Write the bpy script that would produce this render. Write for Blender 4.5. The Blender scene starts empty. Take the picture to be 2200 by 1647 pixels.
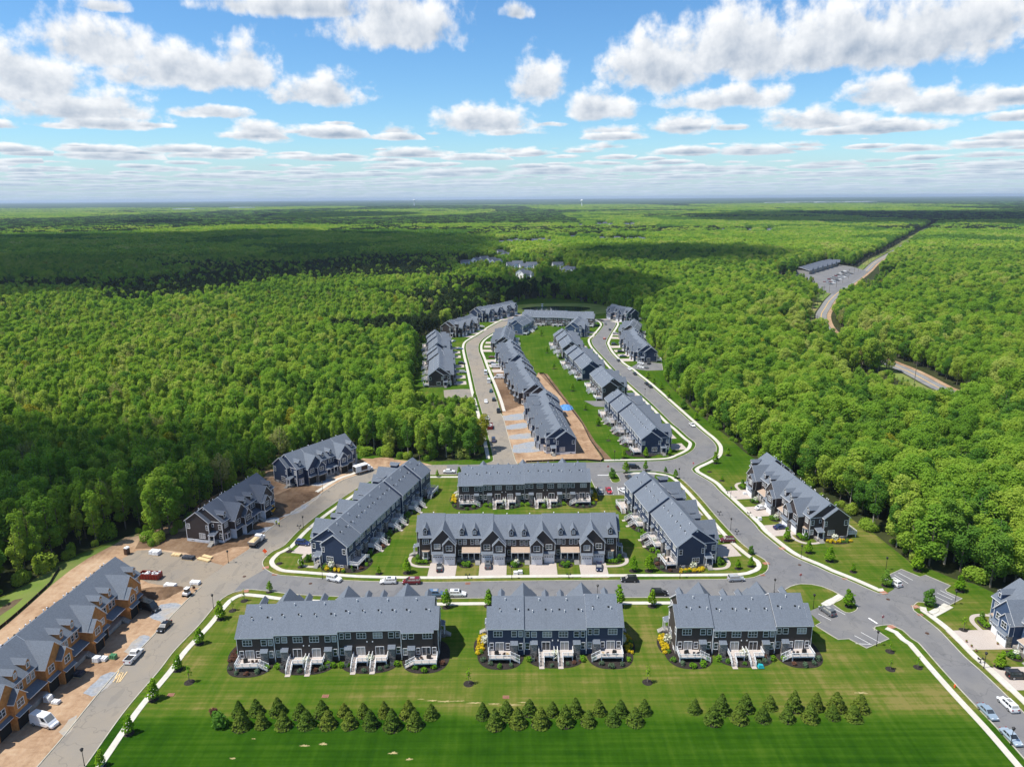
import bpy, math, random
import numpy as np
from mathutils import Vector, Matrix
random.seed(7); RNG = np.random.default_rng(11)
R = math.radians
scene = bpy.context.scene
C = scene.collection

# ------------------------------------------------------------------ camera
CAM_Z, PITCH, ROLL, FPX, PW, PH = 105.0, R(14.3), R(0.39), 1562.0, 2200.0, 1647.0
cam_d = bpy.data.cameras.new('camera'); cam = bpy.data.objects.new('camera', cam_d); C.objects.link(cam)
cam_d.sensor_width = 36.0; cam_d.lens = 36.0*FPX/PW; cam_d.clip_start = 1.0; cam_d.clip_end = 90000.0
cam.matrix_world = Matrix.Translation((0, 0, CAM_Z)) @ Matrix.Rotation(R(90)-PITCH, 4, 'X') @ Matrix.Rotation(-ROLL, 4, 'Z')
scene.camera = cam

# ------------------------------------------------------------------ light, exposure
SUN_EL, SUN_AZ = 62.0, 12.0           # light travels towards +x, slightly +y
LDIR = Vector((math.cos(R(SUN_AZ))*math.cos(R(SUN_EL)), math.sin(R(SUN_AZ))*math.cos(R(SUN_EL)), -math.sin(R(SUN_EL))))
sun_d = bpy.data.lights.new('sun', 'SUN'); sun = bpy.data.objects.new('sun', sun_d); C.objects.link(sun)
sun_d.energy = 4.5; sun_d.angle = R(0.5); sun_d.color = (1.0, 0.955, 0.88)
sun.rotation_euler = LDIR.to_track_quat('-Z', 'Y').to_euler(); sun.location = (-200, 0, 400)
scene.view_settings.view_transform = 'Standard'; scene.view_settings.look = 'None'
scene.view_settings.exposure = 0.62; scene.view_settings.gamma = 1.0
scene.view_settings.use_curve_mapping = False
scene.cycles.use_denoising = True
scene.cycles.max_bounces = 8; scene.cycles.diffuse_bounces = 6; scene.cycles.glossy_bounces = 2
scene.cycles.transmission_bounces = 6; scene.cycles.transparent_max_bounces = 6; scene.cycles.volume_bounces = 0
scene.cycles.caustics_reflective = False; scene.cycles.caustics_refractive = False

# ------------------------------------------------------------------ survey: image point -> place on the ground
def ray(u, v):
    x = (u-PW/2)/FPX; y = -(v-PH/2)/FPX
    c, s = math.cos(ROLL), math.sin(ROLL)
    x, y = c*x+s*y, -s*x+c*y
    return x, math.cos(PITCH)+y*math.sin(PITCH), -math.sin(PITCH)+y*math.cos(PITCH)
def G(u, v, z=0.0):
    d = ray(u, v); t = (z-CAM_Z)/d[2]
    return (d[0]*t, d[1]*t)
def GL(pts): return [G(*p) for p in pts]

# ------------------------------------------------------------------ sky: Nishita air with cumulus layers
def build_world():
    w = bpy.data.worlds.new('World'); scene.world = w; w.use_nodes = True
    nt = w.node_tree; nt.nodes.clear(); N = nt.nodes.new; LK = nt.links.new
    def put(inp, v):
        if isinstance(v, (int, float)): inp.default_value = v
        elif isinstance(v, tuple): inp.default_value = v
        else: LK(v, inp)
    def M(op, a, b=0.0, c=None, clamp=False):
        n = N('ShaderNodeMath'); n.operation = op; n.use_clamp = clamp
        put(n.inputs[0], a); put(n.inputs[1], b)
        if c is not None: put(n.inputs[2], c)
        return n.outputs[0]
    def V(op, a, b=None, s=None):
        n = N('ShaderNodeVectorMath'); n.operation = op; put(n.inputs[0], a)
        if b is not None: put(n.inputs[1], b)
        if s is not None: put(n.inputs['Scale'], s)
        return n.outputs['Value'] if op in ('LENGTH', 'DISTANCE', 'DOT_PRODUCT') else n.outputs[0]
    def SM(x, lo, hi, a=0.0, b=1.0):
        n = N('ShaderNodeMapRange'); n.interpolation_type = 'SMOOTHSTEP'
        put(n.inputs[0], x); put(n.inputs[1], lo); put(n.inputs[2], hi); put(n.inputs[3], a); put(n.inputs[4], b)
        return n.outputs[0]
    def noise(vec, scale, detail, rough, w_=None):
        n = N('ShaderNodeTexNoise'); n.noise_dimensions = '3D'; put(n.inputs['Vector'], vec)
        n.inputs['Scale'].default_value = scale; n.inputs['Detail'].default_value = detail; n.inputs['Roughness'].default_value = rough
        return n.outputs['Fac']
    def MIX(f, a, b):
        n = N('ShaderNodeMix'); n.data_type = 'RGBA'; put(n.inputs[0], f); put(n.inputs[6], a); put(n.inputs[7], b)
        return n.outputs[2]
    tc = N('ShaderNodeTexCoord'); d = tc.outputs['Generated']
    sep = N('ShaderNodeSeparateXYZ'); LK(d, sep.inputs[0])
    hyp = M('SQRT', M('ADD', M('MULTIPLY', sep.outputs[0], sep.outputs[0]), M('MULTIPLY', sep.outputs[1], sep.outputs[1])))
    az = M('ARCTAN2', sep.outputs[0], sep.outputs[1]); el = M('MAXIMUM', M('ARCTAN2', sep.outputs[2], hyp), 0.0)
    els = M('ADD', el, 0.02)
    lnel = M('LOGARITHM', els, math.e)
    def Q(kx, ky, ox, oy, oz=0.0):
        c = N('ShaderNodeCombineXYZ'); put(c.inputs[0], M('MULTIPLY_ADD', az, kx, ox)); put(c.inputs[1], M('MULTIPLY_ADD', lnel, ky, oy)); c.inputs[2].default_value = oz
        return c.outputs[0]
    ae = N('ShaderNodeCombineXYZ'); put(ae.inputs[0], az); put(ae.inputs[1], el); put(ae.inputs[2], el); AE = ae.outputs[0]
    def VMA(v, a, b):
        n = N('ShaderNodeVectorMath'); n.operation = 'MULTIPLY_ADD'; put(n.inputs[0], v); n.inputs[1].default_value = a; n.inputs[2].default_value = b; return n.outputs[0]
    sky = N('ShaderNodeTexSky'); sky.sky_type = 'NISHITA'; sky.sun_disc = False
    sky.sun_elevation = R(SUN_EL); sky.sun_rotation = math.atan2(-LDIR.x, -LDIR.y) % (2*math.pi)
    sky.air_density = 1.0; sky.dust_density = 0.35; sky.ozone_density = 3.0; sky.altitude = 100
    hsv = N('ShaderNodeHueSaturation'); hsv.inputs['Saturation'].default_value = 1.15; hsv.inputs['Value'].default_value = 1.0
    LK(sky.outputs[0], hsv.inputs['Color'])
    skyc = V('MULTIPLY', hsv.outputs[0], tuple(SKY_STRENGTH*x for x in (0.74, 0.95, 1.08)))
    n1 = noise(Q(13.0, 2.3, 0, 0), 2.2, 7.0, 0.57); n2 = noise(Q(13.0, 2.3, -0.13, 0.15), 2.2, 4.0, 0.56)
    relief = M('SUBTRACT', n1, n2)                              # sunward relief of the vapour
    nb = M('MULTIPLY', M('SUBTRACT', n1, 0.5), 2.35)
    D = None
    for (u, vb, hw, h) in CUMULUS:                              # bearings of the large cumulus in this sky
        r = ray(u, vb); a0 = math.atan2(r[0], r[1]); e0 = math.atan2(r[2], math.hypot(r[0], r[1]))+h*0.18/FPX
        wx = hw/FPX*1.04; hy = h/FPX
        v = VMA(AE, (1/wx, 1.15/hy, -2.6/hy), (-a0/wx, -1.15*e0/hy, 2.6*e0/hy))
        v = V('MAXIMUM', v, (-99.0, -99.0, 0.0)); d = M('SUBTRACT', 0.74, V('LENGTH', v))
        Y = M('MULTIPLY_ADD', el, 1/hy, -e0/hy)
        if D is None: D, H = d, Y
        else:
            g = SM(M('SUBTRACT', d, D), -0.30, 0.30); H = M('MULTIPLY_ADD', g, M('SUBTRACT', Y, H), H); D = M('MAXIMUM', D, d)
    # smaller cumulus: one to a cell, cells shrinking towards the horizon
    outside = M('MAXIMUM', SM(el, 0.215, 0.27), SM(M('ABSOLUTE', az), 0.61, 0.68))
    for (kx, ky, ox, lo, hi, keep) in ((7.5, 2.7, 3.3, 0.105, 0.15, 0.10), (11.0, 4.0, 9.1, 0.085, 0.115, 0.24), (17.0, 6.0, 5.2, 0.055, 0.085, 0.30), (30.0, 9.0, 1.7, 0.03, 0.06, 0.34)):
        q = Q(kx, ky, ox, 0.4*ox); vo = N('ShaderNodeTexVoronoi'); vo.voronoi_dimensions = '2D'; vo.inputs['Scale'].default_value = 1.0; vo.inputs['Randomness'].default_value = 0.75; LK(q, vo.inputs['Vector'])
        loc = V('SUBTRACT', q, vo.outputs['Position']); sp = N('ShaderNodeSeparateXYZ'); LK(loc, sp.inputs[0]); sc = N('ShaderNodeSeparateColor'); LK(vo.outputs['Color'], sc.inputs[0])
        Y = M('MULTIPLY_ADD', sp.outputs[1], 2.2, 0.25); yy = M('MAXIMUM', M('MULTIPLY', Y, 1.1), M('MULTIPLY', Y, -2.6)); X = M('MULTIPLY', sp.outputs[0], 1.75)
        d = M('SUBTRACT', M('MULTIPLY_ADD', sc.outputs[0], 0.70, 0.22+keep), M('SQRT', M('MULTIPLY_ADD', X, X, M('MULTIPLY', yy, yy))))
        inb = M('MAXIMUM', SM(el, lo, hi, 1.0, 0.0), outside) if kx < 10 else SM(el, lo, hi, 1.0, 0.0)
        d = M('SUBTRACT', d, M('MULTIPLY', M('SUBTRACT', 1.0, inb), 3.0))
        g = SM(M('SUBTRACT', d, D), -0.20, 0.20); H = M('MULTIPLY_ADD', g, M('SUBTRACT', M('MULTIPLY', Y, 0.9), H), H); D = M('MAXIMUM', D, d)
    F = M('ADD', D, M('MULTIPLY', nb, 0.62))
    alpha = SM(F, -0.02, 0.36, 0.0, 0.98)
    light = M('ADD', M('MULTIPLY_ADD', M('MINIMUM', M('MAXIMUM', H, -0.2), 1.0), 0.66, 0.60), M('MULTIPLY', relief, 1.7))
    light = M('SUBTRACT', light, SM(F, 0.30, 0.95, 0.0, 0.42))
    light = M('ADD', light, SM(F, 0.05, 0.35, 0.22, 0.0))
    c = MIX(M('MINIMUM', M('MAXIMUM', light, 0.0), 1.0), CLOUD_DARK, CLOUD_LIT)
    final = MIX(alpha, skyc, c)
    fade = SM(el, -0.02, 0.075, 0.95, 0.0)                     # far air pales everything near the horizon
    final = MIX(fade, final, HORIZON_AIR)
    bg = N('ShaderNodeBackground'); LK(final, bg.inputs['Color']); bg.inputs['Strength'].default_value = 1.0
    out = N('ShaderNodeOutputWorld'); LK(bg.outputs[0], out.inputs['Surface'])
    w.cycles.sampling_method = 'NONE'
SKY_STRENGTH = 0.094
CLOUD_LIT = (0.67, 0.68, 0.69, 1); CLOUD_DARK = (0.25, 0.305, 0.385, 1); HORIZON_AIR = (0.33, 0.425, 0.525, 1)
CUMULUS = [(210, 140, 160, 122), (400, 188, 210, 104), (530, 188, 104, 122), (690, 225, 145, 80), (70, 217, 140, 125), (190, 262, 190, 80), (850, 100, 230, 138), (660, 38, 290, 70), (230, 26, 62, 34),
    (560, 302, 98, 56), (1040, 284, 160, 74), (1155, 218, 80, 122), (1290, 255, 100, 92), (1420, 198, 170, 168), (1600, 164, 260, 178), (1850, 150, 365, 168), (2060, 95, 265, 122), (1560, 232, 190, 62), (1470, 286, 95, 56), (1890, 230, 98, 84), (2060, 242, 160, 60), (1760, 278, 170, 56), (1110, 40, 45, 40)]
build_world()

# ------------------------------------------------------------------ helpers: materials
def newmat(name):
    m = bpy.data.materials.new(name); m.use_nodes = True; nt = m.node_tree
    b = nt.nodes['Principled BSDF']; return m, nt, b
def ramp(nt, fac, stops):
    n = nt.nodes.new('ShaderNodeValToRGB'); cr = n.color_ramp
    while len(cr.elements) < len(stops): cr.elements.new(0.5)
    for e, (p, c) in zip(cr.elements, stops): e.position = p; e.color = (*c, 1)
    nt.links.new(fac, n.inputs[0]); return n.outputs[0]
def nz(nt, vec, scale, detail=3.0, rough=0.55):
    n = nt.nodes.new('ShaderNodeTexNoise'); n.inputs['Scale'].default_value = scale; n.inputs['Detail'].default_value = detail
    n.inputs['Roughness'].default_value = rough
    if vec is not None: nt.links.new(vec, n.inputs['Vector'])
    return n.outputs['Fac']
def mixc(nt, f, a, b, mode='MIX'):
    n = nt.nodes.new('ShaderNodeMix'); n.data_type = 'RGBA'; n.blend_type = mode
    for i, v in ((0, f), (6, a), (7, b)):
        if isinstance(v, (int, float)): n.inputs[i].default_value = v
        elif isinstance(v, tuple): n.inputs[i].default_value = (*v[:3], 1)
        else: nt.links.new(v, n.inputs[i])
    return n.outputs[2]
def mth(nt, op, a, b=0.0, clamp=False):
    n = nt.nodes.new('ShaderNodeMath'); n.operation = op; n.use_clamp = clamp
    for i, v in ((0, a), (1, b)):
        if isinstance(v, (int, float)): n.inputs[i].default_value = v
        else: nt.links.new(v, n.inputs[i])
    return n.outputs[0]
def pos(nt, scale=(1, 1, 1), rot=0.0, world=True):
    if world:
        g = nt.nodes.new('ShaderNodeNewGeometry'); v = g.outputs['Position']
    else:
        g = nt.nodes.new('ShaderNodeTexCoord'); v = g.outputs['Object']
    mp = nt.nodes.new('ShaderNodeMapping'); mp.inputs['Scale'].default_value = scale; mp.inputs['Rotation'].default_value = (0, 0, rot)
    nt.links.new(v, mp.inputs[0]); return mp.outputs[0]
def bump(nt, b, h, strength=0.4, dist=0.05):
    n = nt.nodes.new('ShaderNodeBump'); n.inputs['Strength'].default_value = strength; n.inputs['Distance'].default_value = dist
    nt.links.new(h, n.inputs['Height']); nt.links.new(n.outputs[0], b.inputs['Normal'])
def noisy(name, c1, c2, scale=1.0, rough=0.8, detail=4.0, c3=None, scale3=0.1, world=True, spec=0.3, bmp=0.0):
    m, nt, b = newmat(name); v = pos(nt, world=world)
    f = nz(nt, v, scale, detail); col = ramp(nt, f, [(0.3, c1), (0.7, c2)])
    if c3: col = mixc(nt, ramp(nt, nz(nt, v, scale3, 4.0), [(0.45, (0, 0, 0)), (0.68, (1, 1, 1))]), col, c3)
    nt.links.new(col, b.inputs['Base Color']); b.inputs['Roughness'].default_value = rough; b.inputs['Specular IOR Level'].default_value = spec
    if bmp: bump(nt, b, f, bmp, 0.1)
    return m
def plain(name, c, rough=0.5, metal=0.0, spec=0.4, coat=0.0):
    m, nt, b = newmat(name); b.inputs['Base Color'].default_value = (*c, 1); b.inputs['Roughness'].default_value = rough
    b.inputs['Metallic'].default_value = metal; b.inputs['Specular IOR Level'].default_value = spec; b.inputs['Coat Weight'].default_value = coat
    return m
def siding(name, c):
    m, nt, b = newmat(name); v = pos(nt, world=False)
    w = nt.nodes.new('ShaderNodeTexWave'); w.bands_direction = 'Z'; w.wave_profile = 'SAW'; w.inputs['Scale'].default_value = 1.6; w.inputs['Distortion'].default_value = 0.0
    nt.links.new(v, w.inputs['Vector'])
    f = nz(nt, v, 0.6, 3); k = tuple(x*1.25 for x in c)
    col = mixc(nt, f, tuple(x*0.85 for x in c), k); nt.links.new(col, b.inputs['Base Color'])
    b.inputs['Roughness'].default_value = 0.6; b.inputs['Specular IOR Level'].default_value = 0.3
    bump(nt, b, w.outputs['Fac'], 0.5, 0.03); return m
def shingle(name, c):
    m, nt, b = newmat(name); v = pos(nt, world=False)
    f1 = nz(nt, v, 3.2, 3, 0.7); f2 = nz(nt, v, 0.35, 3); f3 = nz(nt, pos(nt, (0.5, 7.0, 7.0), world=False), 1.2, 2)
    col = ramp(nt, f1, [(0.32, tuple(x*0.72 for x in c)), (0.68, tuple(x*1.32 for x in c))])
    col = mixc(nt, mth(nt, 'MULTIPLY', f3, 0.35), col, tuple(x*0.62 for x in c))
    col = mixc(nt, mth(nt, 'MULTIPLY', f2, 0.45), col, tuple(x*1.28 for x in c))
    oi = nt.nodes.new('ShaderNodeObjectInfo'); col = mixc(nt, mth(nt, 'MULTIPLY', oi.outputs['Random'], 0.32), col, tuple(x*k for x, k in zip(c, (0.80, 0.78, 0.76))))
    sk = nz(nt, pos(nt, (1.6, .12, .12), world=False), 1.0, 3, 0.6); col = mixc(nt, ramp(nt, sk, [(0.55, (0, 0, 0)), (0.75, (.35, .35, .35))]), col, tuple(x*0.7 for x in c))
    nt.links.new(col, b.inputs['Base Color']); b.inputs['Roughness'].default_value = 0.85; b.inputs['Specular IOR Level'].default_value = 0.25
    bump(nt, b, f1, 0.3, 0.04); return m
def stone(name):
    m, nt, b = newmat(name); v = pos(nt, (1, 1, 2.1), world=False)
    vo = nt.nodes.new('ShaderNodeTexVoronoi'); vo.inputs['Scale'].default_value = 2.6; nt.links.new(v, vo.inputs['Vector'])
    sp = nt.nodes.new('ShaderNodeSeparateColor'); nt.links.new(vo.outputs['Color'], sp.inputs[0])
    col = ramp(nt, sp.outputs[0], [(0.1, (0.10, 0.095, 0.09)), (0.5, (0.20, 0.185, 0.17)), (0.9, (0.33, 0.30, 0.27))])
    nt.links.new(col, b.inputs['Base Color']); b.inputs['Roughness'].default_value = 0.9; bump(nt, b, vo.outputs['Distance'], 0.6, 0.05); return m
def glass(name):
    m, nt, b = newmat(name); b.inputs['Roughness'].default_value = 0.06; oi = nt.nodes.new('ShaderNodeObjectInfo'); nt.links.new(ramp(nt, oi.outputs['Random'], [(0.0, (.02, .025, .03)), (0.62, (.05, .06, .07)), (0.70, (.22, .22, .21)), (1.0, (.34, .33, .31))]), b.inputs['Base Color'])
    b.inputs['Specular IOR Level'].default_value = 0.6; return m
def leaf(name, stops, transl=0.38, big=0.006, yellow=None):
    m, nt, b = newmat(name); nt.nodes.remove(b)
    oi = nt.nodes.new('ShaderNodeObjectInfo'); rnd = oi.outputs['Random']
    g = nt.nodes.new('ShaderNodeNewGeometry')
    n1 = nz(nt, g.outputs['Position'], big, 3.0, 0.6)
    f = mth(nt, 'ADD', mth(nt, 'MULTIPLY', rnd, 0.66), mth(nt, 'MULTIPLY', mth(nt, 'SUBTRACT', n1, 0.32), 1.15), True)
    col = ramp(nt, f, stops)
    n2 = nz(nt, g.outputs['Position'], 0.9, 2.0)
    col = mixc(nt, mth(nt, 'MULTIPLY', n2, 0.55), col, tuple(0.68*x for x in stops[len(stops)//2][1]))
    d = nt.nodes.new('ShaderNodeBsdfDiffuse'); t = nt.nodes.new('ShaderNodeBsdfTranslucent'); ms = nt.nodes.new('ShaderNodeMixShader')
    nt.links.new(col, d.inputs['Color'])
    tcol = mixc(nt, 1.0, col, (1.0, 1.0, 0.55), 'MULTIPLY'); nt.links.new(tcol, t.inputs['Color'])
    ms.inputs[0].default_value = transl; nt.links.new(d.outputs[0], ms.inputs[1]); nt.links.new(t.outputs[0], ms.inputs[2])
    nt.links.new(ms.outputs[0], nt.nodes['Material Output'].inputs['Surface']); return m

MT = {}
MT['brown'] = siding('brown_siding', (0.052, 0.041, 0.039)); MT['navy'] = siding('navy_siding', (0.026, 0.042, 0.084))
MT['slate'] = siding('slate_blue_siding', (0.045, 0.075, 0.14)); MT['ply'] = noisy('bare_plywood', (0.36, 0.145, 0.04), (0.52, 0.235, 0.075), 1.5, 0.8, world=False)
MT['roof'] = shingle('grey_shingles', (0.125, 0.145, 0.175)); MT['roofdark'] = shingle('dark_grey_shingles', (0.085, 0.10, 0.13))
MT['trim'] = plain('white_trim', (0.72, 0.72, 0.73), 0.5); MT['white'] = plain('white_vinyl', (0.78, 0.78, 0.78), 0.45)
MT['stone'] = stone('stacked_stone'); MT['glass'] = glass('window_glass'); MT['tanmetal'] = noisy('tan_metal_roof', (0.33, 0.25, 0.19), (0.40, 0.31, 0.24), 2.0, 0.45, world=False)
MT['door'] = plain('dark_door', (0.02, 0.025, 0.05), 0.4); MT['garage'] = plain('white_garage_door', (0.74, 0.75, 0.77), 0.5)
MT['concrete'] = noisy('concrete_walk', (0.42, 0.405, 0.36), (0.56, 0.535, 0.475), 0.8, 0.85, c3=(0.45, 0.42, 0.355), scale3=0.15)
MT['kerb'] = noisy('kerb_concrete', (0.30, 0.285, 0.235), (0.44, 0.415, 0.34), 0.6, 0.85)
MT['wrap'] = noisy('white_house_wrap', (0.55, 0.58, 0.62), (0.75, 0.77, 0.80), 0.8, 0.5, world=False)
MT['found'] = noisy('grey_foundation', (0.25, 0.24, 0.22), (0.36, 0.34, 0.31), 0.7, 0.9, world=False)
MT['dark'] = plain('painted_interior_shade', (0.012, 0.011, 0.010), 0.9); MT['deck'] = noisy('deck_boards', (0.38, 0.33, 0.30), (0.46, 0.41, 0.37), 3.0, 0.7, world=False)
MT['mulch'] = noisy('black_mulch', (0.012, 0.010, 0.009), (0.035, 0.027, 0.022), 3.0, 0.95, bmp=0.6)
MT['black'] = plain('black_metal', (0.012, 0.012, 0.013), 0.45); MT['steel'] = plain('grey_metal', (0.32, 0.33, 0.34), 0.4, 0.6)
MT['rubber'] = plain('rubber', (0.015, 0.015, 0.015), 0.8); MT['chrome'] = plain('wheel_rim', (0.45, 0.46, 0.48), 0.3, 0.7)
MT['lamp'] = plain('headlamp_glass', (0.7, 0.72, 0.75), 0.15); MT['tail'] = plain('tail_lamp', (0.28, 0.01, 0.01), 0.25)
MT['bark'] = noisy('bark', (0.10, 0.08, 0.06), (0.22, 0.19, 0.15), 1.5, 0.95)
MT['palebark'] = noisy('pale_bark', (0.25, 0.22, 0.18), (0.42, 0.38, 0.32), 1.5, 0.95)
MT['lumber'] = noisy('fresh_lumber', (0.50, 0.36, 0.18), (0.64, 0.48, 0.27), 2.0, 0.8); MT['orange'] = plain('orange_sign', (0.85, 0.10, 0.02), 0.5)
MT['red'] = plain('red_steel', (0.22, 0.018, 0.015), 0.5); MT['yellow'] = plain('machine_yellow', (0.75, 0.38, 0.02), 0.4)
MT['signred'] = plain('sign_red', (0.55, 0.02, 0.02), 0.5); MT['tarpblue'] = noisy('blue_tarp', (0.05, 0.17, 0.42), (0.11, 0.28, 0.55), 1.2, 0.5)
MT['tarpdark'] = noisy('dark_tarp', (0.02, 0.025, 0.035), (0.05, 0.055, 0.07), 1.0, 0.6); MT['wrapwhite'] = noisy('white_wrapping', (0.55, 0.56, 0.57), (0.82, 0.82, 0.82), 2.0, 0.5)
MT['brownplastic'] = plain('brown_plastic', (0.07, 0.035, 0.022), 0.5); MT['greenplastic'] = plain('green_plastic', (0.06, 0.20, 0.09), 0.5)
MT['fabricblack'] = plain('black_geotextile', (0.012, 0.012, 0.012), 0.9); MT['paint'] = plain('road_paint', (0.70, 0.70, 0.68), 0.7)
MT['paintyellow'] = plain('yellow_road_paint', (0.62, 0.36, 0.05), 0.7); MT['terracotta'] = noisy('red_warning_pad', (0.26, 0.12, 0.08), (0.36, 0.17, 0.11), 1.5, 0.85)

def lawn_mat():
    m, nt, b = newmat('mown_lawn'); v = pos(nt)
    sep = nt.nodes.new('ShaderNodeSeparateXYZ'); nt.links.new(v, sep.inputs[0])
    dry = nz(nt, v, 0.035, 5, 0.62); fine = nz(nt, v, 1.6, 5, 0.8)
    rows = nz(nt, pos(nt, (0.015, 0.85, 1), R(-1.5)), 1.0, 3, 0.65); diag = nz(nt, pos(nt, (0.65, 0.03, 1), R(-24)), 1.0, 2, 0.6)
    yy = nt.nodes.new('ShaderNodeMapRange'); yy.interpolation_type = 'SMOOTHSTEP'
    nt.links.new(mth(nt, 'ADD', sep.outputs[1], mth(nt, 'MULTIPLY', dry, 9.0)), yy.inputs[0])
    yy.inputs[1].default_value = 131.5; yy.inputs[2].default_value = 137.5; yy.inputs[3].default_value = 0.0; yy.inputs[4].default_value = 0.30
    far = nt.nodes.new('ShaderNodeMapRange'); nt.links.new(sep.outputs[1], far.inputs[0])
    far.inputs[1].default_value = 255.0; far.inputs[2].default_value = 275.0; far.inputs[3].default_value = 0.0; far.inputs[4].default_value = -0.12
    mid = nz(nt, v, 0.13, 4, 0.6)
    f = mth(nt, 'ADD', mth(nt, 'MULTIPLY', dry, 0.66), mth(nt, 'MULTIPLY', mth(nt, 'SUBTRACT', rows, 0.12), 0.44))
    f = mth(nt, 'ADD', mth(nt, 'ADD', f, yy.outputs[0]), mth(nt, 'MULTIPLY', mth(nt, 'SUBTRACT', fine, 0.15), 0.19)); f = mth(nt, 'ADD', f, far.outputs[0])
    f = mth(nt, 'ADD', f, mth(nt, 'MULTIPLY', mth(nt, 'SUBTRACT', diag, 0.5), 0.28)); f = mth(nt, 'ADD', f, mth(nt, 'MULTIPLY', mth(nt, 'SUBTRACT', mid, 0.5), 0.30))
    col = ramp(nt, f, [(0.40, (0.011, 0.042, 0.003)), (0.58, (0.023, 0.066, 0.004)), (0.76, (0.046, 0.095, 0.008)), (0.90, (0.088, 0.113, 0.018)), (1.0, (0.155, 0.140, 0.042))])
    nt.links.new(col, b.inputs['Base Color']); b.inputs['Roughness'].default_value = 1.0; b.inputs['Specular IOR Level'].default_value = 0.0
    bump(nt, b, nz(nt, v, 2.5, 3), 0.3, 0.1); return m
MT['lawn'] = lawn_mat(); MT['bareturf'] = noisy('bare_turf', (0.26, 0.22, 0.09), (0.38, 0.30, 0.15), 0.6)
MT['floor'] = noisy('woodland_floor', (0.018, 0.026, 0.008), (0.045, 0.050, 0.018), 0.08, 0.95, spec=0.1)
MT['meadow'] = noisy('rough_grass', (0.06, 0.12, 0.02), (0.15, 0.20, 0.04), 0.06, 0.95, c3=(0.22, 0.19, 0.08), scale3=0.02, spec=0.1)
def asphalt(name, c, c2, dust, amount):
    m, nt, b = newmat(name); v = pos(nt)
    f = nz(nt, v, 0.25, 5, 0.65); col = ramp(nt, f, [(0.3, c), (0.7, c2)])
    d = ramp(nt, nz(nt, v, 0.06, 5, 0.6), [(0.5-amount*0.5, (0, 0, 0)), (0.95-amount*0.5, (1, 1, 1))])
    col = mixc(nt, d, col, dust); g = nz(nt, v, 6.0, 2)
    col = mixc(nt, mth(nt, 'MULTIPLY', g, 0.35), col, tuple(x*0.8 for x in c))
    vo = nt.nodes.new('ShaderNodeTexVoronoi'); vo.feature = 'DISTANCE_TO_EDGE'; vo.inputs['Scale'].default_value = 0.11; dv = nt.nodes.new('ShaderNodeVectorMath'); dv.operation = 'ADD'; nv = nt.nodes.new('ShaderNodeTexNoise'); nv.inputs['Scale'].default_value = 0.35; nt.links.new(v, nv.inputs['Vector'])
    sv = nt.nodes.new('ShaderNodeVectorMath'); sv.operation = 'SCALE'; sv.inputs['Scale'].default_value = 5.0; nt.links.new(nv.outputs['Color'], sv.inputs[0]); nt.links.new(v, dv.inputs[0]); nt.links.new(sv.outputs[0], dv.inputs[1]); nt.links.new(dv.outputs[0], vo.inputs['Vector'])
    cr = ramp(nt, vo.outputs['Distance'], [(0.0, (1, 1, 1)), (0.014, (0, 0, 0))]); col = mixc(nt, mth(nt, 'MULTIPLY', cr, 0.42), col, tuple(x*0.45 for x in c))
    pt = ramp(nt, nz(nt, pos(nt, (0.3, 0.12, 1), R(20)), 1.0, 2, 0.4), [(0.60, (0, 0, 0)), (0.63, (1, 1, 1))]); col = mixc(nt, mth(nt, 'MULTIPLY', pt, 0.22), col, tuple(x*0.6 for x in c))
    nt.links.new(col, b.inputs['Base Color']); b.inputs['Roughness'].default_value = 0.9; b.inputs['Specular IOR Level'].default_value = 0.2; return m
MT['asphalt'] = asphalt('street_asphalt', (0.122, 0.124, 0.134), (0.165, 0.165, 0.172), (0.20, 0.192, 0.178), 0.35)
MT['dusty'] = asphalt('dusty_asphalt', (0.165, 0.160, 0.153), (0.21, 0.197, 0.178), (0.26, 0.222, 0.172), 0.7)
MT['lotdust'] = asphalt('dusty_lot', (0.155, 0.148, 0.14), (0.20, 0.185, 0.165), (0.255, 0.21, 0.155), 0.75)
MT['highway'] = asphalt('highway_asphalt', (0.17, 0.17, 0.18), (0.23, 0.23, 0.23), (0.26, 0.25, 0.23), 0.3)
def paver_mat():
    m, nt, b = newmat('driveway_pavers'); v = pos(nt, world=False)
    br = nt.nodes.new('ShaderNodeTexBrick'); nt.links.new(v, br.inputs['Vector']); br.inputs['Scale'].default_value = 2.2
    br.inputs['Color1'].default_value = (0.36, 0.30, 0.26, 1); br.inputs['Color2'].default_value = (0.43, 0.37, 0.33, 1); br.inputs['Mortar'].default_value = (0.26, 0.22, 0.19, 1)
    col = mixc(nt, mth(nt, 'MULTIPLY', nz(nt, v, 0.4, 3), 0.5), br.outputs[0], (0.45, 0.41, 0.37)); nt.links.new(col, b.inputs['Base Color']); b.inputs['Roughness'].default_value = 0.9
    return m
MT['paver'] = paver_mat()
MT['dirt'] = noisy('orange_dirt', (0.40, 0.215, 0.095), (0.56, 0.335, 0.165), 0.12, 0.95, 6.0, c3=(0.27, 0.145, 0.07), scale3=0.05, spec=0.1, bmp=0.7)
MT['dirtbrown'] = noisy('brown_dirt', (0.20, 0.11, 0.055), (0.36, 0.22, 0.12), 0.15, 0.95, 6.0, c3=(0.12, 0.07, 0.038), scale3=0.06, spec=0.1, bmp=0.8)
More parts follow.
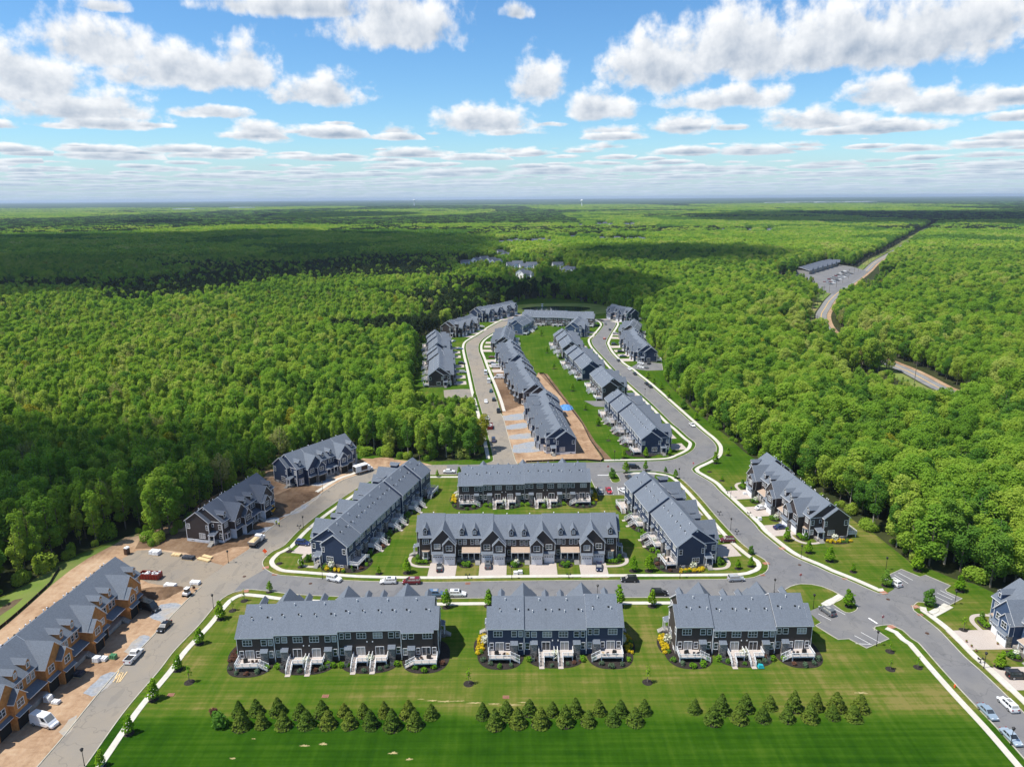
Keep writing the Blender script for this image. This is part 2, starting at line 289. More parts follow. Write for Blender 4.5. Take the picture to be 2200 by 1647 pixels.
def dirt_mat(name, c1, c2, c3, dark):
    m, nt, b = newmat(name); v = pos(nt); ang = R(-8)
    a = nz(nt, v, 0.05, 7, 0.68); g = nz(nt, v, 0.7, 5, 0.7); ru = nz(nt, pos(nt, (0.55, 0.05, 1), ang), 1.0, 4, 0.6); ru2 = nz(nt, pos(nt, (0.06, 0.7, 1), R(20)), 1.0, 3, 0.6)
    f = mth(nt, 'ADD', mth(nt, 'MULTIPLY', a, 0.55), mth(nt, 'MULTIPLY', g, 0.25)); f = mth(nt, 'ADD', f, mth(nt, 'MULTIPLY', ru, 0.14)); f = mth(nt, 'ADD', f, mth(nt, 'MULTIPLY', ru2, 0.10))
    col = ramp(nt, f, [(0.34, dark), (0.46, c1), (0.54, c2), (0.66, c3)]); nt.links.new(col, b.inputs['Base Color']); b.inputs['Roughness'].default_value = 0.95; b.inputs['Specular IOR Level'].default_value = 0.1
    bump(nt, b, f, 1.0, 0.6); return m
MT['dirt'] = dirt_mat('orange_dirt', (0.250, 0.158, 0.095), (0.340, 0.230, 0.145), (0.43, 0.325, 0.225), (0.140, 0.085, 0.052))
MT['dirtbrown'] = dirt_mat('brown_dirt', (0.105, 0.064, 0.038), (0.160, 0.102, 0.062), (0.235, 0.165, 0.108), (0.050, 0.032, 0.020))
MT['gravel'] = noisy('blue_grey_gravel', (0.17, 0.19, 0.22), (0.30, 0.32, 0.35), 1.4, 0.95, 5.0, c3=(0.34, 0.28, 0.20), scale3=0.12)
MT['bank'] = noisy('pond_bank_grass', (0.10, 0.16, 0.025), (0.22, 0.24, 0.06), 0.08, 0.95, spec=0.1)
MT['water'] = plain('dark_pond_water', (0.012, 0.022, 0.016), 0.08, spec=0.6)
MT['skin'] = plain('skin', (0.45, 0.27, 0.19), 0.6); MT['hivis'] = plain('hi_vis_yellow', (0.62, 0.75, 0.06), 0.6); MT['jeans'] = plain('dark_trousers', (0.03, 0.035, 0.05), 0.8)
MT['hat'] = plain('hard_hat', (0.75, 0.74, 0.70), 0.4)
# foliage (real leaf colours)
MT['leafA'] = leaf('spring_leaves', [(0.0, (0.100, 0.235, 0.026)), (0.26, (0.205, 0.385, 0.044)), (0.54, (0.300, 0.470, 0.056)), (0.78, (0.420, 0.535, 0.082)), (1.0, (0.56, 0.57, 0.20))], 0.56)
MT['leafB'] = leaf('deep_green_leaves', [(0.0, (0.058, 0.165, 0.025)), (0.5, (0.125, 0.270, 0.038)), (1.0, (0.235, 0.385, 0.055))], 0.52)
MT['leafC'] = leaf('pine_needles', [(0.0, (0.018, 0.040, 0.014)), (0.6, (0.034, 0.062, 0.020)), (1.0, (0.060, 0.075, 0.028))], 0.15)
MT['leafD'] = leaf('bronze_budding_leaves', [(0.0, (0.22, 0.26, 0.08)), (0.5, (0.31, 0.33, 0.11)), (1.0, (0.42, 0.38, 0.16))], 0.45)
MT['leafY'] = leaf('yellow_green_leaves', [(0.0, (0.20, 0.25, 0.02)), (1.0, (0.33, 0.31, 0.03))], 0.35)
MT['leafS'] = leaf('young_street_tree_leaves', [(0.0, (0.12, 0.27, 0.014)), (0.5, (0.17, 0.34, 0.018)), (1.0, (0.25, 0.39, 0.025))], 0.4, 0.05)
MT['arbor'] = leaf('arborvitae_sprays', [(0.0, (0.055, 0.110, 0.018)), (0.5, (0.105, 0.165, 0.024)), (1.0, (0.185, 0.215, 0.032))], 0.2, 0.15)
MT['shrubblue'] = leaf('blue_green_shrub', [(0.0, (0.055, 0.095, 0.060)), (1.0, (0.10, 0.15, 0.085))], 0.15, 0.2)
MT['shrubgreen'] = leaf('lime_green_shrub', [(0.0, (0.10, 0.24, 0.012)), (1.0, (0.17, 0.32, 0.025))], 0.3, 0.2)
MT['shrubyellow'] = leaf('golden_shrub', [(0.0, (0.50, 0.36, 0.01)), (1.0, (0.66, 0.50, 0.03))], 0.2, 0.2)
MT['shrubwhite'] = leaf('white_blossom', [(0.0, (0.55, 0.58, 0.42)), (1.0, (0.75, 0.76, 0.66))], 0.2, 0.2)
MT['shrubrust'] = leaf('rusty_shrub', [(0.0, (0.10, 0.05, 0.035)), (1.0, (0.17, 0.085, 0.055))], 0.15, 0.2)

# ------------------------------------------------------------------ helpers: geometry
class MB:
    def __init__(s): s.v = []; s.f = []; s.m = []
    def quad(s, *p, m=0):
        i = len(s.v); s.v += [tuple(q) for q in p]; s.f.append(tuple(range(i, i+len(p)))); s.m.append(m); return s
    def hexa(s, b, t, m=0, ms=None):         # 4 bottom + 4 top points
        i = len(s.v); s.v += [tuple(q) for q in b]+[tuple(q) for q in t]
        fs = [(3, 2, 1, 0), (4, 5, 6, 7), (0, 1, 5, 4), (1, 2, 6, 5), (2, 3, 7, 6), (3, 0, 4, 7)]
        for k, f in enumerate(fs): s.f.append(tuple(i+j for j in f)); s.m.append(m if ms is None else ms[k])
        return s
    def box(s, x0, x1, y0, y1, z0, z1, m=0, ms=None):
        return s.hexa([(x0, y0, z0), (x1, y0, z0), (x1, y1, z0), (x0, y1, z0)], [(x0, y0, z1), (x1, y0, z1), (x1, y1, z1), (x0, y1, z1)], m, ms)
    def slab(s, a, b, c, d, t, m=0, me=1):   # top quad a b c d, thickness t downwards; edges take material me
        lo = [(p[0], p[1], p[2]-t) for p in (a, b, c, d)]
        return s.hexa(lo, [a, b, c, d], m, [me, m, me, me, me, me])
    def prism(s, prof, axis, a0, a1, m=0):   # profile points (p,q) extruded along an axis: 'x' -> (y,z), 'y' -> (x,z), 'z' -> (x,y)
        f = {'x': lambda p, a: (a, p[0], p[1]), 'y': lambda p, a: (p[0], a, p[1]), 'z': lambda p, a: (p[0], p[1], a)}[axis]
        n = len(prof); i = len(s.v)
        s.v += [f(p, a0) for p in prof]+[f(p, a1) for p in prof]
        s.f.append(tuple(range(i, i+n))); s.f.append(tuple(range(i+2*n-1, i+n-1, -1))); s.m += [m, m]
        for k in range(n):
            k2 = (k+1) % n; s.f.append((i+k, i+n+k, i+n+k2, i+k2)); s.m.append(m)
        return s
    def tube(s, p0, p1, r0, r1=None, n=8, m=0, cap=True):
        r1 = r0 if r1 is None else r1; p0 = Vector(p0); p1 = Vector(p1); d = (p1-p0).normalized()
        u = d.orthogonal().normalized(); w = d.cross(u); i = len(s.v)
        for p, r in ((p0, r0), (p1, r1)):
            for k in range(n):
                a = 2*math.pi*k/n; s.v.append(tuple(p+u*(r*math.cos(a))+w*(r*math.sin(a))))
        for k in range(n):
            k2 = (k+1) % n; s.f.append((i+k, i+k2, i+n+k2, i+n+k)); s.m.append(m)
        if cap: s.f.append(tuple(range(i+n-1, i-1, -1))); s.f.append(tuple(range(i+n, i+2*n))); s.m += [m, m]
        return s
    def lathe(s, prof, c=(0, 0), n=12, m=0):
        i = len(s.v)
        for r, z in prof:
            for k in range(n):
                a = 2*math.pi*k/n; s.v.append((c[0]+r*math.cos(a), c[1]+r*math.sin(a), z))
        for j in range(len(prof)-1):
            for k in range(n):
                k2 = (k+1) % n; s.f.append((i+j*n+k, i+j*n+k2, i+(j+1)*n+k2, i+(j+1)*n+k)); s.m.append(m)
        s.f.append(tuple(i+(len(prof)-1)*n+k for k in range(n))); s.m.append(m); return s
    def mesh(s, name, mats, smooth=False):
        me = bpy.data.meshes.new(name); me.from_pydata(s.v, [], s.f)
        for x in mats: me.materials.append(MT[x] if isinstance(x, str) else x)
        me.polygons.foreach_set('material_index', s.m)
        if smooth: me.polygons.foreach_set('use_smooth', [True]*len(s.f))
        me.update(); return me
def ob(name, me, parent=None, loc=(0, 0, 0), rz=0.0, label=None, cat=None, group=None, kind=None, scale=None):
    o = bpy.data.objects.new(name, me); C.objects.link(o)
    o.location = loc
    if rz: o.rotation_euler = (0, 0, rz)
    if scale: o.scale = scale
    if parent is not None: o.parent = parent
    if label: o['label'] = label
    if cat: o['category'] = cat
    if group: o['group'] = group
    if kind: o['kind'] = kind
    return o
def copy_tree(o, parent=None):
    c = o.copy(); C.objects.link(c); c.parent = parent
    for ch in o.children: copy_tree(ch, c)
    return c
def smooth_line(pts, step=1.6):
    P = [Vector((p[0], p[1])) for p in pts]; out = []
    for i in range(len(P)-1):
        p0 = P[i-1] if i else P[i]*2-P[i+1]; p1, p2 = P[i], P[i+1]; p3 = P[i+2] if i+2 < len(P) else P[i+1]*2-P[i]
        n = max(1, int((p2-p1).length/step))
        for k in range(n):
            t = k/n
            out.append(0.5*((2*p1)+(p2-p0)*t+(2*p0-5*p1+4*p2-p3)*t*t+(3*p1-p0-3*p2+p3)*t**3))
    out.append(P[-1]); return [(p.x, p.y) for p in out]
def offset_line(pts, d):
    out = []
    for i, p in enumerate(pts):
        a = pts[max(0, i-1)]; b = pts[min(len(pts)-1, i+1)]; t = Vector((b[0]-a[0], b[1]-a[1]))
        if t.length < 1e-6: out.append(p); continue
        t.normalize(); out.append((p[0]-t.y*d, p[1]+t.x*d))
    return out
def sheet(name, poly, z, mat, label=None, kind='structure'):
    from mathutils.geometry import delaunay_2d_cdt
    n = len(poly); vs, es, fs, *_ = delaunay_2d_cdt([Vector((p[0], p[1])) for p in poly], [], [list(range(n))], 1, 1e-4)
    me = bpy.data.meshes.new(name); me.from_pydata([(v.x, v.y, z) for v in vs], [], [tuple(f) for f in fs]); me.materials.append(MT[mat] if isinstance(mat, str) else mat)
    if sum(p.normal.z*p.area for p in me.polygons) < 0: me.flip_normals()
    return ob(name, me, label=label, kind=kind)
def strip(name, line, off, w, z0, z1, mat, label=None, closed=False, kind='structure'):
    a = offset_line(line, off-w/2); b = offset_line(line, off+w/2); mb = MB()
    for i in range(len(line)-1):
        mb.hexa([(*a[i], z0), (*a[i+1], z0), (*b[i+1], z0), (*b[i], z0)], [(*a[i], z1), (*a[i+1], z1), (*b[i+1], z1), (*b[i], z1)])
    return ob(name, mb.mesh(name, [mat]), label=label, kind=kind)
def inside(poly, X, Y):
    r = np.zeros(X.shape, bool); n = len(poly); j = n-1
    for i in range(n):
        xi, yi = poly[i]; xj, yj = poly[j]
        c = ((yi > Y) != (yj > Y)) & (X < (xj-xi)*(Y-yi)/((yj-yi) if yj != yi else 1e-9)+xi); r ^= c; j = i
    return r
# ================================================================== the setting
sheet('ground', [(-45000, -300), (45000, -300), (45000, 45000), (-45000, 45000)], -0.06, 'floor', 'dark woodland floor reaching to the horizon')
DEV = [G(-420, 1900), G(-300, 1430), G(0, 1283), G(60, 1252), G(110, 1218), G(160, 1192), G(230, 1166), G(310, 1140), (-112, 205), (-110, 216), (-104, 243), (-99, 262), (-95, 270), (-82, 291),
       G(772, 974), G(850, 984), G(905, 991), G(960, 990), G(1034, 985), G(1044, 972), G(1034, 930), G(1021, 890), G(1009, 862), G(950, 860), (-58, 385), (-57, 400), (-62, 466), (-64, 477), (-68, 526), (-66, 552),
       (-60, 562), (-44, 608), (-42, 636), (-12, 690), G(1120, 643), G(1160, 640), G(1220, 643), G(1270, 651), G(1310, 659), (106, 662), (120, 633), (112, 600), (112, 566), (104, 538), (101, 527), (102, 470), G(1432, 768), G(1436, 800),
       G(1428, 815), G(1455, 845), G(1490, 880), G(1530, 912), G(1572, 945), G(1596, 968), (104, 262), (108, 257), (113, 232), (115, 213), G(1851, 1128), G(1879, 1146), G(1906, 1168), G(1942, 1196), G(1962, 1213), G(1996, 1221),
       G(2047, 1242), G(2095, 1254), G(2143, 1276), G(2220, 1290), G(2400, 1330), G(2700, 1480), G(2900, 1900)]
sheet('lawn', DEV, 0.0, 'lawn', 'mown lawn of the townhouse development, striped and partly dry')

e1 = [(-60, 1812), (30, 1707), (80, 1647), (136, 1582), (209, 1492), (266, 1427), (309, 1386), (388.6, 1302), (432, 1260)]
e2a = [(40, 1834), (130, 1712), (182, 1647), (268, 1527), (341, 1441), (375, 1397), (427, 1343), (457, 1307), (477, 1286), (500, 1273), (529, 1266), (573, 1269)]
e2b = [(640, 1277), (780, 1283), (921, 1285.5), (1037, 1284.5), (1342, 1283.4), (1450, 1283), (1560, 1282), (1640, 1280), (1672, 1274), (1684.5, 1267.5), (1698, 1259.5), (1721, 1254), (1744, 1255), (1766, 1259.5), (1789, 1268.6), (1809.5, 1280), (1841, 1300)]
e3a = [(985, 1019), (905, 1019.5), (860, 1021), (800, 1032), (757, 1055), (711, 1086), (672.7, 1113.6), (640, 1141), (609, 1172.7), (586, 1184), (568, 1200), (564, 1211), (570, 1222), (582, 1229.5)]
e3b = [(600, 1235), (643, 1238.6), (700, 1243), (775, 1248), (921, 1250.5), (1100, 1248), (1300, 1246), (1500, 1245), (1599, 1243), (1628, 1237), (1646, 1228), (1650.7, 1215), (1642.5, 1202), (1624, 1191), (1606, 1176.8), (1586, 1160), (1544, 1115), (1500, 1064), (1464, 1029), (1442, 1018), (1416, 1013), (1387, 1011), (1340, 1012)]
e4a = [(536, 1178), (573, 1141), (596, 1122.7), (637, 1095.5), (662, 1079.5), (698, 1054.5), (734.5, 1032), (764, 1021.6), (800, 1008), (850, 1002), (905, 1000), (985, 998)]
e4b = [(1040, 997), (1056, 992), (1060, 985), (1050, 940), (1036, 886), (1023, 842), (1019, 825), (1011, 790), (1003.4, 760), (1001.4, 744), (1007, 733), (1030, 719), (1057, 701), (1087, 685)]
e5 = [(1112, 997), (1107, 988.6), (1099, 962), (1090, 931), (1082, 900.5), (1074, 883.5), (1068, 862), (1057, 831), (1043.6, 796.8), (1034, 769.5), (1028, 753), (1028.6, 739.5), (1036.8, 728.6), (1056, 716), (1085, 700), (1112, 686)]
e6 = [(1180, 995.5), (1300, 993), (1427.5, 989.5), (1464, 980), (1487, 968), (1494, 957.6), (1493, 950), (1480, 940), (1458, 920), (1442, 907), (1400, 866), (1349, 820), (1317, 789), (1302.5, 773), (1285.5, 755), (1275, 742), (1271.6, 730), (1279.6, 721.5), (1294, 704), (1297, 696), (1290, 689.5), (1276.7, 685)]
e7 = [(1306, 686), (1317.5, 691), (1323, 695), (1320, 702.5), (1311.6, 715.6), (1302, 734.5), (1303, 742), (1311.6, 758), (1333.5, 779.6), (1353.5, 793), (1368, 805), (1400, 831), (1496, 917), (1523.6, 940), (1536.7, 954.7), (1539, 966), (1535, 978), (1518.6, 989), (1493, 1001), (1486, 1008), (1490, 1014), (1527.7, 1036.5), (1544, 1053), (1569.6, 1076.6), (1619, 1124), (1633, 1141), (1673, 1174), (1705.7, 1196), (1756.7, 1217.8), (1780, 1229), (1829.6, 1249), (1887, 1274), (1904, 1275)]
e8 = [(1959.5, 1299.8), (1963, 1311), (1976.6, 1321), (2015, 1351), (2041.5, 1378), (2073, 1411), (2118, 1451), (2200, 1531), (2290, 1625), (2420, 1770)]
e9 = [(1878, 1354), (1880, 1346), (1894.5, 1342.8), (1913.6, 1341.8), (1938.5, 1353), (1957.5, 1370.5), (1972.7, 1380), (2018, 1431), (2072.7, 1491), (2141.8, 1563.6), (2200, 1629), (2280, 1720), (2380, 1840)]
SL = {k: smooth_line(GL(v)) for k, v in dict(e1=e1, e2a=e2a, e2b=e2b, e3a=e3a, e3b=e3b, e4a=e4a, e4b=e4b, e5=e5, e6=e6, e7=e7, e8=e8, e9=e9).items()}
e2 = smooth_line(GL(e2a+e2b)); e3 = smooth_line(GL(e3a+e3b))
def near_idx(line, p):
    q = G(*p); return min(range(len(line)), key=lambda i: (line[i][0]-q[0])**2+(line[i][1]-q[1])**2)
def cut(line, a, b):
    i, j = near_idx(line, a), near_idx(line, b); return line[i:j+1] if i <= j else line[j:i+1][::-1]
rv = lambda l: l[::-1]
sheet('road', SL['e1']+GL([(436, 1247), (480, 1215)])+SL['e4a']+SL['e3a']+GL([(560, 1262)])+rv(cut(e2, (40, 1834), (500, 1273))), 0.012, 'dusty', 'dusty tan street beside the construction site')
sheet('road', cut(e3, (570, 1222), (1628, 1237))+GL([(1700, 1256)])+rv(cut(e2, (500, 1273), (1672, 1274)))+GL([(520, 1250)]), 0.016, 'asphalt', 'grey asphalt street in front of the eight garage doors')
sheet('road', rv(cut(e3, (1612, 1241), (1416, 1013)))+cut(e2, (1640, 1280), (1841, 1300))+GL([(1860, 1330)])+SL['e9']+rv(SL['e8'])+GL([(1930, 1285)])+rv(cut(SL['e7'], (1486, 1008), (1904, 1275))), 0.020, 'asphalt', 'grey asphalt street sweeping past the brown row and the two parking lots')
sheet('road', GL([(960, 998.7), (1040, 997), (1112, 997)])+cut(SL['e6'], (1180, 995.5), (1464, 980))+GL([(1500, 992), (1486, 1008), (1464, 1029), (1442, 1018), (1416, 1013), (1387, 1011), (1340, 1012), (1250, 1016), (985, 1019), (960, 1019.2)]), 0.024, 'asphalt', 'cross street behind the brown row with rear decks')
def ribbon(name, a, b, z, mat, label, n=110):
    def res(l):
        d = [0.0]
        for i in range(1, len(l)): d.append(d[-1]+math.dist(l[i-1], l[i]))
        t = np.linspace(0, d[-1], n); return list(zip(np.interp(t, d, [p[0] for p in l]), np.interp(t, d, [p[1] for p in l])))
    a, b = res(a), res(b); mb = MB()
    for i in range(n-1): mb.quad((*a[i], z), (*a[i+1], z), (*b[i+1], z), (*b[i], z))
    me = mb.mesh(name, [mat])
    if me.polygons[0].normal.z < 0: me.flip_normals()
    return ob(name, me, label=label, kind='structure')
ribbon('road', cut(SL['e6'], (1427, 989.5), (1276.7, 685)), rv(cut(SL['e7'], (1306, 686), (1486, 1008))), 0.028, 'asphalt', 'grey loop street along the sunlit woods')
ribbon('road', SL['e4b'], SL['e5'], 0.032, 'dusty', 'pale loop street beside the unfinished navy row')
back = smooth_line([G(1088, 690), G(1110, 678), (6, 628), (18, 643), (46, 640), (74, 630), G(1290, 687), G(1306, 692)], 3)
strip('road', back, 0, 8.4, 0.0, 0.036, 'asphalt', 'shaded street behind the far row by the pond')
def kerb(line, lab): strip('kerb', line, 0, 0.22, -0.02, 0.13, 'kerb', lab)
for k, lab in (('e1', 'pale kerb along the construction lots'), ('e4a', 'kerb along the dirt building lots'), ('e4b', 'kerb on the woodland side of the pale loop street'), ('e5', 'kerb along the unfinished navy row'), ('e6', 'kerb round the inside of the loop street'),
               ('e7', 'kerb along the woodland side of the loop street'), ('e8', 'kerb in front of the end unit by the black jeep'), ('e9', 'kerb along the lower right lawn')): kerb(SL[k], lab)
kerb(e2, 'kerb along the big lawn corner'); kerb(e3, 'kerb round the central block')
def walk(line, off, w, lab): strip('sidewalk', line, off, w, -0.02, 0.10, 'concrete', lab)
walk(cut(e2, (40, 1834), (1640, 1280)), -2.75, 1.4, 'concrete sidewalk along the big lawn and evergreen side'); walk(e3, 2.6, 1.4, 'concrete sidewalk round the central block')
walk(cut(SL['e6'], (1300, 993), (1276.7, 685)), 2.3, 1.45, 'concrete sidewalk inside the loop street'); walk(SL['e7'], 1.9, 1.6, 'concrete sidewalk along the woodland side')
walk(SL['e8'], 2.5, 1.6, 'concrete sidewalk past the paved driveway and black jeep'); walk(cut(SL['e9'], (1913, 1342), (2380, 1840)), -2.3, 1.4, 'concrete sidewalk along the lower right lawn')
walk(cut(SL['e4a'], (664, 1078), (800, 1008)), 2.4, 1.6, 'new concrete sidewalk before the two unfinished rows'); walk(cut(SL['e4b'], (1060, 985), (1087, 685)), 2.2, 1.6, 'concrete sidewalk at the woodland edge of the pale loop street')
walk(cut(SL['e5'], (1074, 883.5), (1085, 700)), -2.2, 1.6, 'concrete sidewalk before the far navy rows')
# parking lots
lot1 = [(1262.6, 1015), (1286, 1063), (1350, 1063), (1400, 1040), (1410, 1014), (1330, 1013.5)]
lot2 = [(1736, 1313.5), (1762, 1303), (1789, 1298), (1818, 1315), (1834, 1313), (1842, 1303), (1885, 1320), (1880, 1346), (1875, 1348), (1910, 1372), (1862, 1392), (1824, 1372), (1801, 1373.5), (1780, 1361), (1752, 1343.6), (1764, 1337)]
lot3 = [(1904, 1275), (1921, 1265), (1905, 1240), (1912, 1234), (1936.5, 1222.5), (1976.6, 1239), (1988, 1235), (2042.5, 1258), (2031, 1266.4), (2034, 1271), (2067, 1285.5), (2032, 1304), (1984, 1293), (1971, 1292), (1959, 1300), (1930, 1290)]
lot4 = [(955, 858), (953, 838), (990, 835.5), (1016, 836), (1022, 856), (1000, 857)]
lot5 = [(1352, 791), (1376, 777), (1422, 781), (1424, 795), (1390, 796)]; lot6 = [(1255, 861), (1300, 861), (1312, 875), (1278, 873)]
for i, (l, m, lab) in enumerate(((lot1, 'asphalt', 'asphalt parking lot with the red car'), (lot2, 'asphalt', 'asphalt parking lot with one grey car beside the brown row'), (lot3, 'asphalt', 'asphalt parking lot at the foot of the woods'),
                                 (lot4, 'dusty', 'pale empty parking bay at the woodland edge'), (lot5, 'asphalt', 'small parking bay with white cars by the far woods'), (lot6, 'asphalt', 'short asphalt stub between two navy rows'))):
    pts = GL(l); sheet('parking_lot', pts, 0.040+0.004*i, m, lab)
    if i in (0, 1, 2, 4):
        seq = {0: pts[0:4], 1: pts[7:]+pts[:1], 2: pts[2:12], 4: pts[1:4]}[i]
        strip('kerb', seq if i != 1 else pts[8:], 0, 0.2, -0.02, 0.14, 'kerb', 'kerb of the '+lab.split(' with ')[0])
for isl, lab in (([(1789, 1298), (1818, 1316), (1838, 1312), (1842, 1303), (1836, 1297), (1812, 1283)], 'grass island with a tree at the lot beside the brown row'), ([(1962, 1301), (1972, 1293), (1984, 1294), (2018, 1308), (2003, 1319), (1975, 1306)], 'grass island with a tree at the woods lot'),
                 ([(1307, 1019), (1316, 1036), (1332, 1034), (1328, 1022), (1318, 1015)], 'small grass island in the lot with the red car')):
    pts = smooth_line(GL(isl+isl[:1]), 0.8); sheet('grass_island', pts, 0.09, 'lawn', lab); strip('kerb', pts, 0, 0.2, 0.0, 0.15, 'kerb', 'kerb round the '+lab)
walk(smooth_line(GL([(1808, 1279), (1797, 1286), (1782, 1293), (1771, 1300)])), 0, 2.0, 'concrete path into the lot beside the brown row')
walk(smooth_line(GL([(2001, 1320), (2020, 1310), (2038, 1300)])), 0, 2.4, 'concrete path into the woods lot')
# painted bays
def paint(a, b, w=0.12, z=0.068, lab=None, mat='paint'):
    strip('painted_line', [G(*a), G(*b)], 0, w, z-0.006, z, mat, lab or 'white painted bay line')
for a, b in (((1758, 1318), (1785, 1332)), ((1772, 1311), (1800, 1325)), ((1793, 1308), (1816, 1320)), ((1838, 1382), (1873, 1384)), ((1850, 1358), (1892, 1381)), ((1836, 1365), (1870, 1383))): paint(a, b, lab='white bay line in the lot beside the brown row')
for a, b in (((1921, 1234), (1951, 1253)), ((1930, 1230), (1961, 1246)), ((1913, 1241), (1938, 1259)), ((2013, 1273), (2046, 1288)), ((2008, 1280), (2040, 1296)), ((2020, 1268), (2052, 1284))): paint(a, b, lab='white bay line in the woods lot')
for a, b in (((1290, 1063), (1281, 1046)), ((1299, 1063), (1292, 1046)), ((1318, 1063), (1313, 1046)), ((1330, 1063), (1326, 1046))): paint(a, b, 0.14, lab='white bay line in the lot with the red car')
paint((1866, 1327), (1885, 1339), 0.45, 0.05, 'white stop bar at the mouth of the lot beside the brown row'); paint((1284, 1020.5), (1307, 1020.5), 0.45, 0.05, 'white stop bar at the mouth of the lot with the red car')
for p, lab in (((527, 1270), 'red paver pad at the big lawn corner'), ((571, 1219), 'red paver pad at the central block corner'), ((1646, 1210), 'red paver pad opposite the brown woods row'), ((1967, 1303), 'red paver pad at the woods lot'), ((1916, 1346), 'red paver pad at the lower right lawn'), ((1680, 1178), 'red paver pad below the brown woods row'), ((1899, 1273), 'red paver pad above the woods lot')):
    x, y = G(*p); ob('warning_pad', MB().box(-0.9, 0.9, -0.7, 0.7, 0, 0.115).mesh('warning_pad', ['terracotta']), loc=(x, y, 0), rz=0.3, label=lab, kind='structure')

# bare earth, gravel
dirtL = [(-60, 1812), (30, 1707), (80, 1647), (136, 1582), (209, 1492), (266, 1427), (309, 1386), (388, 1302), (432, 1260), (436, 1247), (480, 1215), (536, 1178), (573, 1141), (596, 1122.7), (637, 1095.5), (662, 1079.5), (698, 1054.5), (734.5, 1032), (764, 1021.6), (800, 1008), (850, 1002), (930, 999),
         (900, 991), (850, 987), (780, 984), (760, 992), (700, 1000), (560, 1010), (430, 1080), (400, 1110), (330, 1138), (270, 1153), (190, 1195), (150, 1222), (112, 1252), (60, 1299), (0, 1350), (-300, 1560)]
sheet('dirt_ground', GL(dirtL), 0.006, 'dirt', 'bare orange earth of the left building lots')
sheet('dirt_ground', GL([(432, 1200), (500, 1175), (540, 1172), (585, 1128), (640, 1090), (690, 1056), (700, 1045), (640, 1040), (600, 1060), (560, 1110), (430, 1135), (330, 1150), (300, 1160), (290, 1178), (330, 1178), (400, 1187)]), 0.010, 'dirtbrown', 'dark brown churned earth round the two unfinished rows')
sheet('parking_lot', GL([(436, 1248), (480, 1214), (440, 1203), (400, 1192), (330, 1180), (295, 1182), (262, 1200), (285, 1235), (320, 1252), (380, 1262), (430, 1262)]), 0.014, 'lotdust', 'dusty paved lot with building materials')
sheet('dirt_ground', GL([(1078, 886), (1128, 868), (1156, 800), (1168, 801), (1207, 854), (1232, 885), (1251, 911), (1269, 947), (1296, 988), (1200, 990), (1110, 995), (1100, 962), (1090, 931)]), 0.006, 'dirt', 'bare orange earth round the unfinished navy row')
sheet('dirt_ground', GL([(1058, 790), (1090, 792), (1128, 868), (1078, 886), (1070, 860)]), 0.007, 'dirtbrown', 'brown earth between the new driveways')
sheet('dirt_ground', GL([(1156, 800), (1176, 803), (1216, 856), (1252, 905), (1280, 950), (1318, 990), (1298, 989), (1270, 948), (1251, 911), (1207, 854)]), 0.010, 'dirtbrown', 'strip of brown earth beyond the black silt fence')
gv = [[(128, 1570), (150, 1545), (168, 1535), (160, 1560), (140, 1580)], [(181, 1487), (225, 1447), (255, 1448), (206, 1494)], [(266, 1399), (300, 1366), (324, 1368), (290, 1404)], [(322, 1324), (345, 1298), (390, 1299), (355, 1336)]]
gv2 = [[(1078, 893), (1125, 888), (1125, 900), (1080, 903)], [(1087, 914), (1128, 908), (1130, 919), (1090, 922)], [(1094, 935), (1136, 930), (1150, 940), (1098, 943)], [(1102, 956), (1150, 948), (1165, 967), (1106, 972)]]
gv3 = [[(515, 1150), (575, 1140), (600, 1112), (560, 1118)], [(600, 1112), (650, 1096), (690, 1060), (640, 1090)], [(640, 1040), (690, 1042), (720, 1024), (690, 1022)], [(720, 1015), (770, 1008), (800, 990), (760, 996)]]
for g, lab in [(x, 'blue grey gravel apron before the plywood row') for x in gv]+[(x, 'blue grey gravel drive before the unfinished navy row') for x in gv2]+[(x, 'dark gravel apron before the two unfinished rows') for x in gv3]:
    pts = smooth_line(GL(g+g[:1]), 1.0); pts = [(p[0]+random.uniform(-.25, .25), p[1]+random.uniform(-.25, .25)) for p in pts]; sheet('gravel_patch', pts[:-1], 0.018, 'gravel', lab)
sheet('wet_ground', GL([(-200, 1398), (0, 1287), (60, 1256), (110, 1222), (160, 1196), (230, 1170), (310, 1143), (330, 1141), (270, 1156), (190, 1198), (150, 1225), (112, 1255), (60, 1302), (0, 1353), (-200, 1490)]), 0.012, 'meadow', 'rough dry grass strip before the left woods')
sheet('puddle', GL([(-30, 1325), (0, 1306), (30, 1288), (50, 1284), (30, 1302), (0, 1322), (-30, 1340)]), 0.02, noisy('muddy_water', (.10, .07, .045), (.16, .12, .08), .3, .12, spec=.6), 'muddy brown puddle before the left woods')
# worn turf along the back of the evergreens
for (u, v, rx, ry) in ((930, 1504, 2, .3), (958, 1506, 2.2, .35), (985, 1505, 1.5, .25), (1020, 1509, 2.4, .3), (1062, 1511, 2.0, .35), (1095, 1513, 2.6, .4), (1125, 1508, 1.6, .25), (905, 1501, 1.2, .2), (655, 1601, 1.2, .35), (695, 1597, 1.2, .45), (845, 1617, 1.5, .5), (880, 1630, 1.0, .4), (545, 1586, .6, .2), (500, 1628, .8, .3), (1850, 1487, 2.0, .5)):
    cx, cy = G(u, v); pts = []
    for k in range(30):
        a = 2*math.pi*k/30; r = random.uniform(.25, 1.0); pts.append((cx+rx*r*math.cos(a), cy+ry*r*math.sin(a)))
    sheet('bare_patch', pts, 0.008, 'bareturf', 'pale worn patch in the lawn by the evergreens')
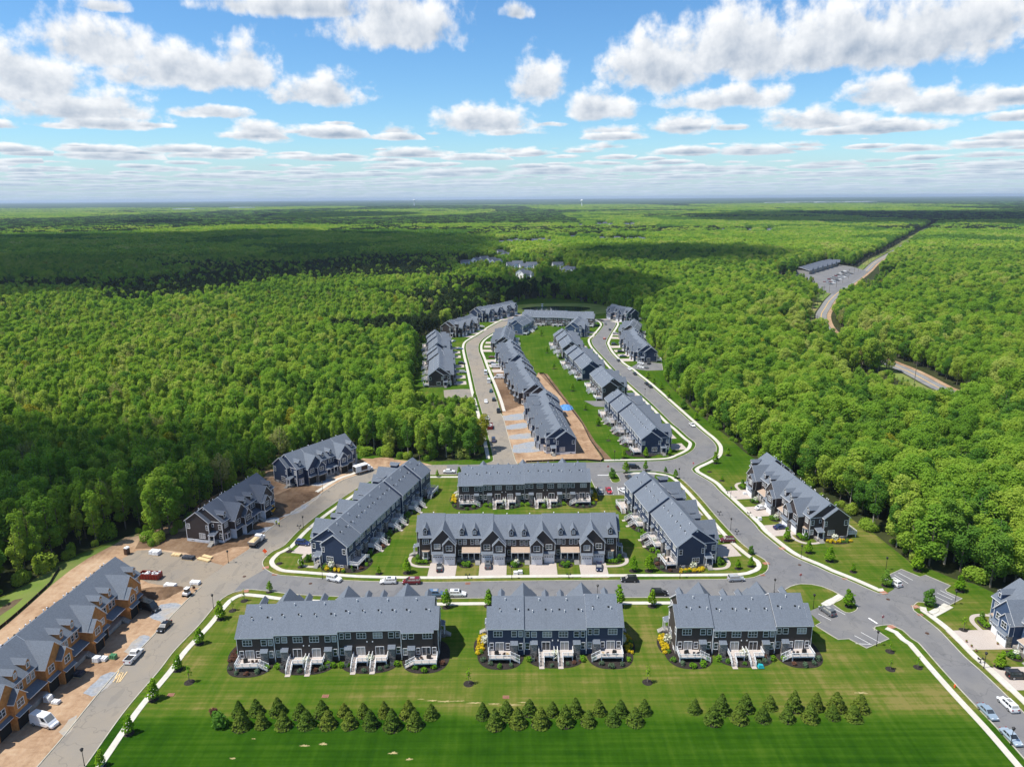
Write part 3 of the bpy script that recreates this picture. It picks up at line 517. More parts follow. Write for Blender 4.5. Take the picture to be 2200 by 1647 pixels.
# pond
pc = G(1195, 664); pond = [(pc[0]+33*math.cos(a)*(1+.08*math.sin(3*a)), pc[1]+20*math.sin(a)) for a in np.linspace(0, 2*math.pi, 48, endpoint=False)]
bank = [(pc[0]+5+58*math.cos(a), pc[1]+2+40*math.sin(a)) for a in np.linspace(0, 2*math.pi, 60, endpoint=False)]
sheet('pond_bank', bank, 0.004, 'bank', 'dry green bank round the dark pond'); sheet('pond', pond, 0.012, 'water', 'dark still pond behind the far row')
# highway beyond the woods
HW = smooth_line(GL([(2600, 1040), (2350, 960), (2200, 905), (2107, 867), (2064, 851), (2018, 833), (1950, 797), (1882, 769), (1804, 733), (1772, 705), (1764, 680), (1772, 662), (1796, 632), (1859, 583), (1884, 561), (1935, 531), (1973, 506), (2010, 484)]), 12)
strip('road', HW, 0, 9.2, 0, 0.03, 'highway', 'two lane highway through the woods'); strip('painted_line', HW, 0, 0.5, 0.03, 0.036, 'paintyellow', 'yellow centre line of the highway')
strip('highway_verge', HW, 10.5, 9, -0.02, 0.02, 'meadow', 'dry grass verge on one side of the highway'); strip('highway_verge', HW, -6.6, 3.4, -0.02, 0.02, 'dirt', 'sandy verge on the other side of the highway')
LOTC = GL([(1700, 592), (1768, 563), (1832, 573), (1866, 584), (1792, 633), (1755, 622), (1745, 604)])
sheet('parking_lot', LOTC, 0.05, 'asphalt', 'shop parking lot beside the highway')
# ================================================================== townhouse rows
CACHE = {}
SHORT = {'B1': 'long brown row', 'B2': 'navy row behind the evergreens', 'B3': 'brown row by the small lot', 'B5': 'slanting navy row', 'B6': 'brown row facing the garage row backs', 'B7': 'navy stair deck row', 'R1': 'long navy row on the common', 'R2': 'short brown row on the common', 'R3': 'far navy deck row', 'R4': 'far right brown row', 'R5': 'slate row at the shaded row', 'B4': 'garage row', 'B8': 'charcoal garage row', 'B9': 'slate blue row', 'S1': 'navy row at the sunlit woods', 'S2': 'short brown row at the sunlit woods', 'S3': 'gabled navy row at the loop end', 'D1': 'brown row at the left woods', 'D2': 'navy row at the left woods', 'D3': 'brown row outside the bend', 'D4': 'long navy row by the pond', 'C3': 'navy row on the common', 'C4': 'brown row at the bend', 'C5': 'slate row at the common head', 'E': 'long shaded pond row', 'B10': 'plywood row', 'B11': 'wrapped brown row', 'B12': 'open garage navy row', 'C1': 'navy row on bare earth', 'C2': 'brown row on the common'}
def cached(key, fn):
    if key not in CACHE: CACHE[key] = fn()
    return CACHE[key]
def win_meshes(w, h, nx, ny):                 # facing -y, centre at origin; casing, sash bars; pane separate
    def fr():
        mb = MB(); t = 0.11
        mb.box(-w/2-t, w/2+t, -0.07, 0.02, h/2, h/2+t); mb.box(-w/2-t, w/2+t, -0.09, 0.02, -h/2-t, -h/2); mb.box(-w/2-t, -w/2, -0.07, 0.02, -h/2, h/2); mb.box(w/2, w/2+t, -0.07, 0.02, -h/2, h/2)
        for i in range(1, nx): x = -w/2+w*i/nx; mb.box(x-0.04, x+0.04, -0.05, 0.02, -h/2, h/2)
        for j in range(1, ny): z = -h/2+h*j/ny; mb.box(-w/2, w/2, -0.045, 0.02, z-0.035, z+0.035)
        return mb.mesh('window', ['trim'])
    def pn(): return MB().quad((-w/2, -0.025, -h/2), (w/2, -0.025, -h/2), (w/2, -0.025, h/2), (-w/2, -0.025, h/2)).mesh('pane', ['glass'])
    def both():
        mb = MB(); t = 0.14; mb.box(-w/2-t, w/2+t, -0.06, 0.02, -h/2-t, h/2+t); mb.quad((-w/2, -0.064, -h/2), (w/2, -0.064, -h/2), (w/2, -0.064, h/2), (-w/2, -0.064, h/2), m=1)
        return mb.mesh('window', ['trim', 'glass'])
    return cached(('wf', w, h, nx, ny), fr), cached(('wp', w, h), pn), cached(('wb', w, h), both)
PITCHR, ZE, YE, ZT = 0.74, 7.0, 6.55, 6.9
ZR = ZE+PITCHR*YE
class Row:
    def __init__(s, label, A, B, hint, k, sid, near=True, state='done', dz=None, walls=None, roof='roof', drive=11.0, group='townhouse rows', dy=None, short='', ys=None):
        s.short = short
        s.near, s.state, s.sid, s.k, s.roofm = near, state, sid, k, roof
        A, B = Vector(A), Vector(B); mid = (A+B)/2; u = (B-A).normalized()
        if Vector((u.y, -u.x)).dot(Vector(hint)) < 0: u = -u
        s.u = u; s.root = ob('townhouse_row', None, loc=(mid.x, mid.y, 0), rz=math.atan2(u.y, u.x), label=label, cat='building', group=group)
        s.root.empty_display_size = 2
        s.mid, s.rz = mid, math.atan2(u.y, u.x)
        L = s.L = 14.7*k; x0 = s.x0 = -L/2; s.xc = [x0+7.35+14.7*i for i in range(k)]
        s.edges = [x0]+s.xc+[x0+L]; ns = k+1
        s.dz = dz or [0.0, 0.35, 0.15, 0.45, 0.0][:ns]; s.dy = dy or [0.0]*ns; s.ys = ys or [0.0]*ns; s.off = 0.0
        s.trim = MB(); s.drive = drive
        s.bodies(); s.ends(); s.fronts(); s.rears()
        if s.trim.v and state != 'ply': ob('corner_trim', s.trim.mesh('corner_trim', ['trim']), s.root)
    def W(s, x, y): # local -> world
        c, n = math.cos(s.rz), math.sin(s.rz); return (s.mid.x+c*x-n*y, s.mid.y+n*x+c*y)
    def part(s, name, mb, mats, parent=None): return ob(name, mb.mesh(name, mats), parent or s.root, (0, s.off, 0))
    def tbox(s, x0, x1, y0, y1, z0, z1): s.trim.box(x0, x1, y0+s.off, y1+s.off, z0, z1)
    def win(s, x, y, z, face, w=1.0, h=1.4, nx=1, ny=2, parent=None):
        rz = {'f': 0.0, 'b': math.pi, 'l': -math.pi/2, 'r': math.pi/2}[face]
        f, p, b = win_meshes(w, h, nx, ny); y = y+s.off
        if s.near:
            o = ob('window', f, parent or s.root, (x, y, z), rz)
            if parent is None: ob('pane', p, o)
            else: o.data = b
        else: ob('window', b, parent or s.root, (x, y, z), rz)
    def bodies(s):
        st = s.state
        for i in range(s.k+1):
            x1, x2, dz, dy = s.edges[i]+.006, s.edges[i+1]-.006, s.dz[i], s.dy[i]; s.off = s.ys[i]
            mb = MB(); base = 0.0
            lo = 0.9 if st in ('wrap',) else 0.0
            mb.prism([(-6.2, lo), (6.2+dy, lo), (6.2+dy, ZR-.36-PITCHR*(6.2+dy)+dz), (0, ZR-0.12+dz), (-6.2, ZT+dz)], 'x', x1, x2)
            s.part('wall', mb, ['ply' if st == 'ply' else s.sid])
            if st == 'wrap': s.part('foundation', MB().box(x1, x2, -6.19, 6.19, 0, 0.9), ['wrap'])
            oa = 0.32 if i == 0 else 0.02; obb = 0.32 if i == s.k else 0.02
            r = MB(); yb = YE+dy; zb = ZR-PITCHR*yb
            r.slab((x1-oa, -YE, ZE+dz), (x2+obb, -YE, ZE+dz), (x2+obb, 0, ZR+dz), (x1-oa, 0, ZR+dz), 0.24)
            r.slab((x1-oa, 0, ZR+dz), (x2+obb, 0, ZR+dz), (x2+obb, yb, zb+dz), (x1-oa, yb, zb+dz), 0.24)
            ro = s.part('roof', r, [s.roofm, 'trim'])
            # vents on the rear slope
            n = 1 if i in (0, s.k) else 2
            for q in range(n):
                xm = x1+(x2-x1)*(q+0.5)/n
                vp = cached('vent', lambda: MB().tube((0, 0, -0.1), (0, 0, 0.5), 0.10, n=8).tube((0, 0, 0.5), (0, -0.05, 0.62), 0.15, n=8).mesh('vent_pipe', ['trim']))
                vb = cached('vbox', lambda: MB().box(-.17, .17, -.15, .15, -.1, .24).mesh('roof_vent', ['black']))
                for (ox, yy, me, nm) in ((-2.4, 3.1, vp, 'vent_pipe'), (-1.5, 2.7, vb, 'roof_vent'), (1.6, 3.2, vp, 'vent_pipe'), (2.3, 2.7, vb, 'roof_vent'), (0.3, 0.9, vp, 'vent_pipe')):
                    if not s.near and nm != 'vent_pipe': continue
                    ox += random.uniform(-.5, .5); ob(nm, me, ro, (xm+ox, yy, ZR-PITCHR*yy+dz))
            for xx in ((x1, x2) if 0 < i < s.k else ((x1,) if i else (x2,))):
                s.tbox(xx-.07, xx+.07, 6.2+dy, 6.29+dy, 0.3, ZT+dz-.1)
        s.off = 0.0
    def ends(s):
        st = s.state
        for sg, i in ((-1, 0), (1, s.k)):
            s.off = s.ys[i]; xe = s.x0 if sg < 0 else s.x0+s.L; dz = s.dz[i]; xo = xe+sg*1.2; yr = 2.05; zr = ZR-PITCHR*yr
            X = lambda a, b: (min(a, b), max(a, b))
            wall = MB(); a, b = X(xe-sg*0.3, xo)
            wall.prism([(-2.1, 0.9), (6.19, 0.9), (6.19, ZT+dz-.02), (yr, zr-.14+dz), (-2.1, zr-.14+dz-PITCHR*4.1)], 'x', a, b)
            w = s.part('end_wall', wall, ['ply' if st == 'ply' else s.sid])
            a, b = X(xe-sg*0.3, xo+sg*0.06); s.part('stone_base', MB().box(a, b, -2.16, 6.24, 0, 0.92), ['wrap' if st == 'wrap' else 'found' if st == 'ply' else 'stone'])
            r = MB(); p, q = X(xe+sg*0.325, xo+sg*0.3); r.slab((p, yr, zr+dz), (q, yr, zr+dz), (q, YE, ZE+dz), (p, YE, ZE+dz), 0.24)
            p, q = X(xe-sg*0.02, xo+sg*0.3); r.slab((p, -2.42, zr-PITCHR*4.47+dz), (q, -2.42, zr-PITCHR*4.47+dz), (q, yr, zr+dz), (p, yr, zr+dz), 0.24)
            s.part('roof', r, [s.roofm, 'trim'])
            f = 'r' if sg > 0 else 'l'; xf = xe+sg*0.0; xw = xo
            if st != 'ply':
                s.win(xf, -5.3, 5.3+dz, f, 0.9, 1.5); s.win(xf, -5.3, 2.3, f, 0.9, 1.5)
                s.win(xf, -2.75, 5.7+dz, f, 0.6, 0.9, 1, 1)
                s.win(xw, -1.5, 5.2+dz, f, 0.6, 1.5); s.win(xw, 5.2, 5.2+dz, f, 0.95, 1.5); s.win(xw, 0.5, 2.3, f, 2.0, 1.5, 3, 2)
                if s.near: s.win(xw+sg*.05, 4.2, 0.5, f, 0.9, 0.45, 1, 1)
                v = MB().box(xe-.05, xe+.05, -.28, .28, ZR-1.15+dz, ZR-.55+dz) if False else None
                a, b = X(xe, xe+sg*0.07); s.part('gable_vent', MB().box(a, b, -.25, .25, ZR-1.25+dz, ZR-.75+dz), ['trim'])
                a, b = X(xe-sg*.02, xe+sg*0.08); s.tbox(a, b, -6.22, -6.05, .3, ZT+dz); s.tbox(a, b, -6.1, 6.1, ZE-.12+dz, ZE+.02+dz)
                a, b = X(xo-sg*.02, xo+sg*0.08); s.tbox(a, b, -2.18, -2.02, .9, ZT+dz); s.tbox(a, b, 6.03, 6.22, .9, ZT+dz-.1)
            # side entry porch in the notch
            a, b = X(xe, xo+sg*1.0); pr = MB().box(a, b, -4.4, -2.2, 0, 0.85); po = s.part('porch', pr, ['found' if st != 'done' else 'stone'])
            sp = MB(); a, b = X(xe+sg*0.02, xo+sg*1.05); hi, lo = (b, a) if sg < 0 else (a, b)
            sp.slab((a, -4.6, 3.9 if sg > 0 else 3.2), (b, -4.6, 3.2 if sg > 0 else 3.9), (b, -2.15, 3.2 if sg > 0 else 3.9), (a, -2.15, 3.9 if sg > 0 else 3.2), 0.14)
            ob('porch_roof', sp.mesh('porch_roof', [s.roofm, 'trim']), po)
            if st != 'ply':
                for yy in (-4.3, -2.4):
                    ob('post', MB().box(xo+sg*.85-.1, xo+sg*.85+.1, yy-.1, yy+.1, 0.85, 3.3).mesh('post', ['trim']), po)
                a, b = X(xe, xe+sg*.06); ob('door', MB().box(a, b, -3.8, -2.8, .86, 2.95).mesh('door', ['door']), po)
            stp = MB()
            for q in range(4): stp.box(*X(xo+sg*(1.0), xo+sg*(1.35+.35*q)), -4.0, -2.6, 0, 0.8-0.2*q)
            ob('steps', stp.mesh('steps', ['found']), po)
        s.off = 0.0
    def fronts(s):
        st, k = s.state, s.k; wm = 'ply' if st == 'ply' else s.sid
        for j, xc in enumerate(s.xc):
            dz = min(s.dz[j], s.dz[j+1]) * .8; sd = 1 if j < k/2 else -1
            yA, yB, ap = -8.2, -9.4, 10.75+dz; ea = 6.6+dz
            base = 3.2 if st == 'wrap' else 0
            g = MB().prism([(xc-3.62, base), (xc+3.62, base), (xc+3.62, ea), (xc, ap-.15), (xc-3.62, ea)], 'y', yA, -2.0 if False else -5.9)
            gw = s.part('front_gable_wall', g, [wm])
            if base: s.part('front_base', MB().box(xc-3.61, xc+3.61, yA+.01, -5.9, 0, base), ['wrap'])
            pt = (ap-ea)/3.62; ho = 3.98; ze = ap-pt*ho
            r = MB()
            for q in (-1, 1):
                P = [(xc, yA-.3, ap), (xc+q*ho, yA-.3, ze), (xc+q*ho, -6.15, ze), (xc, -1.2, ap)]
                if q > 0: P = P[::-1]
                r.slab(*P, 0.2)
            s.part('gable_roof', r, [s.roofm, 'trim'])
            # B bay
            xb0, xb1 = (xc, xc+3.62) if sd > 0 else (xc-3.62, xc); xm = (xb0+xb1)/2; eb, ab = 6.35+dz, 8.35+dz
            g = MB().prism([(xb0+.02, base), (xb1-.01, base), (xb1-.01, eb), (xm, ab-.12), (xb0+.02, eb)], 'y', yB, yA+.4)
            s.part('front_gable_wall', g, [wm])
            if base: s.part('front_base', MB().box(xb0+.03, xb1-.02, yB+.01, yA, 0, base), ['wrap'])
            pb = (ab-eb)/1.8; r = MB()
            for q in (-1, 1):
                P = [(xm, yB-.3, ab), (xm+q*2.08, yB-.3, ab-pb*2.08), (xm+q*2.08, yA+.1, ab-pb*2.08), (xm, -6.8, ab)]
                if q > 0: P = P[::-1]
                r.slab(*P, 0.18)
            s.part('gable_roof', r, [s.roofm, 'trim'])
            xa = xc-sd*1.82
            if st == 'done' or st == 'open':
                a0, a1 = (xc-3.66, xc-.01) if sd > 0 else (xc+.01, xc+3.66)
                s.part('stone_veneer', MB().box(a0, a1, yA-.06, yA+.1, 0, 3.05), ['stone']); s.part('stone_veneer', MB().box(xb0-.04, xb1+.03, yB-.06, yA-.07, 0, 3.05), ['stone'])
            for x, y in ((xa, yA-.06), (xm, yB-.06)):
                if st == 'done':
                    def gd():
                        mb = MB().box(-1.5, 1.5, -.05, 0, 0, 2.42, 0)
                        for q in range(4):
                            for c in range(4): mb.box(-1.36+.69*c, -.76+.69*c, -.075, -.05, .10+.56*q, .54+.56*q, 0 if q < 3 else 0)
                        for c in range(4): mb.box(-1.30+.69*c, -.82+.69*c, -.085, -.07, 1.84, 2.14, 1)
                        return mb.mesh('garage_door', ['garage', 'glass'])
                    ob('garage_door', cached('gd', gd), s.root, (x, y, 0.03))
                    s.trim.box(x-1.62, x-1.5, y-.09, y, 0, 2.55); s.trim.box(x+1.5, x+1.62, y-.09, y, 0, 2.55); s.trim.box(x-1.62, x+1.62, y-.10, y, 2.46, 2.66)
                else:
                    ob('garage_opening', MB().box(-1.5, 1.5, -.03, 0.05, 0, 2.5).mesh('garage_opening', ['dark']), s.root, (x, y, 0))  # flat near-black panel paints the shade inside the open garage
            for x, y, w in ((xa, yA, 3.62), (xm, yB, 3.7)):
                sk = MB().slab((x-w/2, y-.75, 3.25), (x+w/2, y-.75, 3.25), (x+w/2, y+.02, 3.75), (x-w/2, y+.02, 3.75), 0.12); s.part('skirt_roof', sk, [s.roofm, 'trim'])
            s.win(xa, yA, 5.15+dz, 'f', 1.7, 1.45, 2, 2); s.win(xm, yB, 5.15+dz, 'f', 1.7, 1.5, 2, 2)
            if st != 'ply':
                for x, y in ((xc-3.6, yA), (xc+3.6, yA), (xb0, yB), (xb1, yB)): s.trim.box(x-.07, x+.07, y-.05, y+.05, 3.1, ea-.1)
            # driveway
            if st in ('done',):
                d = MB(); d.quad((xc-4.0, yA+.3, .045), (xc-4.0, -s.drive, .045), (xc+4.0, -s.drive, .045), (xc+4.0, yA+.3, .045)); dv = ob('driveway', d.mesh('driveway', ['paver']), loc=(*s.mid, 0), rz=s.rz, kind='structure', label='paver driveway of the '+s.short)
        # porch bays
        for j in range(k-1):
            x = (s.xc[j]+s.xc[j+1])/2; dz = s.dz[j+1]
            for q in (-2.75, -1.2, 1.2, 2.75): s.win(x+q*.92, -6.2, 5.5+dz, 'f', .85, 1.45, 1, 2)
            for q in (-1.9, 1.9): s.dormer(x+q, dz)
            fl = MB().box(x-3.6, x+3.6, -8.0, -6.15, 0, 1.05); p = s.part('porch', fl, ['found' if st != 'done' else 'stone'])
            sl = MB().slab((x-2.0, -8.5, 3.45), (x+3.55, -8.5, 3.45), (x+3.55, -6.18, 4.2), (x-2.0, -6.18, 4.2), 0.16); ob('porch_roof', sl.mesh('porch_roof', ['tanmetal' if st == 'done' else s.roofm, 'trim']), p)
            if st != 'ply':
                for q in (-1.9, 0.0, 1.7, 3.4): ob('post', cached('post', lambda: MB().box(-.11, .11, -.11, .11, 1.05, 3.45).mesh('post', ['trim'])), p, (x+q, -7.9, 0))
                for q in (-.9, .9): ob('door', cached('door', lambda: MB().box(-.5, .5, -.07, 0, 1.06, 3.15).box(-.3, .3, -.085, -.07, 2.0, 2.9, 1).mesh('door', ['door', 'glass'])), p, (x+q, -6.2, 0))
                s.win(x-2.6, -6.2, 2.4, 'f', .9, 1.5)
            stp = MB()
            for q in range(5): stp.box(x+2.0, x+3.5, -8.35-.32*q, -8.0, 0, 0.87-0.175*q)
            ob('steps', stp.mesh('steps', ['found']), p)
        for sg, i in ((-1, 0), (1, k)):
            x = (s.x0+1.86) if sg < 0 else (s.x0+s.L-1.86); dz = s.dz[i]
            s.dormer(x, dz); s.win(x, -6.2, 5.4+dz, 'f', 1.6, 1.45, 3, 2)
            if st != 'ply':
                by = -6.2; bay = MB().prism([(x-1.15, by), (x+1.15, by), (x+.65, by-.75), (x-.65, by-.75)], 'z', 0.5, 3.0); bo = s.part('bay_window', bay, ['trim'])
                for dx, w in ((0, 1.0),): ob('pane', MB().quad((x-.5, by-.76, 1.1), (x+.5, by-.76, 1.1), (x+.5, by-.76, 2.7), (x-.5, by-.76, 2.7)).quad((x-1.08, by-.14, 1.1), (x-.75, by-.63, 1.1), (x-.75, by-.63, 2.7), (x-1.08, by-.14, 2.7)).quad((x+.75, by-.63, 1.1), (x+1.08, by-.14, 1.1), (x+1.08, by-.14, 2.7), (x+.75, by-.63, 2.7)).mesh('pane', ['glass']), bo)
                rf = MB().prism([(x-1.3, by+.02), (x+1.3, by+.02), (x+.75, by-.9), (x-.75, by-.9)], 'z', 3.0, 3.12); ob('bay_roof', rf.mesh('bay_roof', ['tanmetal']), bo)
    def dormer(s, x, dz):
        def dm():
            mb = MB(); yf = -6.0; mb.prism([(-.65, 7.2), (.65, 7.2), (.65, 9.2), (0, 9.95), (-.65, 9.2)], 'y', yf, -3.0); return mb.mesh('dormer', ['ply' if s.state == 'ply' else s.sid])
        def dr():
            r = MB(); yf = -6.0
            for q in (-1, 1):
                P = [(0, yf-.22, 10.16), (q*.88, yf-.22, 9.16), (q*.88, -3.4, 9.16), (0, -2.1, 10.16)]
                if q > 0: P = P[::-1]
                r.slab(*P, 0.12)
            return r.mesh('dormer_roof', [s.roofm, 'trim'])
        o = ob('dormer', cached(('dm', s.sid, s.state == 'ply'), dm), s.root, (x, 0, dz)); ob('dormer_roof', cached(('dr', s.roofm), dr), o)
        f, p, b = win_meshes(.6, .95, 1, 2); ob('window', b, o, (0, -6.0, 8.5))
    def rears(s):
        st = s.state; s.decks = []
        if st == 'ply': return
        for i in range(s.k+1):
            x1, x2, dz = s.edges[i], s.edges[i+1], s.dz[i]; Y = 6.2+s.dy[i]+s.ys[i]; end = i in (0, s.k)
            units = []
            if end: units = [(x1 if i == 0 else x2, 1 if i == 0 else -1, True)]   # measured from the outer corner inwards
            else: m = (x1+x2)/2; units = [(m, -1, False), (m, 1, False)]
            for (o, sg, e) in units:
                if e:
                    X = lambda d: o+sg*(d-1.2)
                    for d, z, w, h, nx, ny in ((2.4, 5.5+dz, 2.0, 1.35, 3, 2), (6.2, 5.5+dz, 1.1, 1.35, 1, 2), (7.7, 5.5+dz, .8, 1.35, 1, 2), (4.7, 2.5, .8, 1.5, 1, 2), (7.7, 2.4, .85, 1.6, 1, 2), (.9, 2.5, .8, 1.7, 1, 2)): s.win(X(d), Y, z, 'b', w, h, nx, ny)
                    s.slider(X(2.8), Y); s.chimney(X(6.2), Y)
                    s.deck(X(0.2), X(5.4), Y, 3.2, True, sg)
                else:
                    X = lambda d: o+sg*d
                    for d, z, w, h, nx, ny in ((1.9, 5.5+dz, 2.0, 1.35, 3, 2), (5.0, 5.5+dz, 1.1, 1.35, 1, 2), (6.5, 5.5+dz, .8, 1.35, 1, 2), (6.55, 2.4, .85, 1.6, 1, 2)): s.win(X(d), Y, z, 'b', w, h, nx, ny)
                    s.slider(X(2.2), Y); s.chimney(X(5.05), Y)
                    s.deck(X(2.2)-1.9, X(2.2)+1.7, Y, 2.5, False, sg)
                    if s.near and st == 'done':
                        ac = cached('ac', lambda: MB().box(-.42, .42, -.42, .42, 0, .95).box(-.36, .36, -.36, .36, .95, .99, 1).mesh('air_conditioner', ['steel', 'black']))
                        wx, wy = s.W(X(5.3), Y+2.2); ob('air_conditioner', ac, loc=(wx, wy, 0), rz=s.rz, label='grey air conditioning unit behind the '+s.short, cat='air conditioner', group='air conditioning units behind the rows')
                    lamp = cached('wl', lambda: MB().box(-.12, .12, 0, .14, -.15, .15).mesh('wall_vent', ['trim'])); ob('wall_vent', lamp, s.root, (X(.65), Y, 3.9+dz))
    def slider(s, x, Y):
        f, p, b = win_meshes(1.8, 2.1, 2, 1); o = ob('sliding_door', f if s.near else b, s.root, (x, Y, 2.4), math.pi)
        if s.near: ob('pane', p, o)
    def chimney(s, x, Y):
        def ch(): return MB().box(-.8, .8, 0, .75, 0, 3.45).mesh('stone_chimney', ['stone' if s.state == 'done' else 'wrap'])
        def cp(): return MB().slab((-.9, 0, 3.95), (.9, 0, 3.95), (.9, .95, 3.45), (-.9, .95, 3.45), .12).mesh('chimney_roof', [s.roofm, 'trim'])
        o = ob('stone_chimney', cached(('ch', s.state == 'done'), ch), s.root, (x, Y, 0)); ob('chimney_roof', cached(('cp', s.roofm), cp), o)
    def deck(s, xa, xb, Y, dp, end, sg):
        if s.state != 'done': return
        zf = 1.3; x0, x1 = min(xa, xb), max(xa, xb); key = ('deck', round(x1-x0, 2), dp, end, sg if end else 1, s.near); w = x1-x0
        step = .16 if s.near else 99
        def rail(mb, p, q):
            p, q = Vector(p), Vector(q); d = q-p; n = max(1, round(d.length/1.5))
            for t in range(n+1): a = p+d*(t/n); mb.box(a.x-.07, a.x+.07, a.y-.07, a.y+.07, a.z-.1, a.z+1.05)
            side = Vector((-d.y, d.x, 0)).normalized()*.04
            for zz, th in ((.92, .09), (.08, .09)):
                lo = [p-side+Vector((0, 0, zz)), q-side+Vector((0, 0, zz)), q+side+Vector((0, 0, zz)), p+side+Vector((0, 0, zz))]; mb.hexa(lo, [v+Vector((0, 0, th)) for v in lo])
            nb = int(Vector((d.x, d.y)).length/step) if step < 9 else 0
            for t in range(1, nb): a = p+d*(t/nb); mb.box(a.x-.022, a.x+.022, a.y-.022, a.y+.022, a.z+.1, a.z+.95)
            if step > 9:
                lo = [p-side*.3+Vector((0, 0, .2)), q-side*.3+Vector((0, 0, .2)), q+side*.3+Vector((0, 0, .2)), p+side*.3+Vector((0, 0, .2))]; mb.hexa(lo, [v+Vector((0, 0, .6)) for v in lo])
        def fl():
            mb = MB().box(0, w, 0, dp, zf-.2, zf, ms=[1, 0, 1, 1, 1, 1])
            for x in (.15, w-.15): mb.box(x-.1, x+.1, dp-.3, dp-.1, 0, zf-.2, 1)
            return mb.mesh('deck', ['deck', 'white'])
        def rl():
            mb = MB(); sw = 1.15
            if end:
                if sg > 0: rail(mb, (0, .1, zf), (0, dp, zf)); rail(mb, (0, dp, zf), (w, dp, zf))
                else: rail(mb, (w, .1, zf), (w, dp, zf)); rail(mb, (0, dp, zf), (w, dp, zf))
            else:
                rail(mb, (0, .1, zf), (0, dp, zf)); rail(mb, (0, dp, zf), (w-sw, dp, zf)); rail(mb, (w, .1, zf), (w, dp, zf))
            return mb.mesh('railing', ['white'])
        def stt():
            mb = MB(); sw = 1.15; n = 7
            for q in range(n):
                z = zf-zf*(q+1)/(n+1)
                if end:
                    if sg > 0: mb.box(w+.29*q, w+.29*(q+1), dp-sw-.2, dp-.1, z-.06, z, 1)
                    else: mb.box(-.29*(q+1), -.29*q, dp-sw-.2, dp-.1, z-.06, z, 1)
                else: mb.box(w-sw+.08, w-.08, dp+.29*q, dp+.29*(q+1), z-.06, z, 1)
            run = .29*n
            if end:
                xs = (w, w+run) if sg > 0 else (0, -run)
                for yy in (dp-sw-.25, dp-.05): rail(mb, (xs[0], yy, zf), (xs[1], yy, .2))
            else:
                for xx in (w-sw+.02, w): rail(mb, (xx, dp, zf), (xx, dp+run, .2))
            return mb.mesh('stairs', ['white', 'deck'])
        o = ob('deck', cached(key+('f',), fl), s.root, (x0, Y, 0)); ob('railing', cached(key+('r',), rl), o); ob('stairs', cached(key+('s',), stt), o)
        if not end: s.decks.append((x1-.55, Y+dp+2.05)); 
def ridge(a, b, k, far=None):
    A, B = Vector(G(*a, ZR)), Vector(G(*b, ZR)); m = (A+B)/2; u = (B-A).normalized(); h = 14.7*k/2; return (m-u*h, m+u*h)
ROWS = {}
def mk(key, a, b, hint, k, sid, label, **kw):
    A, B = ridge(a, b, k); ROWS[key] = Row(label, A, B, hint, k, sid, short=SHORT.get(key, ''), **kw)
S_, N_, E_, W_ = (0, -1), (0, 1), (1, 0), (-1, 0)
mk('B1', (535.7, 1294.8), (931, 1286.8), N_, 3, 'brown', 'long brown townhouse row with six white rear decks on the big lawn', dz=[1.0, 1.0, .5, 0], dy=[.6, 0, 0, 0], ys=[0, 0, .3, .5], drive=17)
mk('B2', (1061.6, 1280.5), (1319, 1279), N_, 2, 'navy', 'navy townhouse row with white rear decks between two brown rows', dz=[.5, 0, .3], ys=[-.2, 0, .2], drive=17)
mk('B3', (1457.3, 1278.9), (1714, 1277), N_, 2, 'brown', 'brown townhouse row with white decks beside the lot holding one grey car', dz=[.6, 0, .5], dy=[0, .3, 0], drive=17)
mk('B4', (904, 1105), (1321, 1103.4), S_, 4, 'brown', 'dark brown townhouse row showing eight white garage doors', dz=[.5, .3, 0.0, .3, .5], drive=17.0)
mk('B5', (707, 1131), (875.5, 987.6), W_, 4, 'navy', 'long navy townhouse row slanting beside the dusty tan street', dz=[1.0, .5, 0, 0.1, 0], ys=[1.8, .9, 0, 0, 0], drive=15.5)
mk('B6', (995.4, 1001), (1255, 997), N_, 3, 'brown', 'brown townhouse row with rear decks facing the backs of the garage row', dz=[.8, .8, .4, 0], drive=15)
mk('B7', (1498.6, 1134), (1393.8, 1016), E_, 3, 'navy', 'navy townhouse row with stair decks on its sunlit side by the red car lot', dz=[0, .1, .6, 1.1], ys=[0, 0, .9, 1.8], drive=16)
mk('B8', (1785, 1080.8), (1642.9, 977.3), W_, 3, 'brown', 'dark brown townhouse row with garages backing onto the tall woods', dz=[1.1, .5, .2, .2], ys=[.8, 0, 0, 0], drive=17)
ROWS['B10'] = None
mk('B11', (435.7, 1087.5), (550.5, 1015.5), E_, 2, 'brown', 'unfinished dark brown row with white house wrap round its base', state='wrap', roof='roofdark', dz=[0, .2, .1])  # darker shingles put the cloud's shade into this roof's colour
mk('B12', (611.8, 975), (740, 931.8), (.8, -.6), 2, 'navy', 'nearly finished navy row with open garages beside the box truck', state='open', dz=[.1, .2, .3])
A10 = Vector(G(246, 1196, ZR)); d10 = (Vector(G(0, 1395, ZR))-A10).normalized()
ROWS['B10'] = Row('unfinished townhouse row sheathed in bare orange plywood', A10, A10+d10*58.8, E_, 4, 'brown', state='ply', dz=[.5, .3, .45, .1, 0])
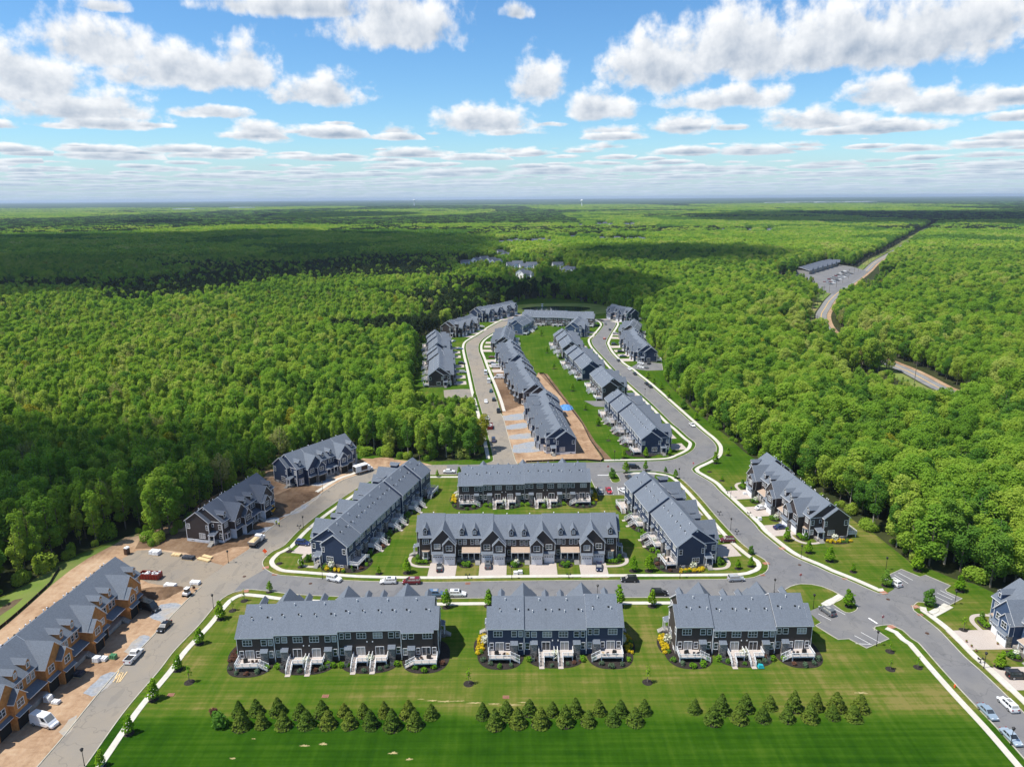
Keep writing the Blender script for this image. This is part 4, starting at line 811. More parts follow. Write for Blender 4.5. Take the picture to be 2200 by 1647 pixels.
# row at the right edge: front line along the kerb
f1, f2 = Vector(G(2130, 1345)), Vector(G(2164, 1402)); d9 = (Vector(G(2118, 1451))-Vector(G(2015, 1351))).normalized(); k9 = min(math.dist(f1, q) for q in SL['e8']); n9 = Vector((-d9.y, d9.x)); n9 = n9 if n9.x > 0 else -n9
R9 = f1+n9*6.8-d9*1.9
ROWS['B9'] = Row('slate blue townhouse row with white garages beside the black jeep', R9, R9+d9*29.4, -n9, 2, 'slate', dz=[.3, 0, 0], drive=6.9+k9-1.6, short='slate blue row')
FAR = [('C1', (1205.7, 917.5), (1162.5, 838.6), W_, 4, 'navy', 'unfinished navy row standing on bare orange earth', 'wrap', True), ('C2', (1150.9, 824), (1111.8, 770.9), W_, 4, 'brown', 'brown row between the unfinished navy row and the green common', 'open', False),
       ('C3', (1113.9, 760.7), (1090, 731.4), W_, 3, 'navy', 'navy row on the green common, second from the unfinished row', 'done', False), ('C4', (1081.8, 722.5), (1088.6, 698.6), W_, 3, 'brown', 'brown row at the bend of the pale loop street', 'done', False),
       ('C5', (1106.4, 687.7), (1132, 674), (-1, .3), 2, 'slate', 'short slate blue row at the head of the green common', 'done', False), ('E', (1129.5, 666), (1273, 669.8), N_, 4, 'brown', 'long shaded row in front of the dark pond', 'done', False),
       ('D1', (943.4, 788), (944, 743.6), E_, 4, 'brown', 'brown row with its back to the left woods', 'done', False), ('D2', (940, 736), (940, 709.5), E_, 3, 'navy', 'navy row behind the brown row at the left woods', 'done', False),
       ('D3', (964.5, 693), (1016, 672.7), (1, -.4), 3, 'brown', 'brown row outside the bend of the pale loop street', 'done', False), ('D4', (1027, 662.5), (1099.5, 644.8), (.8, -.5), 4, 'navy', 'long navy row reaching to the pond at the end of the loop', 'done', False),
       ('R1', (1409.5, 917), (1334.5, 839), E_, 4, 'navy', 'long navy row with stair decks on the green common', 'done', True), ('R2', (1319.3, 813.6), (1291, 785), E_, 2, 'brown', 'short brown row between navy rows on the green common', 'done', False),
       ('R3', (1273.8, 775.3), (1239.6, 741.8), E_, 3, 'navy', 'navy row with decks beyond the short brown row', 'done', False), ('R4', (1228.7, 733), (1212.7, 707), E_, 3, 'brown', 'brown row at the far right of the green common', 'done', False),
       ('R5', (1231, 692.4), (1244.7, 678.5), (1, -.3), 2, 'slate', 'short slate blue row touching the long shaded row', 'done', False), ('S1', (1392.4, 740.4), (1355, 705.5), W_, 4, 'navy', 'navy row with garages backing onto the sunlit woods', 'done', False),
       ('S2', (1353.8, 698), (1362.5, 684.4), W_, 2, 'brown', 'short brown row behind the navy row at the sunlit woods', 'done', False), ('S3', (1316, 653.4), (1358, 661.8), (-.8, -.6), 2, 'navy', 'short navy row with gables at the end of the grey loop street', 'done', False)]
for (key, a, b, h, k, sid, lab, st, nr) in FAR:
    if h == E_: dz_, ys_ = [0, .1, .1, .1, .1][:k-1]+[.6, 1.1], [0]*(k-1)+[.9, 1.8]
    else: dz_, ys_ = [1.1, .6]+[.1, 0, 0][:k-1], [1.8, .9]+[0]*(k-1)
    if key in ('S3', 'C5', 'R5', 'S2', 'R2', 'E', 'C4'): ys_ = [0]*(k+1); dz_ = [.3, 0, .3, .1, .4][:k+1]
    mk(key, a, b, h, k, sid, lab, near=nr, state=st, drive=15.5, dz=dz_, ys=ys_)
# ================================================================== woodland
def cards(P, D, size, jit=0.7, asp=1.25):
    n = len(P); nrm = D+RNG.normal(0, jit, (n, 3)); nrm /= np.linalg.norm(nrm, axis=1)[:, None]
    r = RNG.normal(0, 1, (n, 3)); t = np.cross(nrm, r); t /= np.linalg.norm(t, axis=1)[:, None]+1e-9; b = np.cross(nrm, t)
    s = (size*RNG.uniform(0.65, 1.3, n))[:, None]*0.5
    V = np.empty((n, 4, 3)); V[:, 0] = P-t*s*asp; V[:, 1] = P-b*s; V[:, 2] = P+t*s*asp; V[:, 3] = P+b*s
    return V.reshape(-1, 3)
def card_mesh(name, V, mat):
    me = bpy.data.meshes.new(name); n = len(V)//4
    me.vertices.add(len(V)); me.vertices.foreach_set('co', V.astype(np.float32).ravel()); me.loops.add(len(V)); me.loops.foreach_set('vertex_index', np.arange(len(V), dtype=np.int32))
    me.polygons.add(n); me.polygons.foreach_set('loop_start', np.arange(0, len(V), 4, dtype=np.int32)); me.polygons.foreach_set('loop_total', np.full(n, 4, np.int32))
    me.materials.append(MT[mat]); me.update(calc_edges=True); return me
def lobes_cards(lobes, n, size, up=0.25, jit=0.6):
    L = np.array(lobes); w = L[:, 3]**2; w /= w.sum(); idx = RNG.choice(len(L), n, p=w)
    d = RNG.normal(0, 1, (n, 3)); d[:, 2] += up; d /= np.linalg.norm(d, axis=1)[:, None]
    rad = L[idx, 3]*RNG.uniform(0.70, 1.05, n)
    sq = np.ones(3) if L.shape[1] < 5 else np.stack([np.ones(n), np.ones(n), L[idx, 4]], 1)
    P = L[idx, :3]+d*rad[:, None]*sq
    keep = np.ones(n, bool)
    for (x, y, z, r, *_) in L:
        sqz = _[0] if _ else 1.0
        q = (P-np.array([x, y, z]))/np.array([1, 1, sqz]); keep &= ~(np.linalg.norm(q, axis=1) < r*0.66)
    P, d = P[keep], d[keep]
    return cards(P, d+np.array([0, 0, .45]), size, jit)
def decid(R_, z0, z1, nl, n, size):
    lb = [(0, 0, (z0+z1)/2-.6, R_*0.70, (z1-z0)/2/(R_*0.70)*0.86)]
    for i in range(nl):
        t = random.random(); z = z0+(z1-z0)*(0.12+0.76*t); rr = R_*math.sqrt(max(.08, 1-(2*abs(0.12+0.76*t-0.45))**2))*0.62; a = i*2.4+random.random()
        lb.append((rr*math.cos(a), rr*math.sin(a), z, R_*random.uniform(.30, .50), random.uniform(.85, 1.3)))
    return lobes_cards(lb, n, size)
def trunk_mb(h, r, limbs=5, zl=6.0):
    mb = MB(); mb.tube((0, 0, -.3), (random.uniform(-.3, .3), random.uniform(-.3, .3), h*.6), r, r*.62, 7); mb.tube((0, 0, h*.58), (random.uniform(-.5, .5), random.uniform(-.5, .5), h*.93), r*.62, r*.16, 6)
    for i in range(limbs):
        z = zl+(h*.8-zl)*i/limbs; a = i*2.4; l = random.uniform(1.8, 3.0); mb.tube((0, 0, z), (l*math.cos(a), l*math.sin(a), z+l*.8), r*.32, r*.1, 5, cap=False)
    return mb
KINDS = []   # (crown mesh, trunk mesh)
def kind(V, tm, leafm, bark='bark'): KINDS.append((card_mesh('crown', V, leafm), tm.mesh('trunk', [bark])))
kind(decid(4.4, 2.5, 19.5, 11, 4300, .47), trunk_mb(19, .26), 'leafA')       # 0 broad
kind(decid(5.2, 3, 20.5, 13, 5000, .50), trunk_mb(20, .30), 'leafA')      # 1 big
kind(decid(2.9, 2, 20.5, 9, 3100, .42), trunk_mb(20, .20), 'leafA')       # 2 upright
kind(decid(2.4, 1.5, 18.0, 8, 2500, .40), trunk_mb(18, .16), 'leafA')       # 3 slender
kind(decid(4.2, 2, 18.0, 10, 4200, .46), trunk_mb(18, .25), 'leafB')       # 4 deep green
kind(decid(3.8, 6, 21.0, 10, 3400, .46), trunk_mb(21, .26), 'leafB', 'palebark')   # 5 tall deep green
kind(decid(4.0, 5, 18.0, 9, 1900, .40), trunk_mb(18, .24), 'leafD')       # 6 bronze, thin crown
kind(decid(3.4, 5, 19.0, 13, 3000, .42), trunk_mb(19, .25), 'leafC')      # 7 pine
kind(decid(4.6, 3, 17.0, 10, 4000, .46), trunk_mb(17, .25), 'leafY')       # 8 yellow
def bushV(r, n, size): return lobes_cards([(random.uniform(-.5, .5)*r, random.uniform(-.5, .5)*r, r*random.uniform(.4, .9), r*random.uniform(.5, .75)) for _ in range(6)], n, size)
kind(bushV(2.6, 1500, .40), MB().tube((0, 0, -.2), (0, 0, 1.6), .12, .05, 6), 'leafA')   # 9 thicket
def patchV(seed):
    V = []
    for i in range(9):
        x, y = (i % 3-1)*6.3+random.uniform(-2, 2), (i//3-1)*6.3+random.uniform(-2, 2); r = random.uniform(3.2, 5.0); z = random.uniform(11.5, 15.5)
        lb = [(x, y, z, r, 1.15)]+[(x+random.uniform(-2, 2), y+random.uniform(-2, 2), z+random.uniform(-1, 3), r*.55, 1) for _ in range(2)]
        V.append(lobes_cards(lb, 150, 1.6, .6))
    return np.concatenate(V)
PATCH = [card_mesh('canopy', patchV(i), m) for i, m in enumerate(('leafA', 'leafA', 'leafA', 'leafB', 'leafC'))]
pcol = bpy.data.collections.new('woodland_models')
def joined(name, crown, trunk):
    me = bpy.data.meshes.new(name); import bmesh
    bm = bmesh.new(); bm.from_mesh(crown); n0 = len(bm.faces); bm.from_mesh(trunk); bm.faces.ensure_lookup_table()
    for f in bm.faces[n0:]: f.material_index = 1
    bm.to_mesh(me); bm.free(); me.materials.append(crown.materials[0]); me.materials.append(trunk.materials[0]); return me
for i, (c, t) in enumerate(KINDS): pcol.objects.link(bpy.data.objects.new('model_%02d' % i, joined('tree_model', c, t)))
for i, p in enumerate(PATCH): pcol.objects.link(bpy.data.objects.new('model_%02d' % (len(KINDS)+i), p))
def dist_line(line, X, Y, closed=False):
    L = list(line)+([line[0]] if closed else []); best = np.full(X.shape, 1e9)
    for (ax, ay), (bx, by) in zip(L[:-1], L[1:]):
        dx, dy = bx-ax, by-ay; q = dx*dx+dy*dy+1e-9; t = np.clip(((X-ax)*dx+(Y-ay)*dy)/q, 0, 1); best = np.minimum(best, (X-ax-t*dx)**2+(Y-ay-t*dy)**2)
    return np.sqrt(best)
def vnoise(X, Y, s, seed):
    r = np.random.default_rng(seed).random((256, 256)); x, y = X/s, Y/s; xi, yi = np.floor(x).astype(int), np.floor(y).astype(int); fx, fy = x-xi, y-yi; fx, fy = fx*fx*(3-2*fx), fy*fy*(3-2*fy)
    g = lambda a, b: r[a % 256, b % 256]
    return (g(xi, yi)*(1-fx)+g(xi+1, yi)*fx)*(1-fy)+(g(xi, yi+1)*(1-fx)+g(xi+1, yi+1)*fx)*fy
# far houses first: they need clearings
HOUSES = []
def hs(u, v, s=1.0, white=True): HOUSES.append((*G(u, v), s, white))
for u, v in ((1001, 572), (1022, 566), (1040, 563), (1056, 566), (1075, 548), (1084, 553), (1100, 577), (1112, 574), (1128, 580), (1142, 577), (1120, 594), (1130, 598), (1198, 577), (1217, 586), (1225, 588), (1066, 569)): hs(u, v, 1.0)
for u, v in ((1075, 527), (1092, 524), (1110, 522), (1122, 525), (1150, 523), (1165, 521), (1180, 525), (1230, 515), (1290, 518), (1305, 519), (1325, 517), (1350, 519), (1370, 518), (1385, 520)): hs(u, v, 1.05)
for u, v in ((1248, 489), (1285, 486), (1300, 484), (1312, 487), (1345, 487), (1360, 486), (1553, 500), (1610, 501), (1650, 500), (1742, 470), (1865, 472), (1905, 470)): hs(u, v, 1.25)
def scatter(y0, y1, sp, fx, near):
    ys = np.arange(y0, y1, sp); xs = np.arange(-fx*y1-80, fx*y1+80, sp)
    X, Y = np.meshgrid(xs, ys); X = X+(np.arange(len(ys)) % 2)[:, None]*sp*.5
    X = X+RNG.uniform(-.42, .42, X.shape)*sp; Y = Y+RNG.uniform(-.42, .42, Y.shape)*sp; X, Y = X.ravel(), Y.ravel()
    k = np.abs(X) < fx*Y+90; X, Y = X[k], Y[k]
    k = ~inside(DEV, X, Y) & ~inside(LOTC, X, Y); X, Y = X[k], Y[k]
    dh = dist_line(HW, X, Y); k = dh > np.where(Y > 900, 24, 13); X, Y, dh = X[k], Y[k], dh[k]
    S = np.ones(len(X))
    hwx, hwy = np.array(HW).T
    j = np.argmin((X[:, None]-hwx[None, ::3])**2+(Y[:, None]-hwy[None, ::3])**2, axis=1) if len(X) < 60000 else np.zeros(len(X), int)
    front = (X < hwx[::3][j]) & (X > 150) & (Y < 600) & (Y > 335); gap = (Y < 432) | ((Y > 478) & (Y < 520)); S = np.where(front & (dh < 61) & (gap | (RNG.random(len(X)) < .45)), np.where(dh < 47, .18, .18+.7*np.clip((dh-47)/14, 0, 1)), S)
    lowz = inside(GL([(880, 950), (1040, 950), (1026, 862), (950, 856), (912, 832), (880, 850)]), X, Y); S = np.where(lowz, .34, S)
    dl = dist_line(LOTC, X, Y, True); S = np.where((dl < 45) & (Y < LOTC[0][1]), .4, S)
    keep = np.ones(len(X), bool)
    for (hx, hy, s, w) in HOUSES:
        dx = X-hx*(Y/hy); dy = hy-Y; keep &= ~((np.hypot(X-hx, Y-hy) < 15*s)); S = np.where((np.abs(dx) < 14*s) & (dy > 0) & (dy < 26*hy/200), np.minimum(S, .38+.25*(dy/(26*hy/200))), S)
    return X[keep], Y[keep], S[keep]
X1, Y1, S1 = scatter(120, 560, 4.9, .80, True); X2, Y2, S2 = scatter(560, 1250, 6.0, .76, True); X3, Y3, S3 = scatter(1250, 4300, 15.0, .74, False); X4, Y4, S4 = scatter(4250, 9500, 31.0, .73, False); X3, Y3, S3 = np.concatenate([X3, X4]), np.concatenate([Y3, Y4]), np.concatenate([S3, S4])
dE = dist_line(DEV, X1, Y1, True); k = dE > 1.6; X1, Y1, S1, dE = X1[k], Y1[k], S1[k], dE[k]
X, Y, S = np.concatenate([X1, X2]), np.concatenate([Y1, Y2]), np.concatenate([S1, S2])
stand = vnoise(X, Y, 45, 3); stand2 = vnoise(X, Y, 110, 5); rr = RNG.random(len(X)); pid = np.zeros(len(X), int)
slender = (stand2 > .50) & (X < 60)
pid = np.where(slender, np.where(rr < .5, 2, np.where(rr < .8, 3, np.where(rr < .92, 0, 4))), np.where(rr < .38, 0, np.where(rr < .62, 1, np.where(rr < .78, 4, np.where(rr < .90, 5, 2)))))
rr2 = RNG.random(len(X)); pid = np.where(rr2 < .022, 6, pid); pid = np.where(rr2 > .990, 8, pid)
pine = (vnoise(X, Y, 120, 9) > .66) & (Y > 520) & (X < 60) & (RNG.random(len(X)) < .75); pid = np.where(pine, 7, pid)
sc = S*RNG.uniform(.82, 1.16, len(X))*(.68+.50*(.5*stand+.5*stand2)); fat = RNG.uniform(.84, 1.12, len(X))*np.where(X > 60, 1.12, 1.0)
low = S < .6; pid = np.where(low & (rr2 < .5), 9, pid); sc = np.where(pid == 9, np.maximum(sc*1.6, .7), sc)
# thicket along the cleared edge
ed = []
per = list(zip(DEV[2:-3], DEV[3:-2]))
for (ax, ay), (bx, by) in per:
    l = math.hypot(bx-ax, by-ay); n = int(l/2.6)
    for q in range(n):
        t = (q+random.random())/max(n, 1); nx, ny = (by-ay)/l, -(bx-ax)/l; o = random.uniform(.6, 3.2)
        for sg in (1, -1):
            p = (ax+(bx-ax)*t+sg*nx*o, ay+(by-ay)*t+sg*ny*o)
            if not inside(DEV, np.array([p[0]]), np.array([p[1]]))[0]: ed.append(p)
ed = np.array(ed); ed = ed[RNG.random(len(ed)) < .62]; es = .35+.95*RNG.random(len(ed))**1.6; ed = ed+RNG.normal(0, .8, ed.shape); ed = ed[~inside(DEV, ed[:, 0], ed[:, 1])]; es = es[:len(ed)]
X3s, Y3s = X3, Y3; rr3 = RNG.random(len(X3)); st3 = vnoise(X3, Y3, 420, 21); st4 = vnoise(X3, Y3, 160, 22)
pid3 = len(KINDS)+np.where(st4 > .70, 3, np.where((st3 > .72) & (rr3 < .6), 4, (rr3*3).astype(int))); sc3 = S3*RNG.uniform(.85, 1.2, len(X3)); wide3 = np.where(Y3 > 4250, 2.0, 1.05); pid3 = np.where((vnoise(X3, Y3*.35, 900, 61) > .66) & (Y3 > 2600), len(KINDS)+np.where(rr3 < .6, 3, 4), pid3)  # last choice: dark far stands imitate cloud-shadow bands by leaf colour
# the trees that show largest: things of their own
d2 = np.hypot(X, Y); vis = (np.abs(X) < .715*Y+6) & (sc > .55); order = np.argsort(np.where(vis, d2, 1e9)); pick = order[:300]; rest = np.ones(len(X), bool); rest[pick] = False
TN = {0: 'broad leafy tree', 1: 'big broad leafy tree', 2: 'tall upright leafy tree', 3: 'slender leafy tree', 4: 'dark green leafy tree', 5: 'pale trunked dark tree', 6: 'thin bronze leaved tree', 7: 'dark pine', 8: 'yellow green tree', 9: 'low leafy thicket'}
for i in pick:
    kk = min((k_ for k_ in ROWS if ROWS[k_]), key=lambda k_: (ROWS[k_].mid.x-X[i])**2+(ROWS[k_].mid.y-Y[i])**2); side = 'woods nearest the '+SHORT.get(kk, 'far rows')
    t = ob('woodland_tree', None, loc=(X[i], Y[i], -.05), rz=float(RNG.uniform(0, 6.28)), label=TN[int(pid[i])]+' in the '+side, cat='tree', group='trees at the edge of the woods', scale=(sc[i]*fat[i], sc[i]*fat[i], sc[i]))
    ob('trunk', KINDS[pid[i]][1], t); ob('crown', KINDS[pid[i]][0], t)
def forest(name, X, Y, pid, sx, sz, label):
    n = len(X); me = bpy.data.meshes.new(name); me.vertices.add(n); me.vertices.foreach_set('co', np.stack([X, Y, np.full(n, -.05)], 1).astype(np.float32).ravel())
    a = me.attributes.new('pid', 'INT', 'POINT'); a.data.foreach_set('value', pid.astype(np.int32))
    a = me.attributes.new('sc', 'FLOAT_VECTOR', 'POINT'); a.data.foreach_set('vector', np.stack([sx, sx, sz], 1).astype(np.float32).ravel())
    a = me.attributes.new('rz', 'FLOAT', 'POINT'); a.data.foreach_set('value', RNG.uniform(0, 6.28, n).astype(np.float32))
    o = ob(name, me, kind='stuff', label=label)
    if 'woodland_nodes' not in bpy.data.node_groups:
        ng = bpy.data.node_groups.new('woodland_nodes', 'GeometryNodeTree'); ng.interface.new_socket('Geometry', in_out='INPUT', socket_type='NodeSocketGeometry'); ng.interface.new_socket('Geometry', in_out='OUTPUT', socket_type='NodeSocketGeometry')
        gi, go = ng.nodes.new('NodeGroupInput'), ng.nodes.new('NodeGroupOutput'); ip = ng.nodes.new('GeometryNodeInstanceOnPoints'); ci = ng.nodes.new('GeometryNodeCollectionInfo')
        ci.inputs['Collection'].default_value = pcol; ci.inputs['Separate Children'].default_value = True; ci.inputs['Reset Children'].default_value = True
        def na(nm, ty):
            x = ng.nodes.new('GeometryNodeInputNamedAttribute'); x.data_type = ty; x.inputs['Name'].default_value = nm; return x.outputs['Attribute']
        cx = ng.nodes.new('ShaderNodeCombineXYZ'); lk = ng.links.new; lk(na('rz', 'FLOAT'), cx.inputs[2])
        lk(gi.outputs[0], ip.inputs['Points']); lk(ci.outputs[0], ip.inputs['Instance']); ip.inputs['Pick Instance'].default_value = True
        lk(na('pid', 'INT'), ip.inputs['Instance Index']); lk(cx.outputs[0], ip.inputs['Rotation']); lk(na('sc', 'FLOAT_VECTOR'), ip.inputs['Scale']); lk(ip.outputs[0], go.inputs[0])
    md = o.modifiers.new('woodland', 'NODES'); md.node_group = bpy.data.node_groups['woodland_nodes']; return o
forest('woodland', np.concatenate([X[rest], ed[:, 0]]), np.concatenate([Y[rest], ed[:, 1]]), np.concatenate([pid[rest], np.full(len(ed), 9)]), np.concatenate([(sc*fat)[rest], es]), np.concatenate([sc[rest], es*RNG.uniform(.7, 1.5, len(ed))]), 'dense spring green woodland round the houses')
forest('far_woodland', X3, Y3, pid3, sc3*wide3, sc3, 'far woodland running out towards the horizon')
# canopy too far away to tell trees apart
def far_canopy():
    th = np.radians(np.linspace(-52, 52, 900)); rs = 9300*np.exp(np.linspace(0, math.log(42000/9300), 170)); T, Rr = np.meshgrid(th, rs); X, Y = Rr*np.sin(T), Rr*np.cos(T)
    Z = 9+6*vnoise(X, Y, 26, 31)+5*vnoise(X, Y, 90, 32)+8*vnoise(X, Y, 700, 33)
    hill = np.clip((Rr-9000)/14000, 0, 1)*(14*vnoise(X, Y, 5200, 40)+30*np.clip(vnoise(X, Y, 9000, 41)-.45, 0, 1)); Z = Z+hill*1.1
    n, m = X.shape; V = np.stack([X, Y, Z], 2).reshape(-1, 3); i = (np.arange(n-1)[:, None]*m+np.arange(m-1)[None, :]).ravel(); F = np.stack([i, i+1, i+m+1, i+m], 1)
    me = bpy.data.meshes.new('horizon_woodland'); me.vertices.add(len(V)); me.vertices.foreach_set('co', V.astype(np.float32).ravel()); me.loops.add(F.size); me.loops.foreach_set('vertex_index', F.astype(np.int32).ravel())
    me.polygons.add(len(F)); me.polygons.foreach_set('loop_start', np.arange(0, F.size, 4, dtype=np.int32)); me.polygons.foreach_set('loop_total', np.full(len(F), 4, np.int32)); me.update(calc_edges=True)
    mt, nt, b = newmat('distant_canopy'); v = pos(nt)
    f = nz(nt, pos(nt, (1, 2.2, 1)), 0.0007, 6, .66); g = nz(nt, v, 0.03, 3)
    col = ramp(nt, f, [(.40, (.010, .026, .014)), (.5, (.030, .062, .018)), (.62, (.075, .120, .030))]); col = mixc(nt, mth(nt, 'MULTIPLY', g, .6), col, (.025, .055, .014)); nt.links.new(col, b.inputs['Base Color']); b.inputs['Roughness'].default_value = .95; b.inputs['Specular IOR Level'].default_value = .1  # dark bands put cloud shadows into the canopy colour
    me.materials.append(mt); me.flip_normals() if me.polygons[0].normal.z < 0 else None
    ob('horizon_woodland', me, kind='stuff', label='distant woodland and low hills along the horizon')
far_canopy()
# ================================================================== far buildings
def house(x, y, s, white, i):
    wm = plain('white_clapboard', (.80, .81, .82), .6) if 'hw' not in MT else MT['hw']; MT['hw'] = wm
    t = ob('house', None, loc=(x, y, 0), rz=random.choice([.2, 1.2, -.5, .7]), label='small pale house '+('in the cluster just beyond the pond' if y < 1350 else 'in the sunlit line beyond the pond houses' if y < 2300 else 'scattered deep in the far woods'), cat='house', group='pale houses in the far woods', scale=(s, s, s))
    def hw():
        mb = MB().prism([(-5, 0), (5, 0), (5, 6.5), (0, 10), (-5, 6.5)], 'x', -8, 8).prism([(2, 0), (7, 0), (7, 6), (4.5, 8.6), (2, 6)], 'y', -8.5, -3); return mb.mesh('wall', [wm])
    def hr():
        mb = MB().slab((-8.4, -5.5, 6.3), (8.4, -5.5, 6.3), (8.4, 0, 10.3), (-8.4, 0, 10.3), .3).slab((-8.4, 0, 10.3), (8.4, 0, 10.3), (8.4, 5.5, 6.3), (-8.4, 5.5, 6.3), .3)
        mb.slab((4.5, -8.9, 8.9), (4.5, -2, 8.9), (1.6, -2, 5.9), (1.6, -8.9, 5.9), .25).slab((7.4, -8.9, 5.9), (7.4, -2, 5.9), (4.5, -2, 8.9), (4.5, -8.9, 8.9), .25); return mb.mesh('roof', ['roofdark', 'trim'])
    def wn():
        mb = MB()
        for xx in (-6, -3, 0):
            for zz in (1.2, 4.2): mb.box(xx, xx+1.1, -5.06, -5, zz, zz+1.6)
        return mb
    ob('wall', cached('hwall', hw), t); ob('roof', cached('hroof', hr), t)
    wm1 = cached('hwin', lambda: MB().box(0, 1.1, -5.06, -4.98, 0, 1.6).mesh('window', ['glass']))
    if s < 1.03:
        for xx in (-6, -3, 0):
            for zz in (1.2, 4.2): ob('window', wm1, t, (xx, 0, zz))
for i, h in enumerate(HOUSES): house(*h, i)
# shop by the highway
sa, sb = Vector(G(1716, 588)), Vector(G(1782, 569)); sd = (sb-sa); sl = sd.length; srz = math.atan2(sd.y, sd.x)
t = ob('shop_building', None, loc=(*sa, 0), rz=srz, label='long low grey shop building beside the highway lot', cat='building')
ob('wall', MB().box(0, sl, -14, 14, 0, 5.2).mesh('wall', ['found']), t); ob('roof', MB().slab((-1, -15, 5.4), (sl+1, -15, 5.4), (sl+1, 0, 9.2), (-1, 0, 9.2), .4).slab((-1, 0, 9.2), (sl+1, 0, 9.2), (sl+1, 15, 5.4), (-1, 15, 5.4), .4).mesh('roof', ['roofdark', 'trim']), t)
for q in range(7):
    g = ob('gable', MB().prism([(-4, 5.2), (4, 5.2), (0, 9.4)], 'y', -17, -6).mesh('gable', ['roofdark']), t, (6+q*(sl-12)/6, 0, 0)); ob('shop_window', MB().box(-3.2, 3.2, -14.1, -14, .6, 3.6).mesh('shop_window', ['glass']), t, (6+q*(sl-12)/6, 0, 0))
for (u, dist, h, lab) in ((1250, 7600, 84, 'white far water tower standing above the woods'), (890, 9300, 96, 'small white water tower on the far horizon')):
    r = ray(u, 440); s = dist/math.hypot(r[0], r[1]); x, y = r[0]*s, r[1]*s
    t = ob('water_tower', None, loc=(x, y, 0), label=lab, cat='water tower'); ob('shaft', MB().lathe([(5, 0), (4, h*.72), (6, h*.78)], n=12).mesh('shaft', ['white']), t); ob('tank', MB().lathe([(6, h*.77), (13, h*.84), (14, h*.9), (11, h*.97), (3, h)], n=16).mesh('tank', ['white'], True), t)
for (u, v, w) in ((1680, 436, 420), (1730, 435, 500), (1810, 435, 700), (1850, 434, 380), (395, 450, 160), (520, 447, 240)):
    x, y = G(u, v, 20); t = ob('warehouse', None, loc=(x, y, 0), label='long white warehouse roof far off in the woods', cat='warehouse', group='white warehouses near the horizon')
    ob('wall', MB().box(-w/2, w/2, -60, 60, 0, 26).mesh('wall', ['white']), t); ob('roof', MB().box(-w/2-2, w/2+2, -62, 62, 26, 28).mesh('roof', ['white']), t)
# utility poles along the highway
pole = ob('utility_pole', None, label='wooden utility pole with crossarm beside the highway', cat='pole', group='utility poles along the highway')
ob('post', MB().tube((0, 0, -.2), (0, 0, 13), .19, .13, 8).mesh('post', ['bark']), pole); ob('crossarm', MB().box(-1.5, 1.5, -.08, .08, 11.6, 11.8).box(-1.1, 1.1, -.08, .08, 10.6, 10.75).mesh('crossarm', ['bark']), pole)
tops = []; acc = 0; L2 = offset_line(HW, 8.2); used = False
for i in range(1, len(L2)):
    acc += math.dist(L2[i], L2[i-1])
    if acc > 46 and L2[i][1] < 1700:
        acc = 0; p = pole if not used else copy_tree(pole); used = True; p.location = (*L2[i], 0); d = Vector(HW[min(i+1, len(HW)-1)])-Vector(HW[i-1]); p.rotation_euler.z = math.atan2(d.y, d.x)+math.pi/2; tops.append((Vector(L2[i]), d.normalized()))
mb = MB()
for (a, da), (b, db) in zip(tops[:-1], tops[1:]):
    for o in (-1.3, 0, 1.3):
        p, q = a+Vector((-da.y, da.x))*o, b+Vector((-db.y, db.x))*o; prev = None
        for k in range(7):
            t = k/6; w = p.lerp(q, t); c = Vector((w.x, w.y, 11.8-1.1*4*t*(1-t)))
            if prev is not None: mb.tube(prev, c, .035, n=4, cap=False)
            prev = c
ob('power_line', mb.mesh('power_line', ['black']), label='sagging black power lines along the highway', cat='power line')
# ================================================================== clouds overhead that shade the woods
def cloud(px, h, lab, soft=110):
    g = GL(px); off = -LDIR*(h/-LDIR.z); off = Vector((LDIR.x/LDIR.z*h, LDIR.y/LDIR.z*h)); P = smooth_line([(p[0]+off.x, p[1]+off.y) for p in g+g[:1]], 60)[:-1]
    xs = [p[0] for p in P]; ys = [p[1] for p in P]; n = 90; gx = np.linspace(min(xs)-60, max(xs)+60, n); gy = np.linspace(min(ys)-60, max(ys)+60, n); Xg, Yg = np.meshgrid(gx, gy)
    ins = inside(P, Xg, Yg); d = dist_line(P, Xg, Yg, True)*np.where(ins, 1, -1)+min(90, soft)*(vnoise(Xg, Yg, 130, 50)-.5)+min(50, soft)*(vnoise(Xg, Yg, 50, 51)-.5)
    top = h+np.sqrt(np.clip(d, 0, 400))*13*(.5+vnoise(Xg, Yg, 110, 52)*.6+vnoise(Xg, Yg, 40, 53)*.3); bot = h-np.clip(d, 0, 40)*.35
    idx = -np.ones(Xg.shape, int); vs = []; ok = d > 0
    for (i, j) in zip(*np.nonzero(ok)): idx[i, j] = len(vs); vs.append((Xg[i, j], Yg[i, j], top[i, j]))
    nb = len(vs)
    for (i, j) in zip(*np.nonzero(ok)): vs.append((Xg[i, j], Yg[i, j], bot[i, j]))
    fs = []
    for i in range(n-1):
        for j in range(n-1):
            q = [idx[i, j], idx[i, j+1], idx[i+1, j+1], idx[i+1, j]]
            if min(q) >= 0: fs.append(tuple(q)); fs.append(tuple(nb+x for x in q[::-1]))
    me = bpy.data.meshes.new('cloud'); me.from_pydata(vs, [], fs); a_ = me.attributes.new('thick', 'FLOAT', 'POINT'); tk = np.clip(d[ok]/soft, 0, 1); a_.data.foreach_set('value', np.concatenate([tk, tk]).astype(np.float32)); me.materials.append(MT['cloud']); me.polygons.foreach_set('use_smooth', [True]*len(fs)); me.update()
    ob('cloud', me, kind='structure', label=lab)
